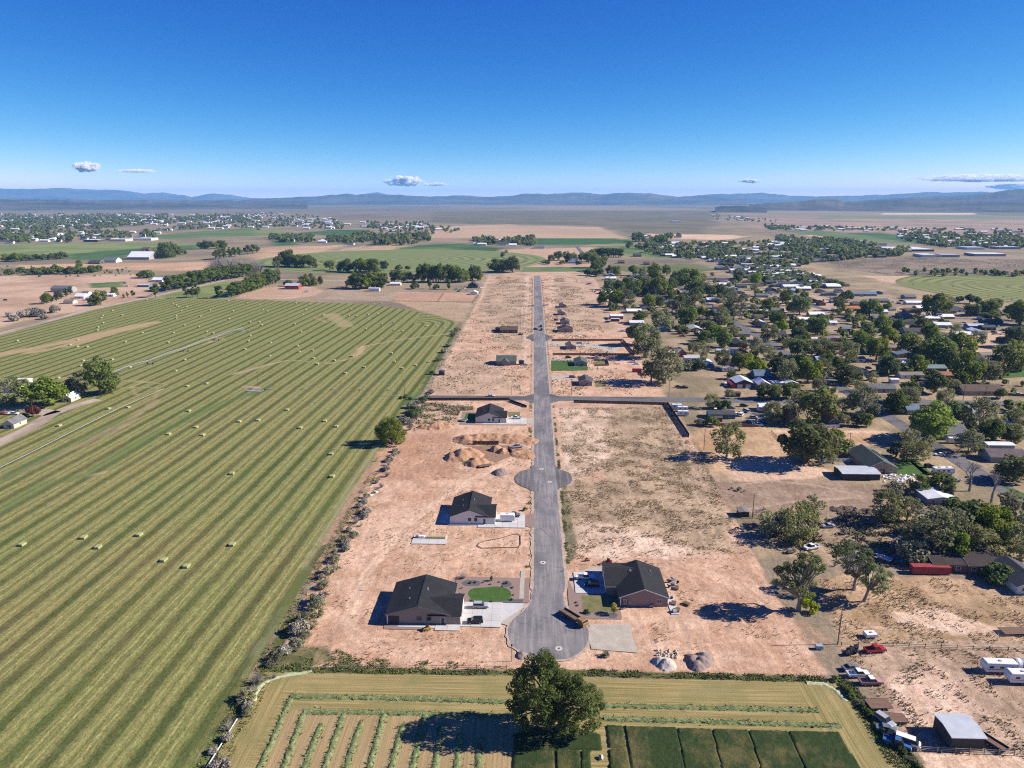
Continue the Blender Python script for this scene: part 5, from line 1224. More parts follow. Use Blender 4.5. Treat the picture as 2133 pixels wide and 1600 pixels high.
# ================================================================ TOWN HOUSES ON THE RIGHT
HS = [
 ('pink house with grey roof behind the long white fence', 1746, 1790, 952, 9, 'grey', 'pink', 'x', {}),
 ('long green-grey roofed ranch house beside the pink house', 1806, 1868, 986, 22, 'green', 'tan', 'y', dict(rise=3.2)),
 ('lean-to barn with half rust, half blue-grey metal roof', 1755, 1832, 1000, 9.5, 'silver', 'dark', 'x', dict(name='barn', cat='barn', wins=False, rise=.5, eave=2.8)),
 ('grey gabled house with a white trailer parked before it', 1966, 2018, 917, 15, 'grey', 'grey', 'x', dict(rise=3.4)),
 ('mobile home with long white roof among the olive trees', 1932, 1990, 1052, 14, 'white', 'grey', 'y', dict(rise=.9, eave=2.6)),
 ('house with purple-brown roof at the right edge of town', 2064, 2138, 964, 10, 'purple', 'grey', 'x', dict(rise=2.4)),
 ('open shed with long white roof behind the purple-roofed house', 2058, 2112, 938, 5, 'white', 'grey', 'x', dict(wins=False, name='shed', cat='shed', rise=.4, eave=2.6)),
 ('small shelter with pale beige roof beside a corral', 1540, 1560, 1077, 4, 'tan', 'dark', 'y', dict(wins=False, name='shed', cat='shed', rise=.3, eave=2.0)),
 ('low dark brown roofed house half behind the red shipping container', 1945, 2016, 1192, 12, 'dbrown', 'brick', 'x', dict(rise=1.8)),
 ('larger dark brown roofed house beside the red container house', 2018, 2096, 1195, 16, 'dbrown', 'brick', 'x', dict(rise=2.6)),
 ('white house cut by the right edge below the brown roofs', 2118, 2190, 1238, 15, 'dgrey', 'white', 'y', dict(rise=2.5)),
 ('teal trimmed mobile home with dark grey roof by the cross street', 1478, 1531, 873, 8, 'dgrey', 'teal', 'x', dict(rise=1.1)),
 ('brown wooden shed in front of the teal mobile home', 1489, 1504, 879, 3.5, 'brown', 'brown', 'x', dict(wins=False, name='shed', cat='shed', rise=.5, eave=2.3)),
 ('white metal garage with two tall doors and dark walls', 1532, 1567, 809, 13, 'white', 'dark', 'y', dict(name='garage', cat='garage', wins=False, gdoor=2, rise=2.2, eave=3.6)),
 ('narrow red shed against the left wall of the two-door garage', 1523, 1532, 809, 12, 'red', 'red', 'y', dict(name='shed', cat='shed', wins=False, rise=.4, eave=2.4)),
 ('second white metal garage, right of the two-door one', 1580, 1606, 812, 13, 'white', 'grey', 'y', dict(name='garage', cat='garage', wins=False, gdoor=1, rise=2.0, eave=3.2)),
 ('flat white carport roof right of the metal garages', 1607, 1634, 806, 6, 'white', 'grey', 'x', dict(name='carport', cat='carport', wins=False, rise=.4, eave=2.7)),
 ('blue-white metal roofed workshop at the end of the carport row', 1636, 1662, 808, 10, 'white', 'blue', 'y', dict(name='garage', cat='garage', wins=False, rise=1.4, eave=3)),
 ('dark blue house with grey roof behind the white garages', 1573, 1606, 791, 10, 'blue', 'blue', 'x', dict(rise=3.2)),
 ('long white mobile home among trees above the travel trailer', 1493, 1537, 737, 6, 'silver', 'white', 'x', dict(rise=.6)),
 ('low house with pale metal roof beside the small red barn', 1426, 1457, 753, 7, 'silver', 'white', 'x', dict(rise=1.2)),
 ('small red barn beside the pale metal roofed house', 1418, 1430, 744, 6, 'rust', 'red', 'y', dict(name='barn', cat='barn', wins=False, rise=2.0, eave=3.0)),
 ('blue walled house with white metal roof near the red barn', 1465, 1488, 767, 16, 'white', 'blue', 'y', dict(rise=1.2)),
 ('white single-wide trailer home left of the small red barn', 1372, 1405, 742, 4.5, 'white', 'white', 'x', dict(rise=.4)),
 ('dark teal house with rusty brown roof behind the white fence', 1727, 1748, 888, 12, 'rust', 'green', 'y', dict(rise=2.4)),
 ('long grey ranch house with dormers across the town street', 1812, 1866, 818, 9, 'grey', 'grey', 'x', dict(rise=2.0)),
 ('small white shed at the right end of the grey ranch house', 1856, 1872, 799, 4, 'white', 'white', 'x', dict(wins=False, name='shed', cat='shed', rise=.4)),
 ('pale blue-grey roofed house in the trees above the carports', 1702, 1732, 757, 9, 'silver', 'blue', 'x', dict(rise=1.6)),
 ('blue-grey roofed house beside the bright round willow', 1890, 1916, 864, 10, 'blue', 'grey', 'x', dict(rise=2.4)),
 ('arched dark green shed in the middle of the trees', 1905, 1923, 818, 7, 'green', 'dark', 'y', dict(wins=False, name='shed', cat='shed', rise=1.4)),
 ('barn with wide pale green metal roof', 1926, 1971, 777, 9, 'teal', 'brown', 'x', dict(name='barn', cat='barn', wins=False, rise=1.6, eave=3.4)),
 ('brick house with rust-brown roof in front of the green barn', 1944, 1994, 790, 9, 'rust', 'brick', 'x', dict(rise=1.6)),
 ('wide brown-roofed house with carports facing the cross street', 2008, 2092, 824, 14, 'brown', 'tan', 'x', dict(rise=2.6)),
 ('teal-grey gabled house with white eave line beside olive trees', 1992, 2040, 871, 13, 'silver', 'teal', 'x', dict(rise=3.0)),
 ('little white-roofed house at the right edge under an elm', 2087, 2108, 894, 6, 'silver', 'brick', 'x', dict(rise=1.4)),
 ('white arched roof building among parked trailers', 1948, 1982, 683, 9, 'white', 'grey', 'x', dict(name='barn', cat='barn', wins=False, rise=2.0)),
 ('long pale blue metal barn by the far round field', 2018, 2051, 685, 9, 'silver', 'blue', 'x', dict(name='barn', cat='barn', wins=False, rise=1.5)),
 ('dark roofed house right of the pale blue barn', 2048, 2074, 688, 9, 'dgrey', 'dark', 'x', dict()),
 ('dark blue barn with white roof edge at the right edge', 2110, 2150, 736, 14, 'silver', 'blue', 'y', dict(name='barn', cat='barn', wins=False, rise=2.6, eave=3.6)),
 ('grey roofed house left of the dry open yard', 1856, 1884, 688, 12, 'grey', 'grey', 'x', dict(rise=2.2)),
 ('dark grey roofed house facing the dry open yard', 1886, 1926, 697, 10, 'dgrey', 'grey', 'x', dict(rise=2.6)),
 ('white house beside the mown round field', 1984, 2012, 650, 9, 'grey', 'white', 'y', dict()),
 ('rosy brick house below the tall elm near the round field', 1888, 1919, 652, 10, 'brown', 'rustw', 'x', dict()),
 ('small mauve house behind yellow-green trees', 1855, 1876, 731, 9, 'rose', 'mauve', 'x', dict()),
 ('small house with bright orange roof, left of the pair', 1706, 1720, 637, 10, 'orange', 'rustw', 'y', dict(rise=2.6)),
 ('long orange-roofed house, right of the pair', 1756, 1790, 648, 10, 'orange', 'rustw', 'x', dict(rise=2.2)),
 ('dark walled house beside the orange-roofed pair', 1682, 1706, 631, 14, 'dgrey', 'dark', 'y', dict()),
 ('grey-blue house at the end of the orange-roofed street', 1818, 1852, 631, 11, 'grey', 'grey', 'x', dict()),
 ('long blue-grey roofed house behind the orange roofs', 1773, 1826, 617, 12, 'blue', 'grey', 'x', dict()),
 ('mauve mobile home with rosy flat roof amid elms', 1725, 1755, 712, 9, 'rose', 'mauve', 'y', dict(rise=1.0)),
 ('white shed-roofed house deep among the town elms', 1729, 1744, 678, 7, 'white', 'white', 'x', dict()),
 ('dark navy solar-roofed house near a bright willow', 1618, 1637, 702, 7, 'dgrey', 'white', 'x', dict(rise=2.4)),
 ('white cottage with cream wall at the town centre', 1567, 1590, 644, 9, 'tan', 'white', 'x', dict()),
 ('long low white building below the cream cottage', 1560, 1600, 652, 6, 'white', 'white', 'x', dict(rise=.5)),
 ('blue roofed house by the side street bend', 1820, 1850, 668, 9, 'blue', 'blue', 'x', dict()),
 ('small blue-roofed house below the side street bend', 1756, 1771, 691, 8, 'blue', 'dark', 'x', dict()),
 ('teal roofed cottage in the middle of the elms', 1740, 1755, 755, 7, 'teal', 'green', 'y', dict()),
 ('dark teal roofed cottage right of the other teal cottage', 1783, 1802, 755, 7, 'blue', 'white', 'x', dict()),
 ('tiny white shed beneath the town elms', 1691, 1703, 712, 4, 'white', 'white', 'x', dict(name='shed', cat='shed', wins=False)),
 ('white metal barn with open lean-to beside the bare lots', 1272, 1298, 665, 12, 'white', 'brick', 'x', dict(name='barn', cat='barn', wins=False, rise=1.0, eave=3.2)),
 ('low grey shed in front of the white metal barn', 1273, 1290, 670, 5, 'silver', 'dark', 'x', dict(name='shed', cat='shed', wins=False, rise=.4)),
 ('pair of arched white roofs beside a tall grey tree', 1312, 1341, 678, 8, 'white', 'grey', 'x', dict(name='shed', cat='shed', wins=False, rise=1.6)),
 ('red-walled building with grey roof beneath elms', 1437, 1463, 692, 16, 'silver', 'red', 'y', dict(rise=1.6)),
 ('pale blue gabled house near the bare grey tree', 1307, 1320, 582, 14, 'blue', 'white', 'y', dict(rise=3)),
 ('white house below the pale blue gabled house', 1322, 1346, 587, 12, 'white', 'white', 'x', dict()),
 ('dark roofed house wrapped in the densest trees', 1366, 1390, 625, 13, 'dgrey', 'dark', 'x', dict()),
 ('white metal roofed house above the olive trees', 1473, 1500, 629, 12, 'white', 'grey', 'x', dict(rise=1.5)),
 ('house with faded red roof beside olive trees', 1488, 1508, 644, 10, 'rust', 'white', 'x', dict()),
 ('tan house at the left end of the town centre street', 1548, 1590, 644, 9, 'tan', 'tan', 'x', dict()),
 ('grey roofed house near the bright round tree', 1535, 1556, 600, 12, 'dgrey', 'grey', 'x', dict()),
 ('long low pink-roofed row beside the green field', 1458, 1522, 583, 8, 'rose', 'white', 'x', dict(rise=1)),
 ('tall white church-like house near the green field', 1542, 1553, 571, 8, 'white', 'white', 'y', dict(rise=5, eave=5)),
 ('grey roofed house among cars above the town centre', 1576, 1600, 620, 10, 'grey', 'grey', 'x', dict()),
 ('grey roofed cottage at the street bend among elms', 1537, 1562, 702, 10, 'grey', 'grey', 'x', dict()),
 ('white flat shed among parked cars by the cross street', 1582, 1598, 855, 5, 'white', 'white', 'x', dict(name='shed', cat='shed', wins=False, rise=.4)),
 ('weathered brown plank shed alone beside the cross street', 1527, 1542, 827, 4, 'brown', 'brown', 'x', dict(name='shed', cat='shed', wins=False, rise=.4, eave=2.4)),
 ('striped metal shed in the bottom right yard', 1980, 2046, 1563, 7.2, 'silver', 'dark', 'x', dict(name='shed', cat='shed', wins=False, rise=.5, eave=3.4)),
]
for lab, a, b, yb, dep, rf, wl, ax, kw in HS:
    PH(lab, a, b, yb, dep, rf, wl, ax, **kw)
FARM = [
 ('white gabled house wall showing under the bright farm tree', 129, 149, 838, 9, 'white', 'cream', 'y', dict(rise=2)),
 ('brown roofed farmhouse behind the bright round tree', 2, 40, 818, 12, 'brown', 'white', 'x', dict()),
 ('long white farm roof behind the farmhouse', 16, 58, 800, 5, 'white', 'white', 'x', dict(wins=False, rise=.5)),
 ('white walled house at the left edge beside parked cars', 8, 30, 893, 10, 'grey', 'cream', 'y', dict(rise=2.2)),
 ('grey barn with white gable on the open left ground', 106, 148, 609, 14, 'grey', 'grey', 'x', dict(name='barn', cat='barn', rise=3, eave=5)),
 ('white farmhouse in the left cluster of sheds', 155, 175, 622, 12, 'white', 'white', 'x', dict(rise=3)),
 ('blue-white shed right of the clustered white farmhouse', 178, 192, 626, 9, 'silver', 'white', 'x', dict(name='shed', cat='shed', wins=False)),
 ('small grey shed at the back of the white cluster', 170, 184, 614, 8, 'grey', 'white', 'x', dict(name='shed', cat='shed', wins=False)),
 ('small yellow hay shed in front of the dark conifers', 132, 152, 633, 9, 'tan', 'cream', 'x', dict(name='shed', cat='shed', wins=False, rise=2)),
 ('white cottage beside the small left farm garden', 223, 236, 618, 8, 'white', 'white', 'x', dict()),
 ('white L-shaped house where the gravel road meets the poplars', 316, 338, 587, 14, 'white', 'white', 'x', dict(rise=3)),
 ('pale blue sheds near the gravel road poplars', 286, 310, 598, 8, 'silver', 'blue', 'x', dict(name='shed', cat='shed', wins=False)),
 ('huge arched white riding barn at the green field edge', 265, 311, 541, 40, 'white', 'grey', 'x', dict(name='barn', cat='barn', wins=False, rise=10, eave=5)),
 ('brown barn behind the huge white arched barn', 294, 310, 524, 20, 'brown', 'brick', 'x', dict(name='barn', cat='barn', wins=False, rise=4, eave=5)),
 ('grey roofed long house in the orange dirt', 214, 242, 547, 20, 'grey', 'white', 'x', dict(rise=5, eave=4)),
 ('dark roofed house left of the grey long house', 183, 208, 550, 16, 'dgrey', 'dark', 'x', dict(rise=4)),
 ('red barn with pale roof beyond the hay field', 593, 622, 603, 14, 'silver', 'red', 'x', dict(name='barn', cat='barn', rise=2.5, eave=5)),
 ('white box shed on the dry ground beyond the hay field', 768, 790, 607, 7, 'white', 'white', 'x', dict(name='shed', cat='shed', wins=False, rise=.5, eave=4)),
 ('cream double shed beside the white box shed', 812, 834, 595, 9, 'white', 'cream', 'x', dict(name='shed', cat='shed', wins=False)),
 ('dark gabled house at the left end of the new lots', 975, 995, 600, 16, 'dgrey', 'dark', 'y', dict(rise=4, eave=4)),
 ('small white shed below the dark gabled house', 979, 995, 614, 9, 'white', 'white', 'y', dict(name='shed', cat='shed', wins=False, rise=2)),
 ('low dark house under the far cottonwoods', 1128, 1140, 549, 12, 'dgrey', 'dark', 'x', dict()),
 ('blue-grey tall roof house in the far grove', 1184, 1203, 549, 18, 'blue', 'grey', 'x', dict(rise=6)),
 ('dark house alone by the green strips', 1320, 1336, 535, 14, 'dgrey', 'dark', 'x', dict(rise=4)),
 ('brown house below the green strips', 1288, 1301, 549, 12, 'brown', 'brick', 'x', dict(rise=3)),
 ('second brown house below the green strips', 1342, 1354, 552, 12, 'brown', 'brick', 'x', dict(rise=3)),
 ('white house of the far left row of trees', 1060, 1076, 513, 14, 'white', 'white', 'x', dict(rise=4)),
 ('long low farmhouse at the right end of the far row', 1112, 1134, 518, 16, 'grey', 'white', 'x', dict(rise=4)),
 ('grey house half hidden behind the grey bare trees', 400, 420, 572, 14, 'grey', 'grey', 'x', dict(rise=4)),
 ('low house right of the grey bare trees', 545, 565, 572, 14, 'grey', 'white', 'x', dict(rise=4)),
 ('dark farmhouse inside the green hedge far left', 340, 356, 534, 14, 'brown', 'brick', 'x', dict(rise=5)),
]
for lab, a, b, yb, dep, rf, wl, ax, kw in FARM:
    PH(lab, a, b, yb, dep, rf, wl, ax, **kw)
for k, (a, b, yb) in enumerate([(174, 204, 504), (196, 232, 501), (228, 262, 503), (252, 292, 500), (268, 316, 501)]):
    (x0, y0), (x1, _) = G(a, yb), G(b, yb)
    simple_house(['dark roofed left wing of the long low school', 'tan flat block second from the left of the school', 'cream middle block of the long low school', 'rosy flat block behind the middle of the school', 'white right wing of the long low school'][k], x0, x1, y0, 40, ['white', 'tan', 'white', 'rose', 'white'][k], ['dark', 'tan', 'cream', 'tan', 'white'][k], wins=False, flatr=True, eave=6, cat='school wing', name='school_wing', short='school far left')

# ================================================================ VEHICLES
TYRE = plain('tyre_rubber', (.018, .018, .019), .9, .2); RIM = plain('wheel_rim', (.35, .35, .36), .4, .5, .5); LAMP = plain('headlight_glass', (.7, .7, .72), .15, .6)
CARC = dict(white=(.70, .70, .69), silver=(.34, .35, .37), black=(.012, .012, .014), red=(.34, .02, .02), blue=(.04, .11, .24), tan=(.38, .30, .21), grey=(.14, .145, .15), green=(.06, .12, .08), brown=(.12, .07, .04), yellow=(.55, .36, .04), orange=(.5, .13, .03), rose=(.40, .22, .20), teal=(.05, .22, .35))
def paint(c): return plain('paint_' + c, CARC[c], .28, .5, 0, .05, 1)
_wheel = {}
def wheel(parent, x, y, r, w=.24):
    if r not in _wheel:
        a = MB().tube((0, -w / 2, 0), (0, w / 2, 0), r, n=10); b = MB().tube((0, -w / 2 - .01, 0), (0, w / 2 + .01, 0), r * .58, n=8)
        _wheel[r] = (fix_normals(a.mesh('wheel', TYRE)), fix_normals(b.mesh('rim', RIM)))
    o = ob('wheel', _wheel[r][0], parent, (x, y, r)); ob('rim', _wheel[r][1], o)
_vm = {}
SPEC = {  # body outline, glass outline, half width, wheel positions, wheel radius
 'sedan': ([(-2.3, .32), (2.25, .32), (2.3, .62), (2.1, .78), (.95, .92), (-1.5, .95), (-2.3, .88)], [(-1.55, .93), (1.0, .9), (.35, 1.42), (-.95, 1.42)], .9, (-1.35, 1.4), .33),
 'suv': ([(-2.35, .4), (2.3, .4), (2.38, .75), (2.2, .98), (1.1, 1.08), (-2.3, 1.12)], [(-2.3, 1.1), (1.15, 1.06), (.45, 1.74), (-2.05, 1.74)], .95, (-1.4, 1.45), .38),
 'pickup': ([(-2.9, .5), (2.8, .5), (2.88, .8), (2.75, 1.05), (1.35, 1.15), (-.7, 1.18), (-.72, .75), (-2.7, .75), (-2.7, 1.1), (-2.9, 1.1)], [(-.72, 1.15), (1.4, 1.13), (.75, 1.86), (-.55, 1.86)], .98, (-1.85, 1.8), .42),
 'van': ([(-2.6, .4), (2.5, .4), (2.55, .9), (2.2, 1.1), (-2.6, 1.15)], [(-2.58, 1.13), (2.15, 1.1), (1.5, 2.0), (-2.5, 2.0)], .98, (-1.6, 1.6), .37)}
def vehicle(kind, colour, px, py, heading, label, group=None, z=0.0, world=None, roofc=None):
    x, y = world if world else G(px, py)
    key = (kind, colour, roofc)
    if key not in _vm:
        body, gl, hw, wx, wr = SPEC[kind]
        b = MB().prism(body, 'y', -hw, hw)
        if kind == 'pickup':
            b = MB().prism([(-.72, .5), (2.8, .5), (2.88, .8), (2.75, 1.05), (1.35, 1.15), (-.7, 1.18)], 'y', -hw, hw)
            bed = MB().box(-2.9, -.74, -hw, hw, .5, .74).box(-2.9, -.74, -hw, -hw + .1, .74, 1.14).box(-2.9, -.74, hw - .1, hw, .74, 1.14).box(-2.9, -2.8, -hw + .1, hw - .1, .74, 1.14)
        g = MB()
        (x0, z0), (x1, z1), (x2, z2), (x3, z3) = gl
        g.add([(x0, -hw + .04, z0), (x1, -hw + .04, z1), (x1, hw - .04, z1), (x0, hw - .04, z0), (x3, -hw + .2, z3), (x2, -hw + .2, z2), (x2, hw - .2, z2), (x3, hw - .2, z3)], [(3, 2, 1, 0), (4, 5, 6, 7), (0, 1, 5, 4), (1, 2, 6, 5), (2, 3, 7, 6), (3, 0, 4, 7)])
        rf = MB().box(x3 + .02, x2 - .05, -hw + .19, hw - .19, z2 - .02, z2 + .06)
        bm_ = fix_normals(b.mesh('body', paint(colour)))
        _vm[key] = (bm_, fix_normals(g.mesh('windows', GLASS)), fix_normals(rf.mesh('roof', paint(roofc or colour))), fix_normals(bed.mesh('bed', paint(colour))) if kind == 'pickup' else None,
                    fix_normals(MB().box(-.05, .05, -.2, .2, -.08, .08).mesh('headlight', LAMP)), fix_normals(MB().box(-.09, .09, -hw + .05, hw - .05, -.12, .12).mesh('bumper', VENT)))
    b, g, rf, bed, hl, bp = _vm[key]
    body, gl, hw, wx, wr = SPEC[kind]
    t = thing({'sedan': 'parked_car', 'suv': 'parked_car', 'pickup': 'pickup_truck', 'van': 'parked_van'}[kind], label, {'sedan': 'car', 'suv': 'car', 'pickup': 'pickup', 'van': 'van'}[kind], (x, y, z), R(heading), group)
    ob('body', b, t); ob('windows', g, t); ob('roof', rf, t)
    if bed: ob('bed', bed, t)
    fx = body[1][0]
    for s in (-1, 1):
        ob('headlight', hl, t, (fx + .04, s * (hw - .3), .68 if kind == 'sedan' else .8))
        for q in wx: wheel(t, q, s * (hw - .1), wr)
    ob('bumper', bp, t, (fx + .06, 0, .45))
    return t
def box_trailer(label, px, py, heading, L, W, Hh, colour, name='cargo_trailer', cat='trailer', stripe=None, wins=0, world=None, z=.55):
    x, y = world if world else G(px, py)
    t = thing(name, label, cat, (x, y, 0), R(heading))
    ch = .25
    b = MB().prism([(-L / 2, z), (L / 2 - ch, z), (L / 2, z + .5), (L / 2, z + Hh - .5), (L / 2 - ch * 1.4, z + Hh), (-L / 2 + .15, z + Hh), (-L / 2, z + Hh - .2)], 'y', -W / 2, W / 2)
    part('body', b, paint(colour), t)
    boxpart('roof', t, plain('trailer_roof', (.66, .66, .65), .5), -L / 2 + .15, L / 2 - .4, -W / 2 + .08, W / 2 - .08, z + Hh - .01, z + Hh + .06)
    boxpart('roof_vent', t, VENT, -.3, .3, -.3, .3, z + Hh + .06, z + Hh + .25)
    for s in (-1, 1):
        for q in (-.55, .3): wheel(t, q, s * (W / 2 - .08), .34)
        if stripe: boxpart('stripe', t, paint(stripe), -L / 2 + .1, L / 2 - .3, s * (W / 2 + .004) - .004, s * (W / 2 + .004) + .004, z + .7, z + .85)
        for k in range(wins):
            q = -L / 2 + L * (k + .6) / (wins + .2)
            part('window', MB().box(q - .5, q + .5, s * W / 2 - .02, s * W / 2 + .02, z + 1.1, z + 1.7), GLASS, t)
    part('tow_bar', MB().tube((L / 2 - .1, -.5, z + .1), (L / 2 + 1.2, 0, z + .05), .06).tube((L / 2 - .1, .5, z + .1), (L / 2 + 1.2, 0, z + .05), .06), VENT, t)
    return t
def motorhome(label, px, py, heading, stripe='grey'):
    x, y = G(px, py); t = thing('motorhome', label, 'motorhome', (x, y, 0), R(heading))
    part('body', MB().prism([(-4.6, .5), (4.0, .5), (4.5, 1.2), (4.3, 3.0), (4.0, 3.3), (-4.5, 3.3), (-4.6, 3.1)], 'y', -1.25, 1.25), paint('white'), t)
    boxpart('windscreen', t, GLASS, 4.36, 4.47, -1.1, 1.1, 1.6, 2.7)
    for s in (-1, 1):
        for q in (-3, -.6, 1.6): part('window', MB().box(q - .6, q + .6, s * 1.25 - .02, s * 1.25 + .02, 1.7, 2.5), GLASS, t)
        boxpart('stripe', t, paint(stripe), -4.5, 4.0, s * 1.256 - .005, s * 1.256 + .005, 1.1, 1.35)
        for q in (-2.6, 3.0): wheel(t, q, s * 1.15, .42)
    for q in (-2.5, 1.0): boxpart('roof_unit', t, VENT, q, q + .8, -.4, .4, 3.3, 3.55)
def flat_trailer(label, px, py, heading, L, W, deckc=(.30, .24, .17), sides=0.0, world=None):
    x, y = world if world else G(px, py); t = thing('flatbed_trailer', label, 'trailer', (x, y, 0), R(heading))
    n_ = 8
    for k in range(n_): part('plank', MB().box(-L / 2 + .04, L / 2 - .04, -W / 2 + W * k / n_ + .015, -W / 2 + W * (k + 1) / n_ - .015, .62, .68 + rng.uniform(0, .02)), plain('deck_plank', deckc, .9), t)
    fr = plain('trailer_frame', (.05, .05, .055), .6)
    part('frame', MB().box(-L / 2, L / 2, -W / 2 - .06, -W / 2, .5, .72 + sides).box(-L / 2, L / 2, W / 2, W / 2 + .06, .5, .72 + sides).box(-L / 2 - .06, -L / 2, -W / 2, W / 2, .5, .72 + sides).box(L / 2, L / 2 + .06, -W / 2, W / 2, .5, .72 + sides).box(L / 2 + .06, L / 2 + 1.3, -.05, .05, .5, .6), fr, t)
    for s in (-1, 1):
        for q in (-.6, .2): wheel(t, q, s * (W / 2 + .18), .34)
    return t
vehicle('suv', 'black', 0, 0, 183, 'black SUV on the drive of the oval-lawn house', world=(-16.2, 182.6), z=.1)
vehicle('suv', 'silver', 0, 0, 2, 'silver car parked beside the oval lawn', world=(-15.2, 190.6), z=.1)
vehicle('pickup', 'white', 0, 0, 0, 'white pickup in the shade of the mauve house drive', world=(17.6, 208.3), z=.1)
vehicle('suv', 'black', 0, 0, 180, 'black car in the shade beside the white pickup', world=(19.4, 203.8), z=.1)
box_trailer('white cargo trailer on the drive of the steep-roofed house', 0, 0, 0, 5.6, 2.4, 2.3, 'white', world=(-9.2, 250.6), z=.6)
vehicle('pickup', 'grey', 0, 0, 0, 'grey pickup half hidden behind the white cargo trailer', world=(-7.2, 254.6), z=.1)
vehicle('pickup', 'white', 0, 0, 185, 'white pickup on the drive by the trampoline house', world=(-9.0, 381.2), z=.1)
vehicle('sedan', 'white', 1030, 823, 0, 'white car parked on the cross street left of the crossing', world=(-26, 427.2))
vehicle('pickup', 'black', 1128, 688, 88, 'dark pickup stopped on the far road, front one')
vehicle('pickup', 'black', 1127, 681, 88, 'dark pickup stopped on the far road, rear one')
vehicle('suv', 'black', 1116, 687, 5, 'dark car by the edge of the far road')
vehicle('sedan', 'black', 1084, 698, 10, 'dark car on the dirt by the long brown house')
vehicle('sedan', 'silver', 1094, 761, 5, 'silver car by the grey-green gabled house')
vehicle('suv', 'grey', 1192, 787, 0, 'grey car on the gravel drive nearest the crossroads')
vehicle('suv', 'black', 1184, 746, 0, 'black car behind the square dark lawn')
vehicle('van', 'white', 1207, 716, 0, 'white van behind the tan roofed house between fences')
vehicle('pickup', 'white', 1213, 722, 20, 'white pickup below the white van')
vehicle('suv', 'black', 1158, 668, 0, 'dark car on the drive of the small dark roofed house')
vehicle('sedan', 'white', 1207, 700, 30, 'white car on bare ground by the charcoal house')
# the wrecking yard on the right
YG = 'old vehicles in the right-hand yard'
vehicle('pickup', 'red', 1822, 1357, 8, 'old red pickup with empty dark bed in the dry yard', YG)
vehicle('pickup', 'white', 1787, 1408, 5, 'old white pickup at the yard fence', YG, roofc='white')
vehicle('pickup', 'rose', 1813, 1424, 3, 'faded rose and white pickup below the old white one', YG, roofc='white')
vehicle('sedan', 'grey', 1772, 1394, 12, 'stripped grey wreck above the old white pickup', YG)
vehicle('suv', 'silver', 1842, 1505, 300, 'silver-blue wreck beside the square flat trailer', YG)
vehicle('sedan', 'grey', 1846, 1522, 345, 'grey wreck half in the weeds of the lane', YG)
vehicle('sedan', 'black', 1858, 1535, 330, 'dark low wreck under the weeds of the lane', YG)
vehicle('pickup', 'blue', 1868, 1552, 330, 'pale blue pickup with open bed near the bottom yard', YG)
vehicle('van', 'white', 1890, 1550, 330, 'white boxy wagon nearest the bottom yard fence', YG)
flat_trailer('rusty square flatbed trailer in the wrecking yard', 1829, 1470, 5, 5.4, 3.4, (.16, .09, .06))
flat_trailer('wooden flat trailer beside the silver-blue wreck', 1865, 1500, 0, 4.6, 3.0, (.42, .33, .24))
flat_trailer('narrow trailer right of the striped metal shed', 2066, 1550, 120, 6, 2.2, (.34, .26, .19), .3)
flat_trailer('wide plank deck trailer at the right edge of the yard', 2118, 1318, 2, 9, 3.2, (.25, .20, .15))
box_trailer('white pickup topper lying in the dry grass', 1813, 1326, 5, 3.6, 2.2, .9, 'white', 'truck_bed', 'truck bed', z=.35)
box_trailer('long white travel trailer parked beside the striped tank', 2079, 1398, 178, 8.2, 2.5, 2.5, 'white', 'travel_trailer', 'camper', 'brown', 3)
box_trailer('second white travel trailer cut by the right edge', 2125, 1420, 178, 7.0, 2.5, 2.5, 'white', 'travel_trailer', 'camper', 'grey', 2)
t = thing('storage_tank', 'long grey tank with white bands behind the travel trailers', 'tank', (*G(2130, 1395), 0))
part('tank', MB().tube((-2.5, 0, 1.9), (6, 0, 1.9), 1.35, n=16), plain('tank_grey', (.22, .23, .25), .5), t)
for k in range(4): part('band', MB().tube((-2.0 + k * 2, 0, 1.9), (-1.1 + k * 2, 0, 1.9), 1.38, n=16), paint('white'), t)
for k in (-1.5, 4.5): boxpart('stand', t, VENT, k, k + .4, -1.1, 1.1, 0, .9)
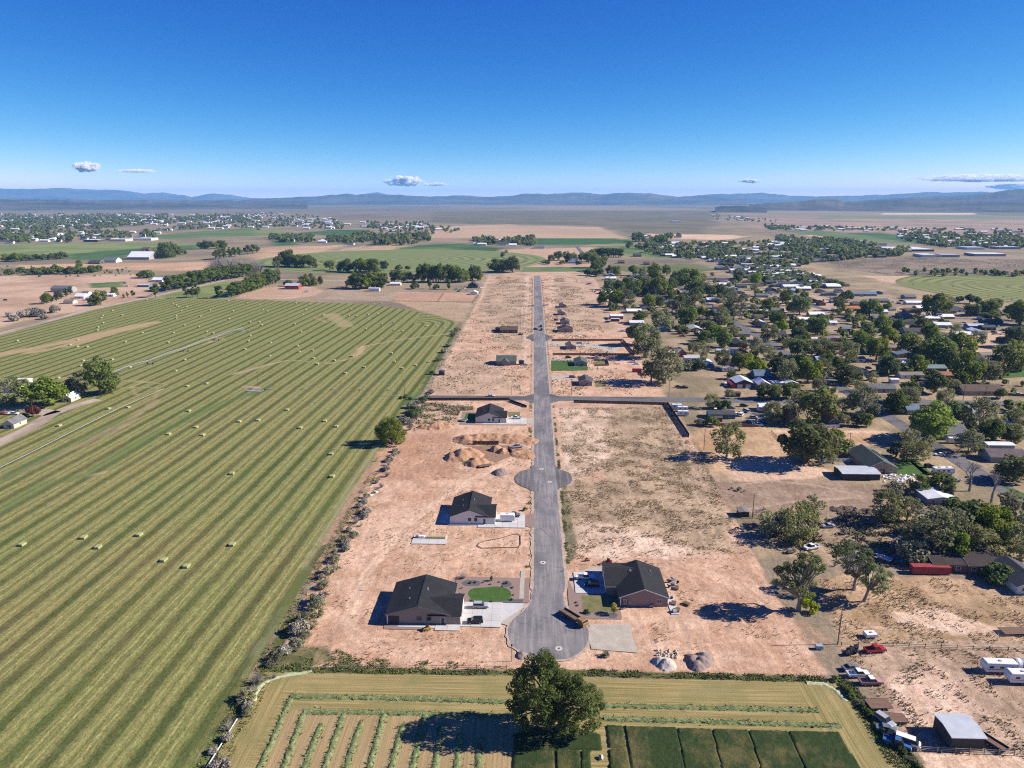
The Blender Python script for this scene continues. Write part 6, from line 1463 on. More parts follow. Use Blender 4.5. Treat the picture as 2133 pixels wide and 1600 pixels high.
# town vehicles
TC = [('pickup', 'white', 1690, 1143, 200, 'white pickup under the thin cottonwood in the brown yard'), ('sedan', 'silver', 1725, 1098, 185, 'pale wreck beside the olive thicket'), ('suv', 'black', 1936, 974, 0, 'black car on the drive above the motorhome'),
 ('pickup', 'white', 1986, 1002, 170, 'white pickup at the kerb below the motorhome'), ('sedan', 'white', 1957, 949, 175, 'white car beside the white box trailer'), ('suv', 'black', 2128, 1083, 30, 'dark car at the right end of the town street'),
 ('suv', 'black', 1549, 847, 0, 'black car between the cross street and white shed'), ('van', 'white', 1544, 866, 60, 'white van right of the teal mobile home'), ('pickup', 'white', 1578, 887, 350, 'white pickup at the end of the plank fence'),
 ('suv', 'blue', 1562, 882, 330, 'blue car behind the plank fence'), ('sedan', 'silver', 1600, 871, 20, 'silver car under the trees by the plank fence'), ('pickup', 'black', 1424, 809, 5, 'dark pickup in the open lot beside the cross street'),
 ('sedan', 'black', 1413, 807, 5, 'dark car left of the lot pickup'), ('pickup', 'white', 1319, 755, 355, 'white pickup beside the end of the lower wooden fence'), ('sedan', 'white', 1326, 759, 0, 'white car below the fence-end pickup'),
 ('van', 'white', 1511, 803, 80, 'white van left of the narrow red shed'), ('pickup', 'white', 1296, 691, 0, 'white pickup on the bare lot edge below the white barn'), ('pickup', 'silver', 1266, 666, 80, 'silver pickup left of the white metal barn'),
 ('suv', 'black', 1265, 672, 20, 'dark car behind the white metal barn'), ('sedan', 'white', 1320, 639, 0, 'white car parked on the dirt side street'), ('pickup', 'white', 1218, 569, 10, 'white pickup at the far corner of the bare lots'),
 ('van', 'white', 1212, 568, 0, 'white van at the far corner of the bare lots'), ('pickup', 'white', 1224, 578, 20, 'white pickup second from the far corner'), ('van', 'silver', 1228, 592, 0, 'silver van at the edge of the bare lots'), ('pickup', 'blue', 1224, 593, 20, 'blue pickup at the edge of the bare lots'),
 ('pickup', 'white', 1236, 607, 70, 'white pickup facing the bare lots'), ('suv', 'grey', 1240, 609, 60, 'grey car facing the bare lots'), ('sedan', 'white', 1565, 741, 300, 'white car at the street corner near elms'), ('suv', 'black', 1552, 735, 340, 'dark car at the street corner near elms'),
 ('sedan', 'white', 1643, 617, 0, 'white car on the side street by the dark house'), ('sedan', 'silver', 1795, 618, 0, 'silver car behind the orange roofs'), ('van', 'white', 1782, 631, 0, 'white van beside the orange roof'), ('pickup', 'red', 1762, 631, 0, 'red pickup beside the long orange roof'),
 ('pickup', 'white', 2028, 735, 350, 'white pickup on the gravel by the bright elm'), ('sedan', 'grey', 2044, 738, 0, 'grey car on the gravel by the bright elm'), ('pickup', 'white', 2088, 697, 20, 'white pickup in the dry open yard'), ('suv', 'black', 2070, 693, 0, 'dark car in the dry open yard'),
 ('suv', 'black', 2017, 821, 10, 'dark car under the carport of the brown house'), ('sedan', 'white', 2120, 822, 0, 'white car at the right edge of the cross street'),
 ('sedan', 'red', 6, 864, 2, 'red car at the left edge of the farmyard'), ('pickup', 'white', 28, 864, 2, 'white pickup in the farmyard beside the red car'), ('suv', 'black', 51, 867, 60, 'dark car under the farmyard plum tree'), ('sedan', 'teal', 37, 876, 40, 'bright blue car beside the white farmyard house'), ('sedan', 'white', 37, 886, 40, 'white car below the bright blue one'),
 ('sedan', 'white', 640, 607, 10, 'white car on the dirt right of the red barn'), ('pickup', 'silver', 637, 609, 20, 'silver pickup on the dirt near the red barn'), ('pickup', 'white', 315, 616, 10, 'white pickup on the gravel road corner'), ('pickup', 'white', 264, 597, 0, 'white truck on the open left ground'),
 ('pickup', 'brown', 260, 591, 0, 'brown truck on the open left ground'), ('suv', 'black', 12, 626, 0, 'dark vehicle at the far left of the dirt')]
for k_, c_, a, b, h_, l_ in TC: vehicle(k_, c_, a, b, h_, l_)
for k, (px, cc) in enumerate([(1374, 'silver'), (1386, 'white'), (1396, 'red'), (1405, 'white'), (1414, 'silver')]):
    vehicle('sedan' if k % 2 else 'pickup', cc, px, 727, rng.uniform(-15, 15), ['silver pickup at the left end of the wreck row', 'white car second in the wreck row', 'red pickup in the middle of the wreck row', 'white car fourth in the wreck row', 'silver pickup at the right end of the wreck row'][k], 'row of old cars by the sparse cottonwood')
for k in range(12):
    px, py = [(968, 601), (975, 606), (960, 605), (955, 608), (950, 604), (1003, 600), (2035, 690), (2042, 692), (2012, 687), (2005, 684), (1998, 688), (2090, 689)][k]
    vehicle(['sedan', 'pickup', 'van'][k % 3], ['white', 'silver', 'grey', 'black', 'blue'][k % 5], px, py, rng.uniform(0, 90), 'one of the vehicles parked in a jumble beside the dark gabled house' if k < 6 else 'one of the vehicles parked in a jumble beside the pale blue barn', 'vehicles parked by the dark gabled house' if k < 6 else 'vehicles parked by the pale blue barn')
motorhome('white motorhome parked beside the town street', 1964, 988, 3, 'grey')
motorhome('white motorhome beneath the yellow-green tree', 1517, 774, 5, 'blue')
box_trailer('white box trailer before the grey gabled house', 1985, 923, 178, 6, 2.4, 2.4, 'white')
box_trailer('old cream camper under the olive tree', 1845, 1077, 175, 9, 2.5, 2.4, 'tan', 'travel_trailer', 'camper', None, 3)
for k, (px, py) in enumerate([(1409, 852), (1421, 857), (1422, 866)]):
    box_trailer(['white camper nearest the street corner fence', 'white camper in the middle of the three', 'white camper lowest of the three by the dark fence'][k], px, py, 178, 6.2, 2.4, 2.4, 'white', 'travel_trailer', 'camper', 'grey', 2)
box_trailer('white camper by the plank fence trees', 1590, 858, 150, 6.5, 2.4, 2.4, 'white', 'travel_trailer', 'camper', 'grey', 2)
box_trailer('white camper behind the flat white shed', 1600, 850, 20, 6.0, 2.4, 2.3, 'white', 'travel_trailer', 'camper', 'brown', 2)
def container(label, px, py, L, W, Hh, c, heading=0):
    x, y = G(px, py); t = thing('shipping_container', label, 'container', (x, y, 0), R(heading)); m_ = plain('container_' + c, CARC[c] if c != 'red' else (.27, .04, .045), .6, .3, 0, .2, .8)
    boxpart('shell', t, m_, -L / 2, L / 2, -W / 2, W / 2, .1, Hh)
    for k in range(int(L / .6)): boxpart('panel', t, m_, -L / 2 + .1 + k * .6, -L / 2 + .4 + k * .6, -W / 2 - .04, -W / 2, .2, Hh - .1)
    boxpart('door', t, m_, L / 2, L / 2 + .05, -W / 2 + .08, W / 2 - .08, .2, Hh - .1)
container('long red shipping container before the dark brown roofs', 1936, 1193, 12.2, 2.5, 2.7, 'red', -1)
container('dark red container below the fence-end pickups', 1326, 775, 6.1, 2.4, 2.5, 'red')
container('small red container beside the sparse tall cottonwood', 1315, 703, 6.1, 2.4, 2.5, 'red')
def boat(label, px, py, heading, c):
    x, y = G(px, py); t = thing('boat', label, 'boat', (x, y, 0), R(heading))
    out = [(3, 0), (2.2, .7), (.5, 1.05), (-2.6, .95), (-2.6, -.95), (.5, -1.05), (2.2, -.7)]
    n_ = len(out); vs = [(a * .8, b * .6, .45) for a, b in out] + [(a, b, 1.25) for a, b in out] + [(a * .9, b * .82, 1.25) for a, b in out] + [(a * .8, b * .7, .85) for a, b in out]
    fs = [tuple(range(n_))[::-1], tuple(range(3 * n_, 4 * n_))]
    for L0 in (0, n_, 2 * n_): fs += [(L0 + k, L0 + (k + 1) % n_, L0 + n_ + (k + 1) % n_, L0 + n_ + k) for k in range(n_)]
    part('hull', MB().add(vs, fs), paint(c), t)
    boxpart('windscreen', t, GLASS, .6, .7, -.7, .7, 1.2, 1.7); boxpart('seat', t, paint('tan'), -1.6, -1.0, -.5, .5, .85, 1.3); boxpart('engine', t, paint('black'), -3.0, -2.6, -.3, .3, .7, 1.5)
    for s in (-1, 1): wheel(t, -.6, s * .9, .3)
boat('white boat left of the blue one by the red container', 1842, 1167, 130, 'white')
boat('blue and white boat by the red container', 1868, 1172, 130, 'blue')

# ================================================================ FENCES, POLES
_fm = {}
def fence(label, pts, h, c, step=2.4, world=False, gap=0.0, cat='fence', slats=0):
    P = pts if world else GP(pts)
    t = thing('fence', label, cat, (P[0][0], P[0][1], 0))
    mt_ = plain('fence_%d_%d_%d' % tuple(int(q * 100) for q in c), c, .85, .2, 0, .2, .6)
    pk = ('post', h, c)
    if pk not in _fm: _fm[pk] = fix_normals(MB().box(-.07, .07, -.07, .07, -.2, h + .08).mesh('post', mt_))
    for (ax, ay), (bx, by) in zip(P[:-1], P[1:]):
        L = math.hypot(bx - ax, by - ay); n_ = max(1, round(L / step)); a = math.atan2(by - ay, bx - ax); st = L / n_
        key = (round(st, 2), h, c, slats)
        if key not in _fm:
            mb = MB()
            if slats:
                for k in range(slats): mb.box(.08, st - .08, -.025, .025, h * (k + .45) / slats, h * (k + .45) / slats + .09)
            else:
                nb = 6
                for k in range(nb): mb.box(.07 + (st - .14) * k / nb + .01, .07 + (st - .14) * (k + 1) / nb - .01, -.03 + .012 * (k % 2), .03 + .012 * (k % 2), .04, h)
            _fm[key] = fix_normals(mb.mesh('rail' if slats else 'panel', mt_))
        for k in range(n_ + 1):
            ob('post', _fm[pk], t, (ax + (bx - ax) * k / n_ - P[0][0], ay + (by - ay) * k / n_ - P[0][1], 0), a)
            if k < n_: ob('rail' if slats else 'panel', _fm[key], t, (ax + (bx - ax) * k / n_ - P[0][0], ay + (by - ay) * k / n_ - P[0][1], 0), a)
    return t
fence('dark brown board fence along the cross street left of the crossing', [(874, 834.5), (1060, 834.5)], 1.8, (.055, .033, .026))
fence('short dark fence slanting down beside the trampoline house', [(1061, 836), (1097, 849)], 1.5, (.035, .03, .03))
fence('dark board fence along the cross street right of the crossing', [(1195, 839), (1390, 844)], 1.8, (.05, .034, .028))
fence('dark board fence running towards the camera beside the weedy lot', [(1390.5, 844), (1435, 911)], 2.2, (.045, .034, .030))
fence('upper orange-brown wooden fence on the right lots', [(1149, 710.5), (1297, 710.5)], 1.9, (.26, .115, .045))
fence('orange-brown wooden fence joining the two long ones at the back', [(1298, 711), (1322, 740)], 1.9, (.13, .075, .035))
fence('lower orange-brown wooden fence behind the square dark lawn', [(1151, 740), (1320, 741)], 1.9, (.24, .11, .045))
fence('white vinyl fence below the dark teal house', [(1684, 892), (1748, 891)], 1.7, (.62, .63, .64))
fence('white vinyl fence in front of the pink house', [(1706, 964), (1790, 961)], 1.8, (.60, .61, .62))
fence('rusty plank and pallet fence below the teal mobile home', [(1493, 888), (1535, 889), (1572, 890)], 1.8, (.22, .12, .075))
fence('low fence round the small back lawn by the green roof', [(1238, 752), (1265, 752), (1268, 762), (1238, 763)], 1.4, (.16, .12, .085))
fence('brown fence beside the house with the wide brown roof', [(2095, 824), (2140, 826)], 1.6, (.16, .09, .06))
fence('rail fence across the bottom right yard', [(1915, 1563), (1990, 1567), (2080, 1571), (2145, 1574)], 1.2, (.33, .30, .27), 3.2, slats=3)
fence('post and rail fence across the dry yard by the red pickup', [(1752, 1345), (1860, 1346), (1960, 1350), (2060, 1354), (2140, 1356)], 1.1, (.10, .085, .07), 4.5, slats=2)
fence('corral rails beside the beige shelter', [(1568, 1075), (1590, 1062), (1604, 1070), (1588, 1080), (1568, 1077)], 1.4, (.09, .075, .06), 3.0, slats=3)
fence('thin wire fence above the lower hay field, left part', [(700, 1390), (800, 1391), (930, 1392), (1055, 1394)], 1.1, (.16, .13, .10), 9.0, slats=2)
fence('dark rail fence dividing the brown paddock by the olive trees', [(1607, 900), (1640, 935)], 1.1, (.05, .042, .036), 4, slats=3)
fence('paddock fence at the top of the hay field', [(822, 628), (905, 629), (985, 631), (1003, 607)], 1.3, (.10, .08, .06), 6, slats=3)
fence('paddock fence between the two pink-brown pens', [(912, 629), (925, 611)], 1.3, (.10, .08, .06), 6, slats=3)
WOOD = plain('pole_wood', (.12, .085, .060), .9, .1, 0, .2, 3)
def pole(label, px, pb, h, arm=1, name='power_pole', c=None):
    x, y = G(px, pb); t = thing(name, label, 'pole', (x, y, 0))
    part('post', MB().tube((0, 0, -.3), (0, 0, h), .17, .11, 8), c or WOOD, t)
    for k in range(arm):
        boxpart('crossarm', t, WOOD, -1.1, 1.1, -.06, .06, h - .7 - k * .9, h - .55 - k * .9)
        for q in (-1, 0, 1): part('insulator', MB().tube((q, 0, h - .55 - k * .9), (q, 0, h - .35 - k * .9), .05, n=5), TRIM, t)
pole('power pole at the kink in the edge of the hay field', 843, 826, 11)
pole('power pole among the pipe fittings inside the hay field', 538, 805, 10)
pole('power pole by the farmyard plum tree', 71, 871, 10)
pole('power pole on the cross street corner by the taupe house', 1190, 824, 11)
pole('thin orange-brown marker pole left of the crossroads', 1066, 823, 6, 0, 'marker_pole', plain('marker_orange', (.30, .10, .04), .7))
pole('power pole on the cross street left of the wreck lot', 1393, 826, 11)
pole('power pole at the bend of the side street by elms', 1738, 831, 10)
pole('power pole in the brown paddock above the pink house', 1768, 937, 9)
pole('power pole in the paddock above the lone olive tree', 1466, 937, 11, 0)
pole('power pole beside the beige shelter and corral', 1567, 1079, 10, 0)
pole('tall bare power pole by the red pickup', 1745, 1341, 11.5, 0)
pole('steel power pole before the wide brown roof, left one', 2006, 833, 9, 1)
pole('steel power pole before the wide brown roof, right one', 2050, 838, 10, 1)
pole('power pole by the motorhome at the yellow-green tree', 1426, 772, 9)
t = thing('street_lamp', 'black lamp post at the end of the cul-de-sac', 'street lamp', (*G(1066, 1377), 0))
part('post', MB().tube((0, 0, -.2), (0, 0, 4.6), .09, .07, 8), plain('lamp_black', (.02, .02, .022), .5), t)
part('lamp_head', MB().tube((0, 0, 4.6), (0, 0, 4.75), .10, .30, 8).tube((0, 0, 4.75), (0, 0, 5.2), .30, .12, 8), plain('lamp_black', (.02, .02, .022), .5), t)
t = thing('mailbox', 'white post with mailbox at the crossroads corner', 'mailbox', (*G(1087, 837), 0))
boxpart('post', t, TRIM, -.06, .06, -.06, .06, -.1, 1.6); boxpart('box', t, TRIM, -.16, .16, -.28, .28, 1.3, 1.65)

# ================================================================ BALES AND IRRIGATION
HAYM = NT('baled_hay', .95, .1)
HAYM.col(HAYM.scale(HAYM.mix(HAYM.ramp(HAYM.noise(3, 4, .8), .35, .65), (.235, .250, .110), (.35, .36, .18)), HAYM.ramp(HAYM.noise(9, 3, .8), .3, .7, .8, 1.2))); HAYM.bump(HAYM.noise(12, 3, .8), .6, .06); HAYM = HAYM.m
bm_ = bmesh.new(); bmesh.ops.create_cube(bm_, size=1.0)
for v_ in bm_.verts: v_.co = Vector((v_.co.x * .86, v_.co.y * 2.3, v_.co.z * .9 + .45))
bmesh.ops.bevel(bm_, geom=list(bm_.edges), offset=.07, segments=1, affect='EDGES')
bale_me = bpy.data.meshes.new('bale_half'); bm_.to_mesh(bale_me); bm_.free(); bale_me.materials.append(HAYM)
TWINE = plain('baling_twine', (.30, .22, .12), .8)
twine_me = fix_normals(MB().box(-.44, .44, -.02, .02, .0, .912).mesh('twine', TWINE))
BALES = []
for o_, s_, L_ in [((0, 600), 3.95, [(142, 436), (923, 186), (842, 227), (831, 248), (847, 288), (806, 324), (801, 348), (638, 426), (576, 470), (638, 484), (717, 486), (1003, 224), (1205, 99), (1420, 129), (1449, 141), (1465, 155), (1534, 156), (1490, 189), (1447, 229), (1450, 249), (1647, 234), (1727, 184), (1917, 191), (1885, 256), (1877, 105), (2033, 126), (1517, 307), (1637, 321), (1700, 362), (1753, 373), (2056, 283), (2058, 393), (2044, 438), (2016, 505), (1170, 369), (1425, 369), (1031, 444), (1385, 448), (1500, 519), (1520, 592), (1070, 653), (924, 589), (685, 599), (665, 641), (480, 741), (1445, 682), (1700, 788), (1542, 810), (895, 995), (1055, 984), (1555, 1014), (1615, 1148), (1388, 1205), (1670, 1212), (1970, 1101), (1910, 1530), (488, 1135)]),
                   ((500, 600), 4.0, [(158, 139), (463, 127), (577, 133), (190, 182), (226, 193), (545, 183), (695, 225), (524, 223), (925, 181), (905, 230), (970, 235), (1066, 222), (1145, 216), (1560, 233), (1175, 127), (1115, 132), (1180, 300), (1278, 288), (1555, 317), (1640, 317), (1700, 332), (1283, 351), (1353, 359), (1048, 341), (455, 302), (508, 365), (160, 286), (180, 310), (253, 456), (478, 482), (493, 533), (605, 522), (612, 586), (787, 605), (935, 569), (645, 635), (1262, 545), (1287, 616), (1462, 645), (1573, 617), (1350, 670), (1035, 660), (878, 711), (247, 566), (394, 1018), (152, 1105), (503, 1168), (708, 1112), (803, 1156), (760, 1387), (768, 1573)]),
                   ((0, 950), 3.95, [(185, 732), (690, 675), (808, 755), (1148, 652), (1350, 860), (1535, 912), (1912, 733)])]:
    for zx, zy in L_:
        x, y = G(o_[0] + zx / s_, o_[1] + zy / s_ + .5)
        t = thing('hay_bale', '', 'hay bale', (x, y, .02), rng.uniform(-.10, .06) - .03, 'pale green hay bales on the mown field')
        for s2 in (-1, 1):
            o2 = ob('bale_half', bale_me, t, (s2 * .45, rng.uniform(-.08, .08), 0))
            if y < 330:
                for q in (-.8, -.27, .27, .8): ob('twine', twine_me, o2, (0, q, 0))
        BALES.append([t, x, y])
STEEL = plain('galvanised_steel', (.42, .43, .44), .45, .5, .4)
# centre pivot: a water pipe on trussed spans carried by wheeled towers
a_, b_ = np.array(G(506, 690)), np.array(G(225, 790)); dv = b_ - a_; Lp = np.linalg.norm(dv); ang = math.atan2(dv[1], dv[0])
t = thing('pivot_irrigator', 'long steel pivot sprinkler on wheeled towers across the hay field', 'irrigator', (a_[0], a_[1], 0), ang)
nsp = 4; sl_ = Lp / nsp
for k in range(nsp):
    mb = MB(); pr = None
    for j in range(13):
        u = j / 12; q = Vector((k * sl_ + u * sl_, 0, 3.4 + .8 * math.sin(math.pi * u)))
        if pr: mb.tube(pr, q, .14, n=6)
        pr = q
    part('water_pipe', mb, STEEL, t)
    mb = MB()
    for s2 in (-1, 1):
        pr = None
        for j in range(9):
            u = j / 8; zc = 3.4 + .8 * math.sin(math.pi * u); q = Vector((k * sl_ + u * sl_, s2 * .9 * math.sin(math.pi * u), zc - 1.1 * math.sin(math.pi * u)))
            if pr: mb.tube(pr, q, .05, n=4)
            if 0 < j < 8: mb.tube(q, (q.x, 0, zc), .04, n=4)
            pr = q
    m_ = part('truss', mb, STEEL, t); m_['kind'] = 'stuff'
for k in range(1, nsp + 1):
    x = k * sl_; mb = MB()
    for s2 in (-1, 1): mb.tube((x, 0, 3.4), (x, s2 * 2.1, .6), .08, n=5)
    mb.tube((x, -2.1, .6), (x, 2.1, .6), .08, n=5)
    tw = part('tower', mb, STEEL, t)
    for s2 in (-1, 1): part('wheel', MB().tube((x - .18, s2 * 2.1, .62), (x + .18, s2 * 2.1, .62), .62, n=12), TYRE, tw)
mb = MB()
for s1 in (-1, 1):
    for s2 in (-1, 1): mb.tube((s1 * 1.3, s2 * 1.3, 0), (0, 0, 3.6), .08, n=5)
part('pivot_base', mb.box(-1.8, 1.8, -1.8, 1.8, 0, .15), STEEL, t)
# wheel line: a pipe through small wheels, lying along the field
P = GP([(341, 812), (250, 852), (150, 902), (60, 948), (-20, 987)])
t = thing('wheel_line', 'white irrigation pipe on small wheels running down the hay field', 'irrigation pipe', (P[0][0], P[0][1], 0))
mb = MB()
for p, q in zip(P[:-1], P[1:]): mb.tube((p[0] - P[0][0], p[1] - P[0][1], .75), (q[0] - P[0][0], q[1] - P[0][1], .75), .085, n=6)
part('water_pipe', mb, plain('white_pipe', (.50, .48, .44), .5), t)
for p, q in zip(P[:-1], P[1:]):
    L_ = math.hypot(q[0] - p[0], q[1] - p[1]); dx, dy = (q[0] - p[0]) / L_, (q[1] - p[1]) / L_
    for k in range(max(1, int(L_ / 12))):
        u = (k + .5) / max(1, int(L_ / 12)); c = (p[0] + (q[0] - p[0]) * u - P[0][0], p[1] + (q[1] - p[1]) * u - P[0][1])
        mb = MB()
        for j in range(12):
            a0, a1 = j * math.pi / 6, (j + 1) * math.pi / 6
            f_ = lambda a: (c[0] - dy * .8 * math.cos(a), c[1] + dx * .8 * math.cos(a), .8 + .8 * math.sin(a))
            mb.tube(f_(a0), f_(a1), .04, n=4)
            if j % 3 == 0: mb.tube(f_(a0), (c[0], c[1], .8), .025, n=4)
        part('wheel', mb, STEEL, t)
p, q = G(494, 1500), G(424, 1612)
t = thing('irrigation_pipe', 'long white pipe with a crosspiece lying beside the lower field', 'irrigation pipe', (p[0], p[1], .35))
part('pipe', MB().tube((0, 0, 0), (q[0] - p[0], q[1] - p[1], 0), .16, n=8), plain('white_pipe', (.50, .48, .44), .5), t)
part('cross_bar', MB().tube((-2.6, -3.6, 0), (-.2, -3.4, 0), .08, n=6).tube((-1.4, -3.5, -.4), (-1.4, -3.5, .6), .06, n=6), STEEL, t)
for k, (px, py) in enumerate([(636, 811), (697, 812), (756, 813), (815, 813), (560, 811)]):
    x, y = G(px, py); t = thing('sprinkler_riser', 'one of the pale pipe risers in a row across the hay field', 'pipe riser', (x, y, 0), 0, 'pipe risers across the hay field')
    part('pipe', MB().tube((-1.5, 0, .3), (1.5, 0, .3), .16, n=6).tube((0, 0, 0), (0, 0, 1.0), .1, n=6), plain('white_pipe', (.50, .48, .44), .5), t)
    tree_at('g', x - 2, y - 1, .8, 'weeds round the pipe risers')
t = thing('pipe_pile', 'pile of pale pipes on a bare patch inside the hay field', 'pipes', (*G(528, 815), 0))
for k in range(7): part('pipe', MB().tube((rng.uniform(-6, -3), rng.uniform(-2, 2), .2 + .1 * k % .3), (rng.uniform(3, 7), rng.uniform(-2, 3), .25), .16, n=6), plain('white_pipe', (.50, .48, .44), .5), t)
# dark bales in the far round field
for px, py in [(1903, 593), (1960, 588), (2014, 604), (2044, 612), (2060, 617), (2075, 622), (2090, 619), (2108, 624), (2120, 620), (1985, 597), (2030, 590), (2100, 600), (2055, 630), (2090, 632), (2125, 608)]:
    t = thing('hay_bale', 'one of the small dark bales on the round mown field', 'hay bale', (*G(px, py), 0), rng.uniform(0, 3), 'bales on the far round field'); ob('bale_half', bale_me, t)

# ================================================================ PILES, MOUNDS, EXCAVATION
def mound(name, label, cat, px, py, cones, mat, seed, rgh=.12, st=.3, group=None):
    x0, y0 = G(px, py)
    xs = [c[0] - c[2] * 1.25 for c in cones] + [c[0] + c[2] * 1.25 for c in cones]; ys = [c[1] - c[2] * 1.25 for c in cones] + [c[1] + c[2] * 1.25 for c in cones]
    X, Y, q = ground_grid(min(xs), max(xs), min(ys), max(ys), st)
    z = np.full(X.shape, -.3)
    for cx_, cy_, r_, h_ in cones:
        d = np.hypot(X - cx_, Y - cy_) / r_ + .55 * (fbm(X / (r_ * .5) + seed, Y / (r_ * .5), seed, 3) - .5)
        z = np.maximum(z, h_ * (1 - np.maximum(d, 0) ** 1.45))
    z = z + np.where(z > .12, rgh * 3.6 * (fbm(X / 1.5, Y / 1.5, seed + 4, 5) - .5), 0)
    keep = (z[q] > -.28).any(1)
    z = np.maximum(z, -.3)
    m_ = mesh_np(name, np.stack([X, Y, z], 1), q[keep], mat)
    m_.polygons.foreach_set('use_smooth', [True] * len(m_.polygons))
    t = thing(name, label, cat, (x0, y0, 0), 0, group, None, m_)
    return t
DIRTM = NT('loose_dirt', .97, .1)
DIRTM.col(DIRTM.scale(DIRTM.mix(DIRTM.ramp(DIRTM.noise(.25, 5, .7), .35, .65), (.30, .165, .092), (.41, .25, .148)), DIRTM.ramp(DIRTM.noise(2.5, 5, .75), .3, .7, .75, 1.25))); DIRTM.bump(DIRTM.noise(1.6, 5, .7), .9, .35); DIRTM = DIRTM.m
GRVA = NT('grey_aggregate', .95, .1); GRVA.col(GRVA.scale((.42, .365, .30), GRVA.ramp(GRVA.noise(6, 4, .8), .3, .7, .75, 1.25))); GRVA = GRVA.m
GRVB = NT('brown_aggregate', .95, .1); GRVB.col(GRVB.scale((.215, .165, .145), GRVB.ramp(GRVB.noise(6, 4, .8), .3, .7, .75, 1.25))); GRVB = GRVB.m
mound('dirt_mound', 'largest dirt mound, on the left of the excavated pit', 'dirt mound', 962, 952, [(0, 0, 7, 4.0), (4.5, 3, 6, 3.4), (-3, -1, 5.5, 2.4), (2, 6, 4, 2.2)], DIRTM, 3, .25, .4)
mound('dirt_mound', 'rounded dirt mound at the near side of the pit', 'dirt mound', 990, 965, [(0, 0, 5, 2.9), (3.0, 1.2, 4, 2.0), (-3, .5, 3, 1.4)], DIRTM, 5, .25, .4)
mound('dirt_mound', 'long low dirt bank behind the pit', 'dirt mound', 1030, 916, [(-14, -1, 7, 2.3), (-9, 1, 7, 2.6), (-4, 2, 7, 2.3), (1, 2, 7, 2.2), (6, 1.5, 7, 2.1), (11, .5, 7, 1.8), (17, -1.5, 6, 1.2)], DIRTM, 7, .22, .45)
mound('dirt_mound', 'brown clod heap inside the pit', 'dirt mound', 1034, 938, [(0, 0, 3.8, 3.0), (3.8, -2.6, 3.2, 2.4)], DIRTM, 9, .35, .35)
mound('dirt_mound', 'rough dirt bank by the right rim of the pit', 'dirt mound', 1075, 945, [(0, 0, 4, 1.1), (5, -3, 4.5, .9), (3, 4, 4, .9)], DIRTM, 12, .2, .4)
mound('dirt_mound', 'low dirt mound near the lone round tree', 'dirt mound', 908, 889, [(0, 0, 6, 2.8), (-6, -1, 4.5, 1.9), (5, 1, 4.5, 1.7)], DIRTM, 13, .3, .45)
mound('gravel_pile', 'small dark gravel pile beside the dirt ramp', 'gravel pile', 1043, 985, [(0, 0, 3.8, 2.0)], GRVB, 14, .08, .35)
mound('gravel_pile', 'pale grey gravel pile with scattered rocks behind', 'gravel pile', 1388, 1384, [(0, 0, 2.6, 1.6), (-1.6, 1.2, 2.2, 1.3)], GRVA, 15, .05, .2)
mound('gravel_pile', 'brown-grey gravel heaps overlapping, right of the pale pile', 'gravel pile', 1452, 1386, [(0, 0, 2.3, 1.3), (1.6, 1.6, 2.4, 1.4), (2.6, 3.4, 2.4, 1.4), (-.6, 2.6, 2.2, 1.2)], GRVB, 16, .05, .2)
mound('gravel_pile', 'little brown gravel pile at the rim of the cul-de-sac', 'gravel pile', 1087, 1365, [(0, 0, 1.7, .9)], GRVB, 17, .05, .2)
mound('dirt_mound', 'far dirt heap at the end of the bare lots', 'dirt mound', 1045, 580, [(0, 0, 12, 2.5), (14, 2, 9, 1.8)], DIRTM, 18, .3, 1.0)
mound('brush_pile', 'grey brush pile in the ploughed yard', 'brush pile', 1770, 1062, [(0, 0, 4, 1.0), (7, -1, 3, .8), (-5, 0, 3, .8)], plain('brush_grey', (.10, .075, .06), .95, .1, 0, .4, 2), 19, .5, .35)
flat('pit_floor', GP([(985, 930), (1025, 926), (1062, 928), (1075, 946), (1035, 962), (990, 954)]), plain('pit_soil', (.255, .16, .105), .95, .1, 0, .2, 1), .02)
fm = plain('form_board', (.05, .032, .026), .9)
t = thing('pit_wall', 'earth-cut wall coloured dark for shade at the back of the pit', 'retaining wall', (*G(1005, 926), 0))
for k in range(6): part('board', MB().box(-5 + k * 2.2, -5 + k * 2.2 + 2.15, -.2, .2, 0, 2.0 + rng.uniform(-.15, .15)), plain('shade_cut_earth', (.16, .085, .055), .95), t)  # added wall; the pit's shadow is put into its darker earth colour
t = thing('lumber_stack', 'dark lumber stack beside the pit ramp', 'lumber', (*G(1062, 940), 0), .3)
for k in range(6): part('plank', MB().box(-.3, .3, -3, 3, .3 * k, .3 * k + .26, 0), fm, t)
vehicle('pickup', 'silver', 1078, 932, 20, 'silver truck with boards at the pit rim')
flat_trailer('pale flatbed trailer at the near rim of the pit', 1010, 972, 25, 6.0, 2.3, (.40, .36, .31))
n_r = np.random.RandomState(4)
rock_me = []
for k in range(3):
    b_ = bmesh.new(); bmesh.ops.create_icosphere(b_, subdivisions=1, radius=.3)
    for v_ in b_.verts: v_.co *= .75 + .5 * n_r.rand()
    me_ = bpy.data.meshes.new('rock'); b_.to_mesh(me_); b_.free(); me_.materials.append(GRVA); rock_me.append(me_)
for k in range(46):
    t = thing('rock', 'one of the pale rocks tipped behind the pale gravel pile', 'rock', (*G(1388 + n_r.uniform(-22, 24), 1362 + n_r.uniform(-9, 9)), .05), n_r.uniform(0, 6), 'rocks behind the pale gravel pile', n_r.uniform(.5, 1.7), rock_me[k % 3])
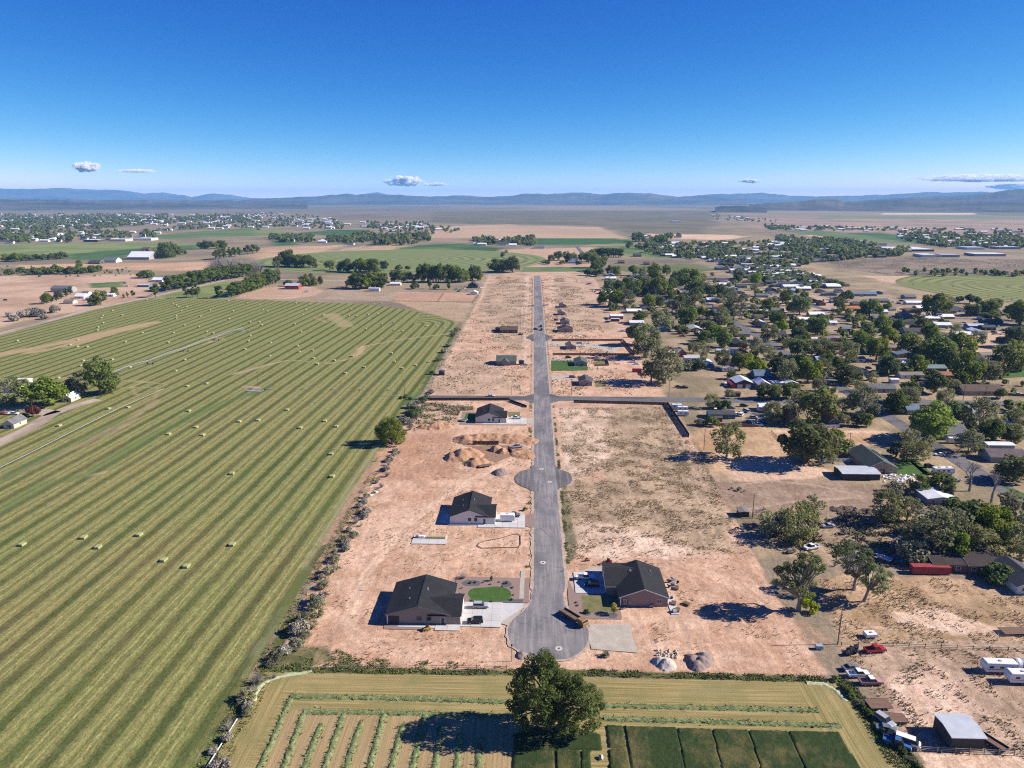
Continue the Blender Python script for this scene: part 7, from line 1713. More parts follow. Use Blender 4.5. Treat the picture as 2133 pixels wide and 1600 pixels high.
# dump trailer at the cul-de-sac
x, y = G(1198, 1294); t = thing('dump_trailer', 'rusty brown dump trailer parked at the cul-de-sac', 'trailer', (x, y, 0), R(-48))
rust = plain('rusty_steel', (.15, .095, .06), .8, .2, 0, .35, 1.5)
boxpart('bed_floor', t, rust, -5.6, 1.6, -1.15, 1.15, .95, 1.15)
for s2 in (-1, 1): boxpart('side_board', t, rust, -5.6, 1.6, s2 * 1.15 - .06, s2 * 1.15 + .06, 1.15, 1.6)
part('cab', MB().prism([(2.0, .6), (4.3, .6), (4.4, 1.5), (3.9, 2.3), (2.0, 2.4)], 'y', -1.15, 1.15), plain('cab_orange', (.24, .13, .055), .6), t)
boxpart('windscreen', t, GLASS, 4.0, 4.3, -.95, .95, 1.55, 2.15)
boxpart('frame', t, plain('trailer_frame', (.05, .05, .055), .6), -5.6, 4.0, -.4, .4, .6, .95)
for s2 in (-1, 1):
    for q in (-4.2, -3.2, 3.2): wheel(t, q, s2 * 1.05, .5, .3)
# small machines and yard things near the houses
def loader(label, px, py, rz, c, s=1.0, world=None):
    x, y = world or G(px, py); t = thing('skid_loader', label, 'loader', (x, y, 0), R(rz), None, s); m_ = paint(c)
    part('body', MB().prism([(-1.2, .45), (1.0, .45), (1.1, 1.0), (.2, 1.15), (-1.2, 1.3)], 'y', -.5, .5), m_, t)
    boxpart('cab', t, plain('lamp_black', (.02, .02, .022), .5), -.5, .5, -.45, .45, 1.15, 1.95)
    part('arm', MB().tube((-1.0, .6, 1.3), (1.3, .6, .7), .09).tube((-1.0, -.6, 1.3), (1.3, -.6, .7), .09), m_, t)
    part('bucket', MB().prism([(1.3, .1), (2.1, .1), (1.5, .8), (1.3, .8)], 'y', -.85, .85), rust, t)
    for s2 in (-1, 1):
        for q in (-.7, .6): wheel(t, q, s2 * .65, .38, .28)
loader('small yellow loader at the back of the taupe house path', 890, 1312, 200, 'yellow', .8)
loader('red tractor behind the mauve house', 1267, 1175, 170, 'red', 1.0)
loader('little red mower on the dirt left of the mauve house', 1222, 1168, 20, 'red', .55)
t = thing('trampoline', 'round trampoline on the back lawn of the pale house', 'trampoline', (*G(966, 877), 0))
mb = MB(); mp = []
for k in range(20):
    a0, a1 = k * math.pi / 10, (k + 1) * math.pi / 10
    mb.tube((2.1 * math.cos(a0), 2.1 * math.sin(a0), .9), (2.1 * math.cos(a1), 2.1 * math.sin(a1), .9), .13, n=6)
    mp.append((2.0 * math.cos(a0), 2.0 * math.sin(a0)))
part('rim', mb, plain('pad_grey', (.42, .44, .45), .7), t); part('jumping_mat', MB().prism(mp, 'z', .86, .89), plain('mat_green', (.06, .10, .07), .8), t)
for k in range(6): part('leg', MB().tube((2.0 * math.cos(k * 1.047), 2.0 * math.sin(k * 1.047), 0), (2.0 * math.cos(k * 1.047), 2.0 * math.sin(k * 1.047), .9), .05), STEEL, t)
YS = 'plants in the gravel yard by the oval lawn'
for k, (px, py, cd, h) in enumerate([(962, 1226, 'd', .8), (965, 1205, 'd', 2.2), (1024, 1210, 'c', 2.6), (980, 1215, 'g', .7), (990, 1214, 'g', .6), (1007, 1214, 's', .5), (1022, 1218, 's', .5), (1040, 1213, 's', .5), (1054, 1216, 'g', .8), (1068, 1225, 's', .7), (1066, 1250, 'g', .7), (1070, 1240, 's', .5), (1024, 1254, 'g', .6), (985, 1252, 's', .6), (1048, 1222, 's', .5), (958, 1238, 's', .6)]):
    tree_at(cd, *G(px, py), h, YS)
for px, py, cd, h in [(1222, 1277, 'g', 1.3), (1279, 1279, 'y', 3.2), (1293, 1270, 's', .6), (1201, 1256, 's', .6), (1203, 1262, 's', .6), (1300, 1268, 's', .5), (1262, 1366, 'h', 1.6), (1258, 1368, 'g', 1.0), (1094, 1063, 'g', 1.4), (1172, 1190, 'd', .7)]:
    tree_at(cd, *G(px, py), h, 'small plants round the new houses')
for k, (px, py) in enumerate([(1403, 1258), (1399, 1247), (1405, 1275), (1411, 1272), (1394, 1223), (1403, 1218), (1409, 1226), (1412, 1214), (1356, 1263), (1430, 1259), (1396, 1212), (1401, 1208)]):
    t = thing(['crate', 'barrel', 'tarp_bundle'][k % 3], ['one of the wooden crates strewn behind the mauve house', 'one of the dark barrels strewn behind the mauve house', 'one of the grey tarp bundles strewn behind the mauve house'][k % 3], ['crate', 'barrel', 'bundle'][k % 3], (*G(px, py), .1), rng.uniform(0, 3), 'building leftovers behind the mauve house')
    if k % 3 == 0:
        for j in range(4): part('slat', MB().box(-1.0 + .52 * j, -.55 + .52 * j, -.7, .7, 0, .5), rust, t)
    elif k % 3 == 1: part('drum', MB().tube((0, 0, 0), (0, 0, .9), .42, n=10), plain('barrel_dark', (.03, .03, .035), .6), t); part('rim', MB().tube((0, 0, .88), (0, 0, .93), .44, n=10), STEEL, t)
    else: part('bundle', MB().prism([(-.8, 0), (.8, 0), (.6, .6), (0, .8), (-.6, .5)], 'y', -.6, .6), plain('tarp_grey', (.25, .25, .26), .8), t); part('strap', MB().box(-.85, .85, -.05, .05, 0, .05), fm, t)
# lumber and blocks stacked on the bare slab
x0, y0 = -41.6, 235.5
t = thing('lumber_stack', 'long yellow lumber stack on the bare concrete slab', 'lumber', (x0 + 3.4, y0, .14))
for k in range(14): part('plank', MB().box(.5 * k, .5 * k + .44, -.75, .75, 0, .55 + .04 * (k % 2)), plain('fresh_lumber', (.36, .27, .12), .8), t)
for k in range(3):
    t = thing('wrapped_pallet', ['white wrapped pallet nearest the lumber stack on the slab', 'white wrapped pallet second from the lumber on the slab', 'dark topped pallet at the slab corner'][k], 'pallet', (x0 + 2.2 - k * 1.15, y0, .14))
    boxpart('load', t, paint('white') if k < 2 else paint('grey'), -.5, .5, -.6, .6, .12, .8); boxpart('pallet', t, plain('fresh_lumber', (.36, .27, .12), .8), -.55, .55, -.65, .65, 0, .12)
P = GP([(1000, 1130), (994, 1137), (1003, 1142), (1040, 1141), (1080, 1140), (1085, 1134), (1084, 1116), (1078, 1112), (1066, 1114), (1040, 1122), (1010, 1127)])
mb = MB()
for k in range(len(P)): mb.tube((*P[k], .08), (*P[(k + 1) % len(P)], .08), .13, n=5)
m_ = mb.mesh('garden_hose', plain('hose_brown', (.16, .09, .06), .8)); thing('garden_hose', 'dark edging hose laid in a triangular loop on the dirt', 'hose', (0, 0, 0), 0, None, None, m_)
t = thing('plastic_sheet', 'white plastic sheet lying in the ditch left of the lots', 'sheet', (*G(779, 1029), .1), R(65)); part('sheet', MB().prism([(-2.6, 0), (2.8, 0), (2.2, .3), (.4, .25), (-.8, .45), (-2.2, .2)], 'y', -.5, .6), paint('white'), t)
for px, py in [(1131, 1172), (1128, 977), (1145, 1004), (1164, 1351)]:
    x, y = G(px, py); t = thing('manhole_cover', 'one of the pale round utility collars set in the new road', 'manhole', (x, y, .028), 0, 'utility collars in the new road')
    part('collar', MB().prism([(1.0 * math.cos(k * math.pi / 8), 1.0 * math.sin(k * math.pi / 8)) for k in range(16)], 'z', 0, .02), CONC, t); part('lid', MB().prism([(.42 * math.cos(k * math.pi / 8), .42 * math.sin(k * math.pi / 8)) for k in range(16)], 'z', .02, .035), rust, t)
for k in range(60):
    px, py = 1868 + n_r.uniform(-34, 36), 997 + n_r.uniform(-8, 8)
    t = thing('white_bag', 'one of the white sacks heaped below the long ranch house', 'sack', (*G(px, py), 0), n_r.uniform(0, 6), 'white sacks below the long ranch house', n_r.uniform(1.2, 3.0), None)
    ob('sack', rock_me[k % 3], t); 
sackm = bpy.data.meshes['rock'].copy(); sackm.name = 'sack'; sackm.materials[0] = paint('white')
for o in list(COL.objects):
    if o.parent and o.parent.name.startswith('white_bag'): o.data = sackm
for k, (px, py) in enumerate([(1773, 1358), (1766, 1362), (1780, 1352)]):
    t = thing('tyre_heap', ['black heap of tyres left of the red pickup', 'smaller tyre heap at the yard fence', 'tyre heap behind the red pickup'][k], 'tyres', (*G(px, py), 0))
    for j in range(9): part('tyre', MB().tube((n_r.uniform(-1.2, 1.2), n_r.uniform(-1, 1), .15 + .2 * (j % 3)), (n_r.uniform(-1.2, 1.2), n_r.uniform(-1, 1), .3 + .2 * (j % 3)), .36, n=8), TYRE, t)
t = thing('water_trough', 'small pale blue box tank at the corner of the lots', 'tank', (*G(1706, 1351), 0)); boxpart('tank', t, plain('trough_blue', (.25, .33, .38), .5), -.9, .9, -.6, .6, .1, 1.1); boxpart('stand', t, rust, -.7, .7, -.5, .5, 0, .1)

# ================================================================ LOWER HAY FIELD
CUT = NT('cut_hay', .95, .1)
CUT.col(CUT.scale(CUT.mix(CUT.ramp(CUT.noise(.9, 4, .7), .38, .62), (.115, .150, .052), (.225, .255, .115)), CUT.ramp(CUT.noise(6, 4, .8), .3, .7, .65, 1.35))); CUT.bump(CUT.noise(7, 4, .8), .9, .15); CUT = CUT.m
PALECUT = NT('pale_cut_hay', .95, .1); PALECUT.col(PALECUT.scale((.36, .38, .22), PALECUT.ramp(PALECUT.noise(5, 4, .8), .3, .7, .65, 1.35))); PALECUT = PALECUT.m
def windrow(label, pts, w=1.7, h=.36, mat=None):
    P = np.array(GP(pts)); seg = np.hypot(*np.diff(P, axis=0).T); S = np.concatenate([[0], np.cumsum(seg)])
    s = np.arange(0, S[-1], .35); cx_ = np.interp(s, S, P[:, 0]); cy_ = np.interp(s, S, P[:, 1])
    tx, ty = np.gradient(cx_), np.gradient(cy_); l = np.hypot(tx, ty); nx, ny = -ty / l, tx / l
    V = []; us = np.array([-1, -.72, -.4, 0, .4, .72, 1]); zs = np.array([0, .45, .85, 1, .85, .45, 0])
    wob = w * .5 * (1 + .5 * (fbm(s / 1.4, s * 0, int(pts[0][0]), 3) - .5)); sh = .5 * (fbm(s / 2.2, s * 0 + 3, int(pts[0][1]), 3) - .5)
    for u, z in zip(us, zs):
        jit = .3 * (vn(s / .35, s * 0 + u * 9, 3) - .5)
        o = u * wob + sh + jit
        V.append(np.stack([cx_ + nx * o, cy_ + ny * o, h * z * (.75 + .6 * vn(s / .5, s * 0 + u * 7, 5)) - .05], 1))
    V = np.stack(V, 1); n_ = len(s); i = np.arange(n_ * 7).reshape(n_, 7)
    q = np.stack([i[:-1, :-1], i[1:, :-1], i[1:, 1:], i[:-1, 1:]], -1).reshape(-1, 4)
    m_ = mesh_np('hay_windrow', V.reshape(-1, 3), q[:, ::-1], mat or CUT)
    thing('hay_windrow', label, 'windrow', (0, 0, 0), 0, 'windrows of cut hay in the lower field', None, m_)
    idx = nrg.randint(0, n_, int(n_ * 5)); return np.stack([cx_[idx] + nrg.normal(size=len(idx)) * w * .26, cy_[idx] + nrg.normal(size=len(idx)) * w * .26], 1)
WR = [('upper long green windrow left of the big cottonwood', [(606, 1451), (780, 1454), (950, 1459), (1060, 1463)]), ('second long green windrow left of the big cottonwood', [(634, 1483), (780, 1485), (925, 1488), (1060, 1492)]),
      ('upper long green windrow right of the big cottonwood', [(1255, 1470), (1480, 1475), (1705, 1481)]), ('second long green windrow right of the big cottonwood', [(1258, 1497), (1500, 1504), (1752, 1513)]),
      ('leftmost slanting green windrow of the lower field', [(605, 1456), (575, 1525), (535, 1612)])]
tops = [(632, 1487, 586, 1612), (667, 1512, 629, 1612), (716, 1487, 672, 1612), (751, 1506, 717, 1612), (800, 1487, 766, 1612), (839, 1512, 810, 1612), (886, 1487, 857, 1612), (920, 1512, 903, 1612), (959, 1530, 949, 1612), (1000, 1540, 994, 1612)]
ordn = ['second', 'third', 'fourth', 'fifth', 'sixth', 'seventh', 'eighth', 'ninth', 'tenth', 'eleventh']
for k, (a, b, c, d) in enumerate(tops): WR.append((ordn[k] + ' slanting green windrow counted from the left', [(a, b), ((a + c) / 2, (b + d) / 2), (c, d)]))
tuft_pts = [windrow(l, p) for l, p in WR]
windrow('pale curl of cut hay in the left corner of the lower field', [(527, 1462), (538, 1432), (560, 1416), (600, 1405), (650, 1399)], 1.6, .25, PALECUT)
windrow('pale curl of cut hay in the right corner of the lower field', [(1680, 1423), (1715, 1425), (1742, 1440), (1765, 1462)], 1.6, .25, PALECUT)
CROP = NT('standing_crop', .95, .1)
CROP.col(CROP.scale(CROP.mix(CROP.ramp(CROP.noise(.11, 5, .65), .46, .66), (.034, .054, .017), (.125, .110, .042)), CROP.ramp(CROP.noise(5, 4, .8, CROP.map(CROP.pos(), (1, .12, 1))), .3, .7, .5, 1.5))); CROP.bump(CROP.noise(6, 4, .8), 1, .25); CROP = CROP.m
def crop(px):
    P = GP(px); xs = [p[0] for p in P]; ys = [p[1] for p in P]
    X, Y, q = ground_grid(min(xs) - .5, max(xs) + .5, min(ys) - .5, max(ys) + .5, .35)
    sd = poly_sd(X, Y, P)
    z = np.where(sd > -.15, .40 + .22 * (vn(X / .35, Y / .35, 3) - .5) + .12 * (fbm(X / 2, Y / 2, 4) - .5), -.1)
    keep = (sd[q] > -.6).all(1) & (sd[q] > -.30).any(1)
    struct('standing_crop', mesh_np('standing_crop', np.stack([X, Y, z], 1), q[keep], CROP), 'stuff')
for pp in [[(1263, 1512), (1296, 1513), (1304, 1556), (1270, 1558)], [(1270, 1562), (1306, 1560), (1314, 1640), (1275, 1640)], [(1303, 1514), (1408, 1518), (1432, 1640), (1323, 1640)], [(1411, 1518), (1481, 1520), (1510, 1640), (1436, 1640)], [(1485, 1520), (1557, 1522), (1594, 1640), (1514, 1640)], [(1561, 1522), (1640, 1524), (1690, 1640), (1598, 1640)], [(1644, 1524), (1745, 1527), (1815, 1640), (1695, 1640)],
           [(1072, 1532), (1120, 1516), (1205, 1520), (1250, 1532), (1252, 1562), (1072, 1562)], [(1070, 1566), (1154, 1565), (1156, 1640), (1068, 1640)], [(1160, 1565), (1208, 1565), (1209, 1640), (1161, 1640)], [(1212, 1565), (1228, 1565), (1229, 1640), (1213, 1640)]]:
    crop(pp)
t = thing('boulder', 'pale round boulder between blocks of standing crop', 'boulder', (*G(1252, 1580), .2), 1, None, 2.2); ob('stone', rock_me[1], t)

# ================================================================ WEEDS AND GRASS TUFTS
def tufts(name, pts, h0, h1, mat, seed, nb=3, wid=.5):
    r = np.random.RandomState(seed); n_ = len(pts); V = np.empty((n_ * nb, 3, 3))
    p = np.repeat(pts, nb, 0); a = r.uniform(0, 6.283, n_ * nb); h = np.repeat(r.uniform(h0, h1, n_), nb) * r.uniform(.7, 1.1, n_ * nb); w = h * wid * r.uniform(.6, 1.3, n_ * nb)
    lean = r.uniform(.4, 1.6, n_ * nb) * h; ca, sa = np.cos(a), np.sin(a)
    V[:, 0] = np.stack([p[:, 0] - sa * w, p[:, 1] + ca * w, np.full(len(p), -.05)], 1)
    V[:, 1] = np.stack([p[:, 0] + sa * w, p[:, 1] - ca * w, np.full(len(p), -.05)], 1)
    V[:, 2] = np.stack([p[:, 0] + ca * lean, p[:, 1] + sa * lean, h], 1)
    struct(name, mesh_np(name, V.reshape(-1, 3), np.arange(n_ * nb * 3).reshape(-1, 3), mat), 'stuff')
def weedm(name, a, b, c):
    n = NT(name, .95, .05)
    col = n.mix(n.ramp(n.noise(.35, 3, .7), .4, .6), a, b); col = n.mix(n.ramp(n.noise(1.7, 2, .7), .55, .65), col, c); return n.col(col)
W_DRY = weedm('dry_weeds', (.22, .175, .085), (.34, .255, .135), (.46, .36, .21))
W_GRN = weedm('green_weeds', (.075, .110, .030), (.15, .17, .05), (.26, .23, .085))
W_SAGE = weedm('sage_weeds', (.17, .155, .085), (.26, .22, .13), (.37, .30, .19))
EXCL = [(-.2, 12, 90, 1160), (-46, -19, 178, 210), (-24, 1, 178, 209), (-37, 1, 243, 266), (-42, 1, 367, 396), (11, 46, 184, 216), (-8, 18.5, 168, 194), (-44, -30, 230, 238), (-70, 400, 416, 431), (17, 33, 163, 182), (-8, 19, 280, 306)]
def scatter(n_, px=None, world=None, dens=None, seed=0):
    r = np.random.RandomState(seed); P = GP(px) if px else world
    xs = [p[0] for p in P]; ys = [p[1] for p in P]
    X, Y = r.uniform(min(xs), max(xs), n_ * 3), r.uniform(min(ys), max(ys), n_ * 3)
    k = poly_sd(X, Y, P) > 0
    for a, b, c, d in EXCL: k &= ~((X > a) & (X < b) & (Y > c) & (Y < d))
    if dens is not None: k &= r.rand(len(X)) < dens(X, Y)
    X, Y = X[k][:n_], Y[k][:n_]; return np.stack([X, Y], 1)
cl_ = lambda s, lo, hi, sd: (lambda X, Y: np.clip((fbm(X / s, Y / s, sd, 4) - lo) / (hi - lo), .02, 1))
tufts('dry_weeds', np.concatenate([
    scatter(20000, [(1165, 850), (1388, 848), (1480, 985), (1560, 1152), (1195, 1165), (1178, 1060)], dens=cl_(5, .40, .66, 3), seed=1),
    scatter(3200, [(700, 1130), (790, 1000), (930, 880), (1100, 850), (1100, 1370), (620, 1370)], dens=cl_(8, .50, .64, 5), seed=2),
    scatter(3500, [(1690, 1205), (2200, 1205), (2300, 1340), (1760, 1340)], dens=cl_(5, .45, .6, 6), seed=3),
    scatter(4000, [(1750, 1350), (2350, 1350), (2400, 1600), (1920, 1565)], dens=cl_(4, .47, .62, 7), seed=4),
    scatter(900, [(1190, 1165), (1560, 1160), (1700, 1390), (1250, 1390)], dens=cl_(9, .55, .66, 8), seed=5)]), .14, .42, W_DRY, 1)
tufts('sage_weeds', np.concatenate([
    scatter(5000, world=[(-70, 432), (-1, 432), (-1, 1130), (-50, 1130), (-70, 700)], dens=cl_(14, .47, .6, 9), seed=6),
    scatter(5000, world=[(12.5, 432), (66, 432), (66, 1130), (12.5, 1130)], dens=cl_(14, .49, .6, 10), seed=7),
    scatter(2600, [(880, 840), (985, 838), (985, 880), (860, 900)], dens=cl_(6, .45, .6, 11), seed=8),
    scatter(7000, [(1590, 1060), (1960, 1050), (1980, 1110), (1900, 1180), (1700, 1185), (1590, 1130)], dens=cl_(6, .4, .6, 12), seed=9),
    scatter(9000, [(1680, 532), (2300, 545), (2300, 574), (1880, 577), (1755, 560)], dens=cl_(25, .42, .56, 13), seed=10)]), .3, .85, W_SAGE, 2, 3, .6)
tufts('green_weeds', np.concatenate([
    scatter(4000, [(545, 1389), (760, 1391), (1075, 1393), (1180, 1391), (1390, 1399), (1712, 1407), (1736, 1420), (1680, 1422), (1180, 1407), (1075, 1409), (545, 1401)], dens=cl_(3, .35, .55, 14), seed=11),
    scatter(2500, [(620, 1350), (690, 1345), (740, 1370), (1000, 1380), (1060, 1392), (560, 1392), (545, 1385)], dens=cl_(4, .48, .6, 15), seed=12),
    scatter(5000, world=[(-73, 100), (-66, 100), (-66, 235), (-70, 300), (-73, 300)], dens=cl_(3, .35, .55, 16), seed=13),
    scatter(2600, world=[(11.2, 205), (13.4, 205), (13.2, 410), (11.2, 410)], dens=cl_(4, .42, .58, 17), seed=14),
    scatter(1500, world=[(-1.9, 215), (.4, 215), (.4, 415), (-1.9, 415)], dens=cl_(3, .48, .6, 18), seed=15),
    scatter(1800, world=[(11.2, 432), (13.2, 432), (13.2, 1100), (11.2, 1100)], seed=16), scatter(1800, world=[(-1.6, 432), (.4, 432), (.4, 1100), (-1.6, 1100)], seed=17),
    scatter(3000, [(1735, 1405), (1775, 1420), (1960, 1640), (1940, 1640), (1850, 1590)], seed=18),
    scatter(2500, world=[(-74, 440), (-70, 440), (-70, 700), (-74, 700)], seed=19)]), .12, .38, W_GRN, 3, 3, .45)
tufts('hay_straws', np.concatenate(tuft_pts), .25, .62, CUT, 5, 2, .3)

# ================================================================ FAR TOWNS AND FAR TREES
far_t, far_h = [], []
def sample_px(poly, n_, seed):
    r = np.random.RandomState(seed); xs = [p[0] for p in poly]; ys = [p[1] for p in poly]
    X, Y = r.uniform(min(xs), max(xs), n_ * 4), r.uniform(min(ys), max(ys), n_ * 4)
    k = poly_sd(X, Y, poly) > 0
    if n_ > 40: k &= fbm(X / 26, Y / 7, seed, 3) > .42
    return list(zip(X[k][:n_], Y[k][:n_]))
FARREG = [([(1345, 512), (1700, 500), (1885, 532), (1700, 548), (1640, 560), (1480, 545), (1340, 530)], 760, 120, 11), ([(1440, 522), (1560, 538), (1735, 590), (1640, 602), (1500, 562)], 130, 110, 8), ([(1620, 492), (1750, 500), (1900, 520), (1870, 536), (1600, 522)], 520, 60, 12),
          ([(1870, 485), (2200, 490), (2200, 517), (1960, 516), (1880, 502)], 560, 80, 12), ([(1590, 470), (1730, 474), (1730, 482), (1600, 480)], 110, 10, 12), ([(-20, 446), (540, 447), (545, 463), (330, 468), (200, 478), (-20, 480)], 1150, 170, 15), ([(-20, 452), (540, 450), (545, 458), (-20, 470)], 350, 60, 15),
          ([(-20, 484), (150, 486), (150, 506), (-20, 508)], 220, 36, 15), ([(120, 482), (330, 484), (330, 498), (150, 500)], 130, 14, 14), ([(530, 442), (700, 454), (690, 476), (530, 480)], 150, 34, 13), ([(660, 462), (905, 464), (905, 477), (680, 478)], 120, 26, 13),
          ([(715, 494), (800, 487), (885, 488), (900, 500), (880, 511), (690, 512)], 260, 8, 17), ([(560, 490), (720, 496), (720, 506), (560, 505)], 130, 10, 14), ([(780, 470), (960, 474), (950, 490), (790, 488)], 60, 8, 13), ([(985, 497), (1112, 497), (1112, 512), (990, 512)], 120, 12, 14), ([(1312, 492), (1420, 492), (1420, 520), (1330, 520)], 110, 12, 13),
          ([(330, 470), (560, 462), (560, 474), (330, 482)], 120, 16, 13), ([(1480, 446), (1620, 458), (1620, 466), (1490, 458)], 50, 8, 10), ([(1700, 472), (1900, 476), (2133, 480), (2133, 486), (1740, 482)], 90, 24, 11), ([(1600, 556), (1740, 588), (1760, 600), (1660, 605), (1560, 570)], 130, 60, 8),
          ([(1260, 570), (1460, 568), (1700, 600), (1560, 720), (1380, 700), (1270, 650)], 240, 0, 8), ([(1560, 640), (1960, 660), (1960, 800), (1560, 800)], 230, 0, 8), ([(1960, 640), (2140, 640), (2140, 700), (1960, 690)], 50, 0, 7), ([(1600, 800), (2140, 800), (2140, 900), (1900, 900)], 50, 0, 7), ([(-20, 556), (330, 560), (320, 575), (-20, 580)], 60, 0, 4), ([(1880, 565), (2140, 570), (2140, 577), (1880, 576)], 50, 0, 9)]
rr = np.random.RandomState(77); seed_ = 500
EXTRA = []
def extra_spots(poly, n_, seed, gap):
    r = np.random.RandomState(seed); P = GP(poly); xs = [p[0] for p in P]; ys = [p[1] for p in P]; out = []
    for _ in range(4000):
        if len(out) >= n_: break
        x, y = r.uniform(min(xs), max(xs)), r.uniform(min(ys), max(ys))
        if not poly_sd(np.array([x]), np.array([y]), P)[0] > 0 or abs(x - 202) < 14 or abs(y - 423) < 14: continue
        if any(math.hypot(x - lx, y - ly) < gap for _, lx, ly in LANDMARKS): continue
        LANDMARKS.append(('', x, y)); out.append((x, y))
    return out
TOWNPOLY = [(1255, 572), (1450, 572), (1700, 604), (1880, 612), (1990, 640), (2140, 665), (2140, 760), (1950, 800), (1700, 812), (1560, 800), (1480, 720), (1330, 690), (1270, 640)]
house_roofs = ['char', 'dgrey', 'grey', 'brown', 'white', 'tan', 'blue', 'dgrey', 'white', 'silver']
house_walls = ['white', 'tan', 'grey', 'cream', 'taupe', 'white', 'mauve', 'dark', 'white', 'blue']
protos = []
for k in range(10):
    wd, dp = 15 + (k * 37) % 9, 9 + (k * 17) % 5
    w, r, f = MB(), MB(), None
    gable(w, r, None, -wd / 2, wd / 2, -dp / 2, dp / 2, 3.0, dp * .2, 'x' if k % 3 else 'y')
    win = MB()
    for q in (-.3, 0, .3): win.box(wd * q - .7, wd * q + .7, -dp / 2 - .03, -dp / 2 + .02, 1.0, 2.1)
    protos.append((fix_normals(w.mesh('wall', wallm('wall_' + house_walls[k], WALLS[house_walls[k]]))), fix_normals(r.mesh('roof', roofm('shingle_' + house_roofs[k], ROOFS[house_roofs[k]]))), fix_normals(win.mesh('window', GLASS)), house_roofs[k], house_walls[k]))
cand_h = []
for i, (x, y) in enumerate(extra_spots(TOWNPOLY, 95, 3, 21)):
    k = rr.randint(10); wm_, rm_, wi_, rc, wc = protos[k]
    words_ = {'char': 'charcoal', 'dgrey': 'dark grey', 'grey': 'grey', 'brown': 'brown', 'white': 'white', 'tan': 'tan', 'blue': 'blue-grey', 'silver': 'silver'}[rc]
    t = thing('town_house', '', 'house', (x, y, 0), rr.choice([0, 0, .05, math.pi / 2]), 'small houses among the town trees', .82)
    ob('wall', wm_, t); ob('roof', rm_, t); ob('window', wi_, t); EXTRA.append((t, words_ + '-roofed town house', x, y))
for i, (x, y) in enumerate(extra_spots(TOWNPOLY, 70, 5, 9) + extra_spots([(1480, 850), (1640, 850), (1640, 884), (1500, 884)], 10, 7, 6) + extra_spots([(1960, 665), (2100, 680), (2100, 700), (1980, 700)], 14, 8, 7)):
    kd, cc = ['sedan', 'pickup', 'suv', 'van'][i % 4], ['white', 'silver', 'black', 'white', 'blue', 'grey', 'red'][i % 7]
    t = vehicle(kd, cc, 0, 0, rr.uniform(-20, 110), '', 'vehicles parked about the town yards', world=(x, y)); EXTRA.append((t, '%s parked %s' % (cc, {'sedan': 'car', 'suv': 'tall car', 'pickup': 'pickup', 'van': 'van'}[kd]), x, y))
for poly, nt, nh, hh in FARREG:
    seed_ += 3
    for px, py in sample_px(poly, nt, seed_):
        x, y = G(px, py)
        if abs(x - 202) < 9 or abs(y - 423) < 9 or any(abs(x - lx) < 9 and -15 < y - ly < 8 for _, lx, ly in LANDMARKS): continue
        far_t.append((x, y, hh * rr.uniform(.55, 1.15)))
    for px, py in sample_px(poly, nh, seed_ + 1):
        cand_h.append((py, px))
cand_h.sort(reverse=True)
def far_group(px, py):
    if px < 560: return 'houses of the town far left'
    if px < 1120: return 'scattered farmhouses beyond the fields'
    if py > 515 and px < 1800: return 'houses of the dense far subdivision'
    return 'houses of the town far right'
for i, (py, px) in enumerate(cand_h[:290]):
    x, y = G(px, py); k = rr.randint(10); wm_, rm_, wi_, rc, wc = protos[k]
    words_ = {'char': 'charcoal', 'dgrey': 'dark grey', 'grey': 'grey', 'brown': 'brown', 'white': 'white', 'tan': 'tan', 'blue': 'blue-grey', 'silver': 'silver'}[rc]
    g_ = far_group(px, py)
    t = thing('distant_house', 'one of the %s-roofed %s' % (words_, g_), 'house', (x, y, 0), rr.choice([0, 0, .06, math.pi / 2]), g_)
    ob('wall', wm_, t); ob('roof', rm_, t); ob('window', wi_, t)
# the remaining far houses, too many and too small to pick apart
for cname, sel in (('pale', 0), ('dark', 1)):
    w, r = MB(), MB()
    for i, (py, px) in enumerate(cand_h[290:]):
        if (i % 3 == 0) != bool(sel): continue
        x, y = G(px, py); s_ = rr.uniform(7, 13) * (1.3 if py < 480 else 1)
        b = MB(); c = MB(); gable(b, c, None, x - s_, x + s_, y - 5, y + 5, 4, 2.4, 'x'); w.add(b.v, b.f); r.add(c.v, c.f)
    o = ob('far_houses', fix_normals(w.mesh('far_houses', wallm('wall_white', WALLS['white'])))); o['kind'] = 'stuff'
    o = ob('far_roofs', fix_normals(r.mesh('far_roofs', roofm('shingle_dgrey', ROOFS['dgrey']) if sel else metalroof('metal_white', ROOFS['white'])))); o['kind'] = 'stuff'
def far_trees(name, L_, mat, nl, seed):
    r = np.random.RandomState(seed); A_ = np.array(L_); n_ = len(A_)
    d = r.normal(size=(n_, nl, 3)); d /= np.linalg.norm(d, axis=2)[..., None]
    h = A_[:, 2][:, None, None]
    p = d * (.55 + .45 * r.rand(n_, nl, 1)) * np.array([.46, .46, .42]) * h * (.85 + .3 * r.rand(n_, 1, 1)) + np.array([0, 0, .5]) * h
    p[..., 0] += A_[:, 0][:, None]; p[..., 1] += A_[:, 1][:, None]
    nn = d + r.normal(size=d.shape) * .5; nn /= np.linalg.norm(nn, axis=2)[..., None]
    t_ = np.cross(nn, r.normal(size=d.shape)); t_ /= np.linalg.norm(t_, axis=2)[..., None]; b_ = np.cross(nn, t_)
    s = h * .20 * (.6 + .8 * r.rand(n_, nl, 1))
    V = np.stack([p - t_ * s, p - b_ * s, p + t_ * s, p + b_ * s], 2).reshape(-1, 3)
    struct(name, mesh_np(name, V, np.arange(len(V)).reshape(-1, 4), mat), 'stuff')
rr.shuffle(far_t)
third = len(far_t) // 3
far_trees('distant_trees', far_t[:third], L_ELM, 36, 1); far_trees('distant_trees', far_t[third:2 * third], L_OLV, 36, 2); far_trees('distant_trees', far_t[2 * third:], L_POP, 36, 3)
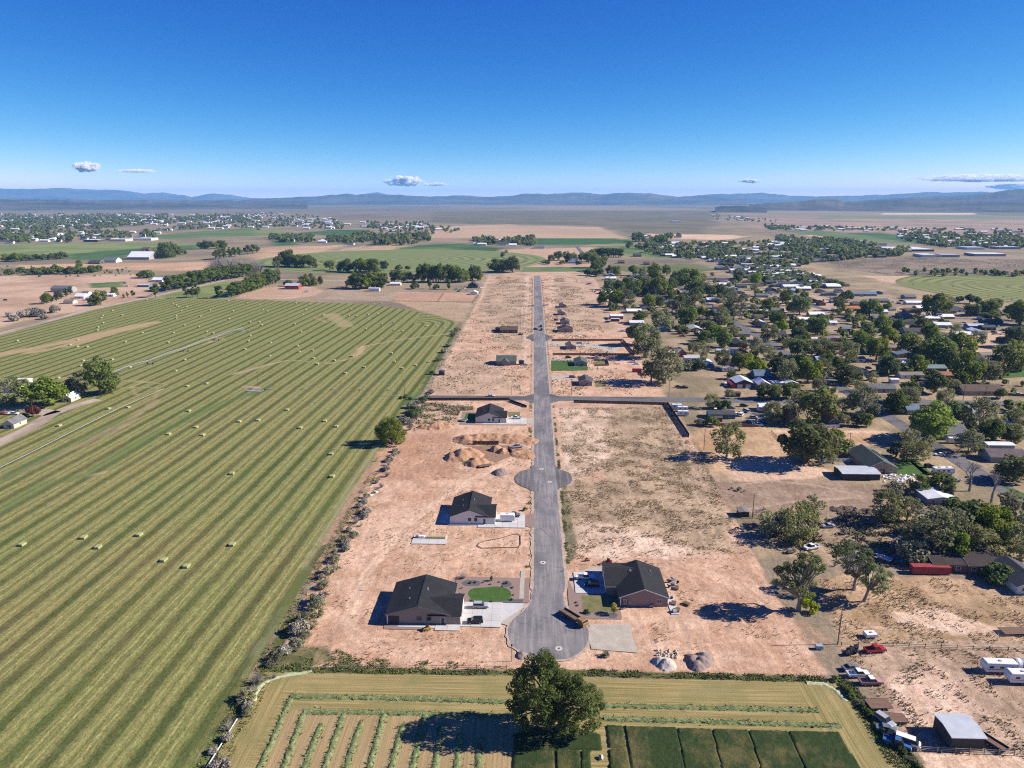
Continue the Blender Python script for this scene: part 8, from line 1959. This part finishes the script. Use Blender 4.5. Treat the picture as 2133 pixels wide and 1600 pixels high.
brush = [(*G(px, py), rr.uniform(1.5, 3.5)) for px, py in sample_px([(700, 436), (1120, 440), (1120, 462), (700, 458)], 500, 901)] + [(*G(px, py), rr.uniform(2, 4)) for px, py in sample_px([(900, 452), (1130, 456), (1100, 468), (900, 466)], 200, 905)]
far_trees('distant_brush', brush, L_OLV, 10, 4)
# big buildings far to the right
for lab, a, b, yb, dep, rf, wl in [('long dark low school building with white roof, far right', 1860, 1944, 524, 90, 'white', 'dark'), ('round-edged white storage building before the school', 1921, 1950, 536, 40, 'white', 'white'), ('blue-grey long warehouse beside the white storage building', 1962, 1998, 536, 30, 'silver', 'grey'),
                                   ('white warehouse row at the far right', 2030, 2094, 534, 40, 'white', 'grey'), ('white roofed hall above the warehouses', 1968, 1992, 514, 40, 'white', 'white'), ('pale flat hall beside the white roofed hall', 2014, 2050, 520, 45, 'silver', 'white'), ('white hall among the far trees', 1880, 1896, 490, 40, 'white', 'white'),
                                   ('long white storage sheds on the far plain', 1770, 1802, 478, 40, 'white', 'rust' if False else 'brick'), ('lone long white barn on the empty plain', 1401, 1417, 463, 60, 'white', 'white'), ('long blue warehouse at the right edge', 2078, 2125, 519, 30, 'silver', 'grey')]:
    (x0, y0), (x1, _) = G(a, yb), G(b, yb)
    simple_house(lab, x0, x1, y0, dep, rf, wl, wins=False, flatr=True, eave=5, cat='warehouse', name='warehouse')

# ================================================================ LABELS: every tree, bale and far house named by the landmark it is nearest to
MARKS = [('the taupe oval-lawn house', 884, 1250), ('the white-trailer house', 985, 1055), ('the trampoline house', 1022, 862), ('the mauve house', 1330, 1215), ('the excavated pit', 1010, 940), ('the lone round tree', 816, 925), ('the pivot sprinkler tip', 506, 690),
 ('the farmyard plum tree', 68, 869), ('the bright farm tree', 95, 830), ('the low end of the wheeled pipe', 40, 960), ('the pipe pile in the hay field', 528, 812), ('the power pole at the field edge', 843, 826), ('the gravel road corner', 295, 622), ('the far right corner of the hay field', 945, 675), ('the red barn', 607, 598), ('the pink-brown paddocks', 905, 620),
 ('the reddish bare spot in the hay field', 200, 988), ('the pale bare streak in the hay field', 230, 690), ('the bare square in the far hay field', 700, 665), ('the row of pipe risers', 720, 813), ('the lower left corner of the cut field', 540, 1400), ('the cul-de-sac', 1140, 1330), ('the big cottonwood', 1146, 1500),
 ('the pink house', 1768, 945), ('the half-rust barn', 1795, 985), ('the white-roofed mobile home', 1960, 1040), ('the purple-brown roof', 2095, 955), ('the red container', 1936, 1188), ('the dark brown roofs', 2050, 1178), ('the beige shelter', 1550, 1072), ('the teal mobile home', 1505, 868), ('the two-door garage', 1548, 802), ('the carport row', 1632, 800), ('the dark blue house', 1590, 785),
 ('the small red barn', 1424, 738), ('the row of old cars', 1395, 727), ('the grey ranch house', 1838, 812), ('the wide pale green barn roof', 1948, 772), ('the wide brown roof', 2050, 818), ('the teal-grey gable', 2015, 865), ('the grey gabled house', 1992, 910), ('the pale blue barn', 2035, 681), ('the white arched roof', 1965, 680), ('the dark blue barn', 2120, 728), ('the orange roofs', 1745, 640), ('the rosy flat roof', 1740, 706), ('the dark solar roof', 1628, 697),
 ('the red-walled building', 1450, 687), ('the white metal barn', 1285, 660), ('the pink-roofed row', 1490, 580), ('the church-like house', 1547, 567), ('the cream cottage', 1578, 641), ('the edge of the ringed field', 1890, 590), ('the rusty brown roof', 1738, 880), ('the lone paddock tree', 1513, 948), ('the two boats', 1855, 1168), ('the motorhome', 1964, 985), ('the wrecking yard', 1840, 1450), ('the old cream camper', 1845, 1074),
 ('the huge white arched barn', 288, 536), ('the long low school', 245, 498), ('the grey barn', 127, 603), ('the white farm cluster', 172, 620), ('the grey bare grove', 480, 568), ('the dark gabled house', 985, 597), ('the white box shed', 780, 604), ('the far cottonwood grove', 1190, 546), ('the dark house by green strips', 1328, 532), ('the dark green far field', 1210, 503), ('the ringed round field', 839, 541), ('the dark hedge', 445, 517),
 ('the dark school, far right', 1900, 520), ('the white warehouses', 1960, 535), ('the lone white plain barn', 1409, 462), ('the white far hall', 1888, 489), ('the far white storage sheds', 1786, 476), ('the street grid far right', 1560, 555), ('the tan far field', 1060, 480), ('the bare strip far right', 1450, 495), ('the grey long house', 228, 545), ('the right warehouse row', 2065, 532)]
MW = [(nm, *G(px, py)) for nm, px, py in MARKS]
_o = 'first second third fourth fifth sixth seventh eighth ninth tenth eleventh twelfth thirteenth fourteenth fifteenth sixteenth seventeenth eighteenth nineteenth twentieth'.split()
_t = {2: 'twenty', 3: 'thirty', 4: 'forty', 5: 'fifty', 6: 'sixty'}
def ordinal(k):
    if k <= 20: return _o[k - 1]
    return _t[k // 10] + ('-' + _o[k % 10 - 1] if k % 10 else 'ieth') if k < 70 else 'further'
def name_all(items):
    """items: (object, look, x, y)"""
    buckets = {}
    for o, look, x, y in items:
        # compare by bearing and distance as seen, so far things pick the landmark they stand beside in the picture
        r = math.hypot(x, y); b = math.atan2(x, y); inv = 400.0 / r
        best = min(MW, key=lambda q: (math.atan2(q[1], q[2]) - b) ** 2 + (.35 * (400.0 / math.hypot(q[1], q[2]) - inv)) ** 2)
        buckets.setdefault((look, best[0]), []).append((math.hypot(x - best[1], y - best[2]), o))
    for (look, mk_), L in buckets.items():
        L.sort(key=lambda q: q[0])
        for k, (d_, o) in enumerate(L):
            if k >= 40:
                o['label'] = 'one of the outermost %ss beyond %s' % (look, mk_); o['group'] = 'outermost %ss beyond %s' % (look, mk_); continue
            o['label'] = '%s nearest %s' % (look, mk_) if k == 0 else '%s %s counted outward from %s' % (ordinal(k + 1), look, mk_)
name_all([(t, look, x, y) for t, look, x, y, h_, done in ALLTREES if not done])
name_all([(t, 'pale green hay bale', x, y) for t, x, y in BALES])
name_all([(o, o['label'].split('one of the ')[1].split('-roofed')[0] + '-roofed small far house', o.location.x, o.location.y) for o in COL.objects if o.name.startswith('distant_house')])
name_all(EXTRA)
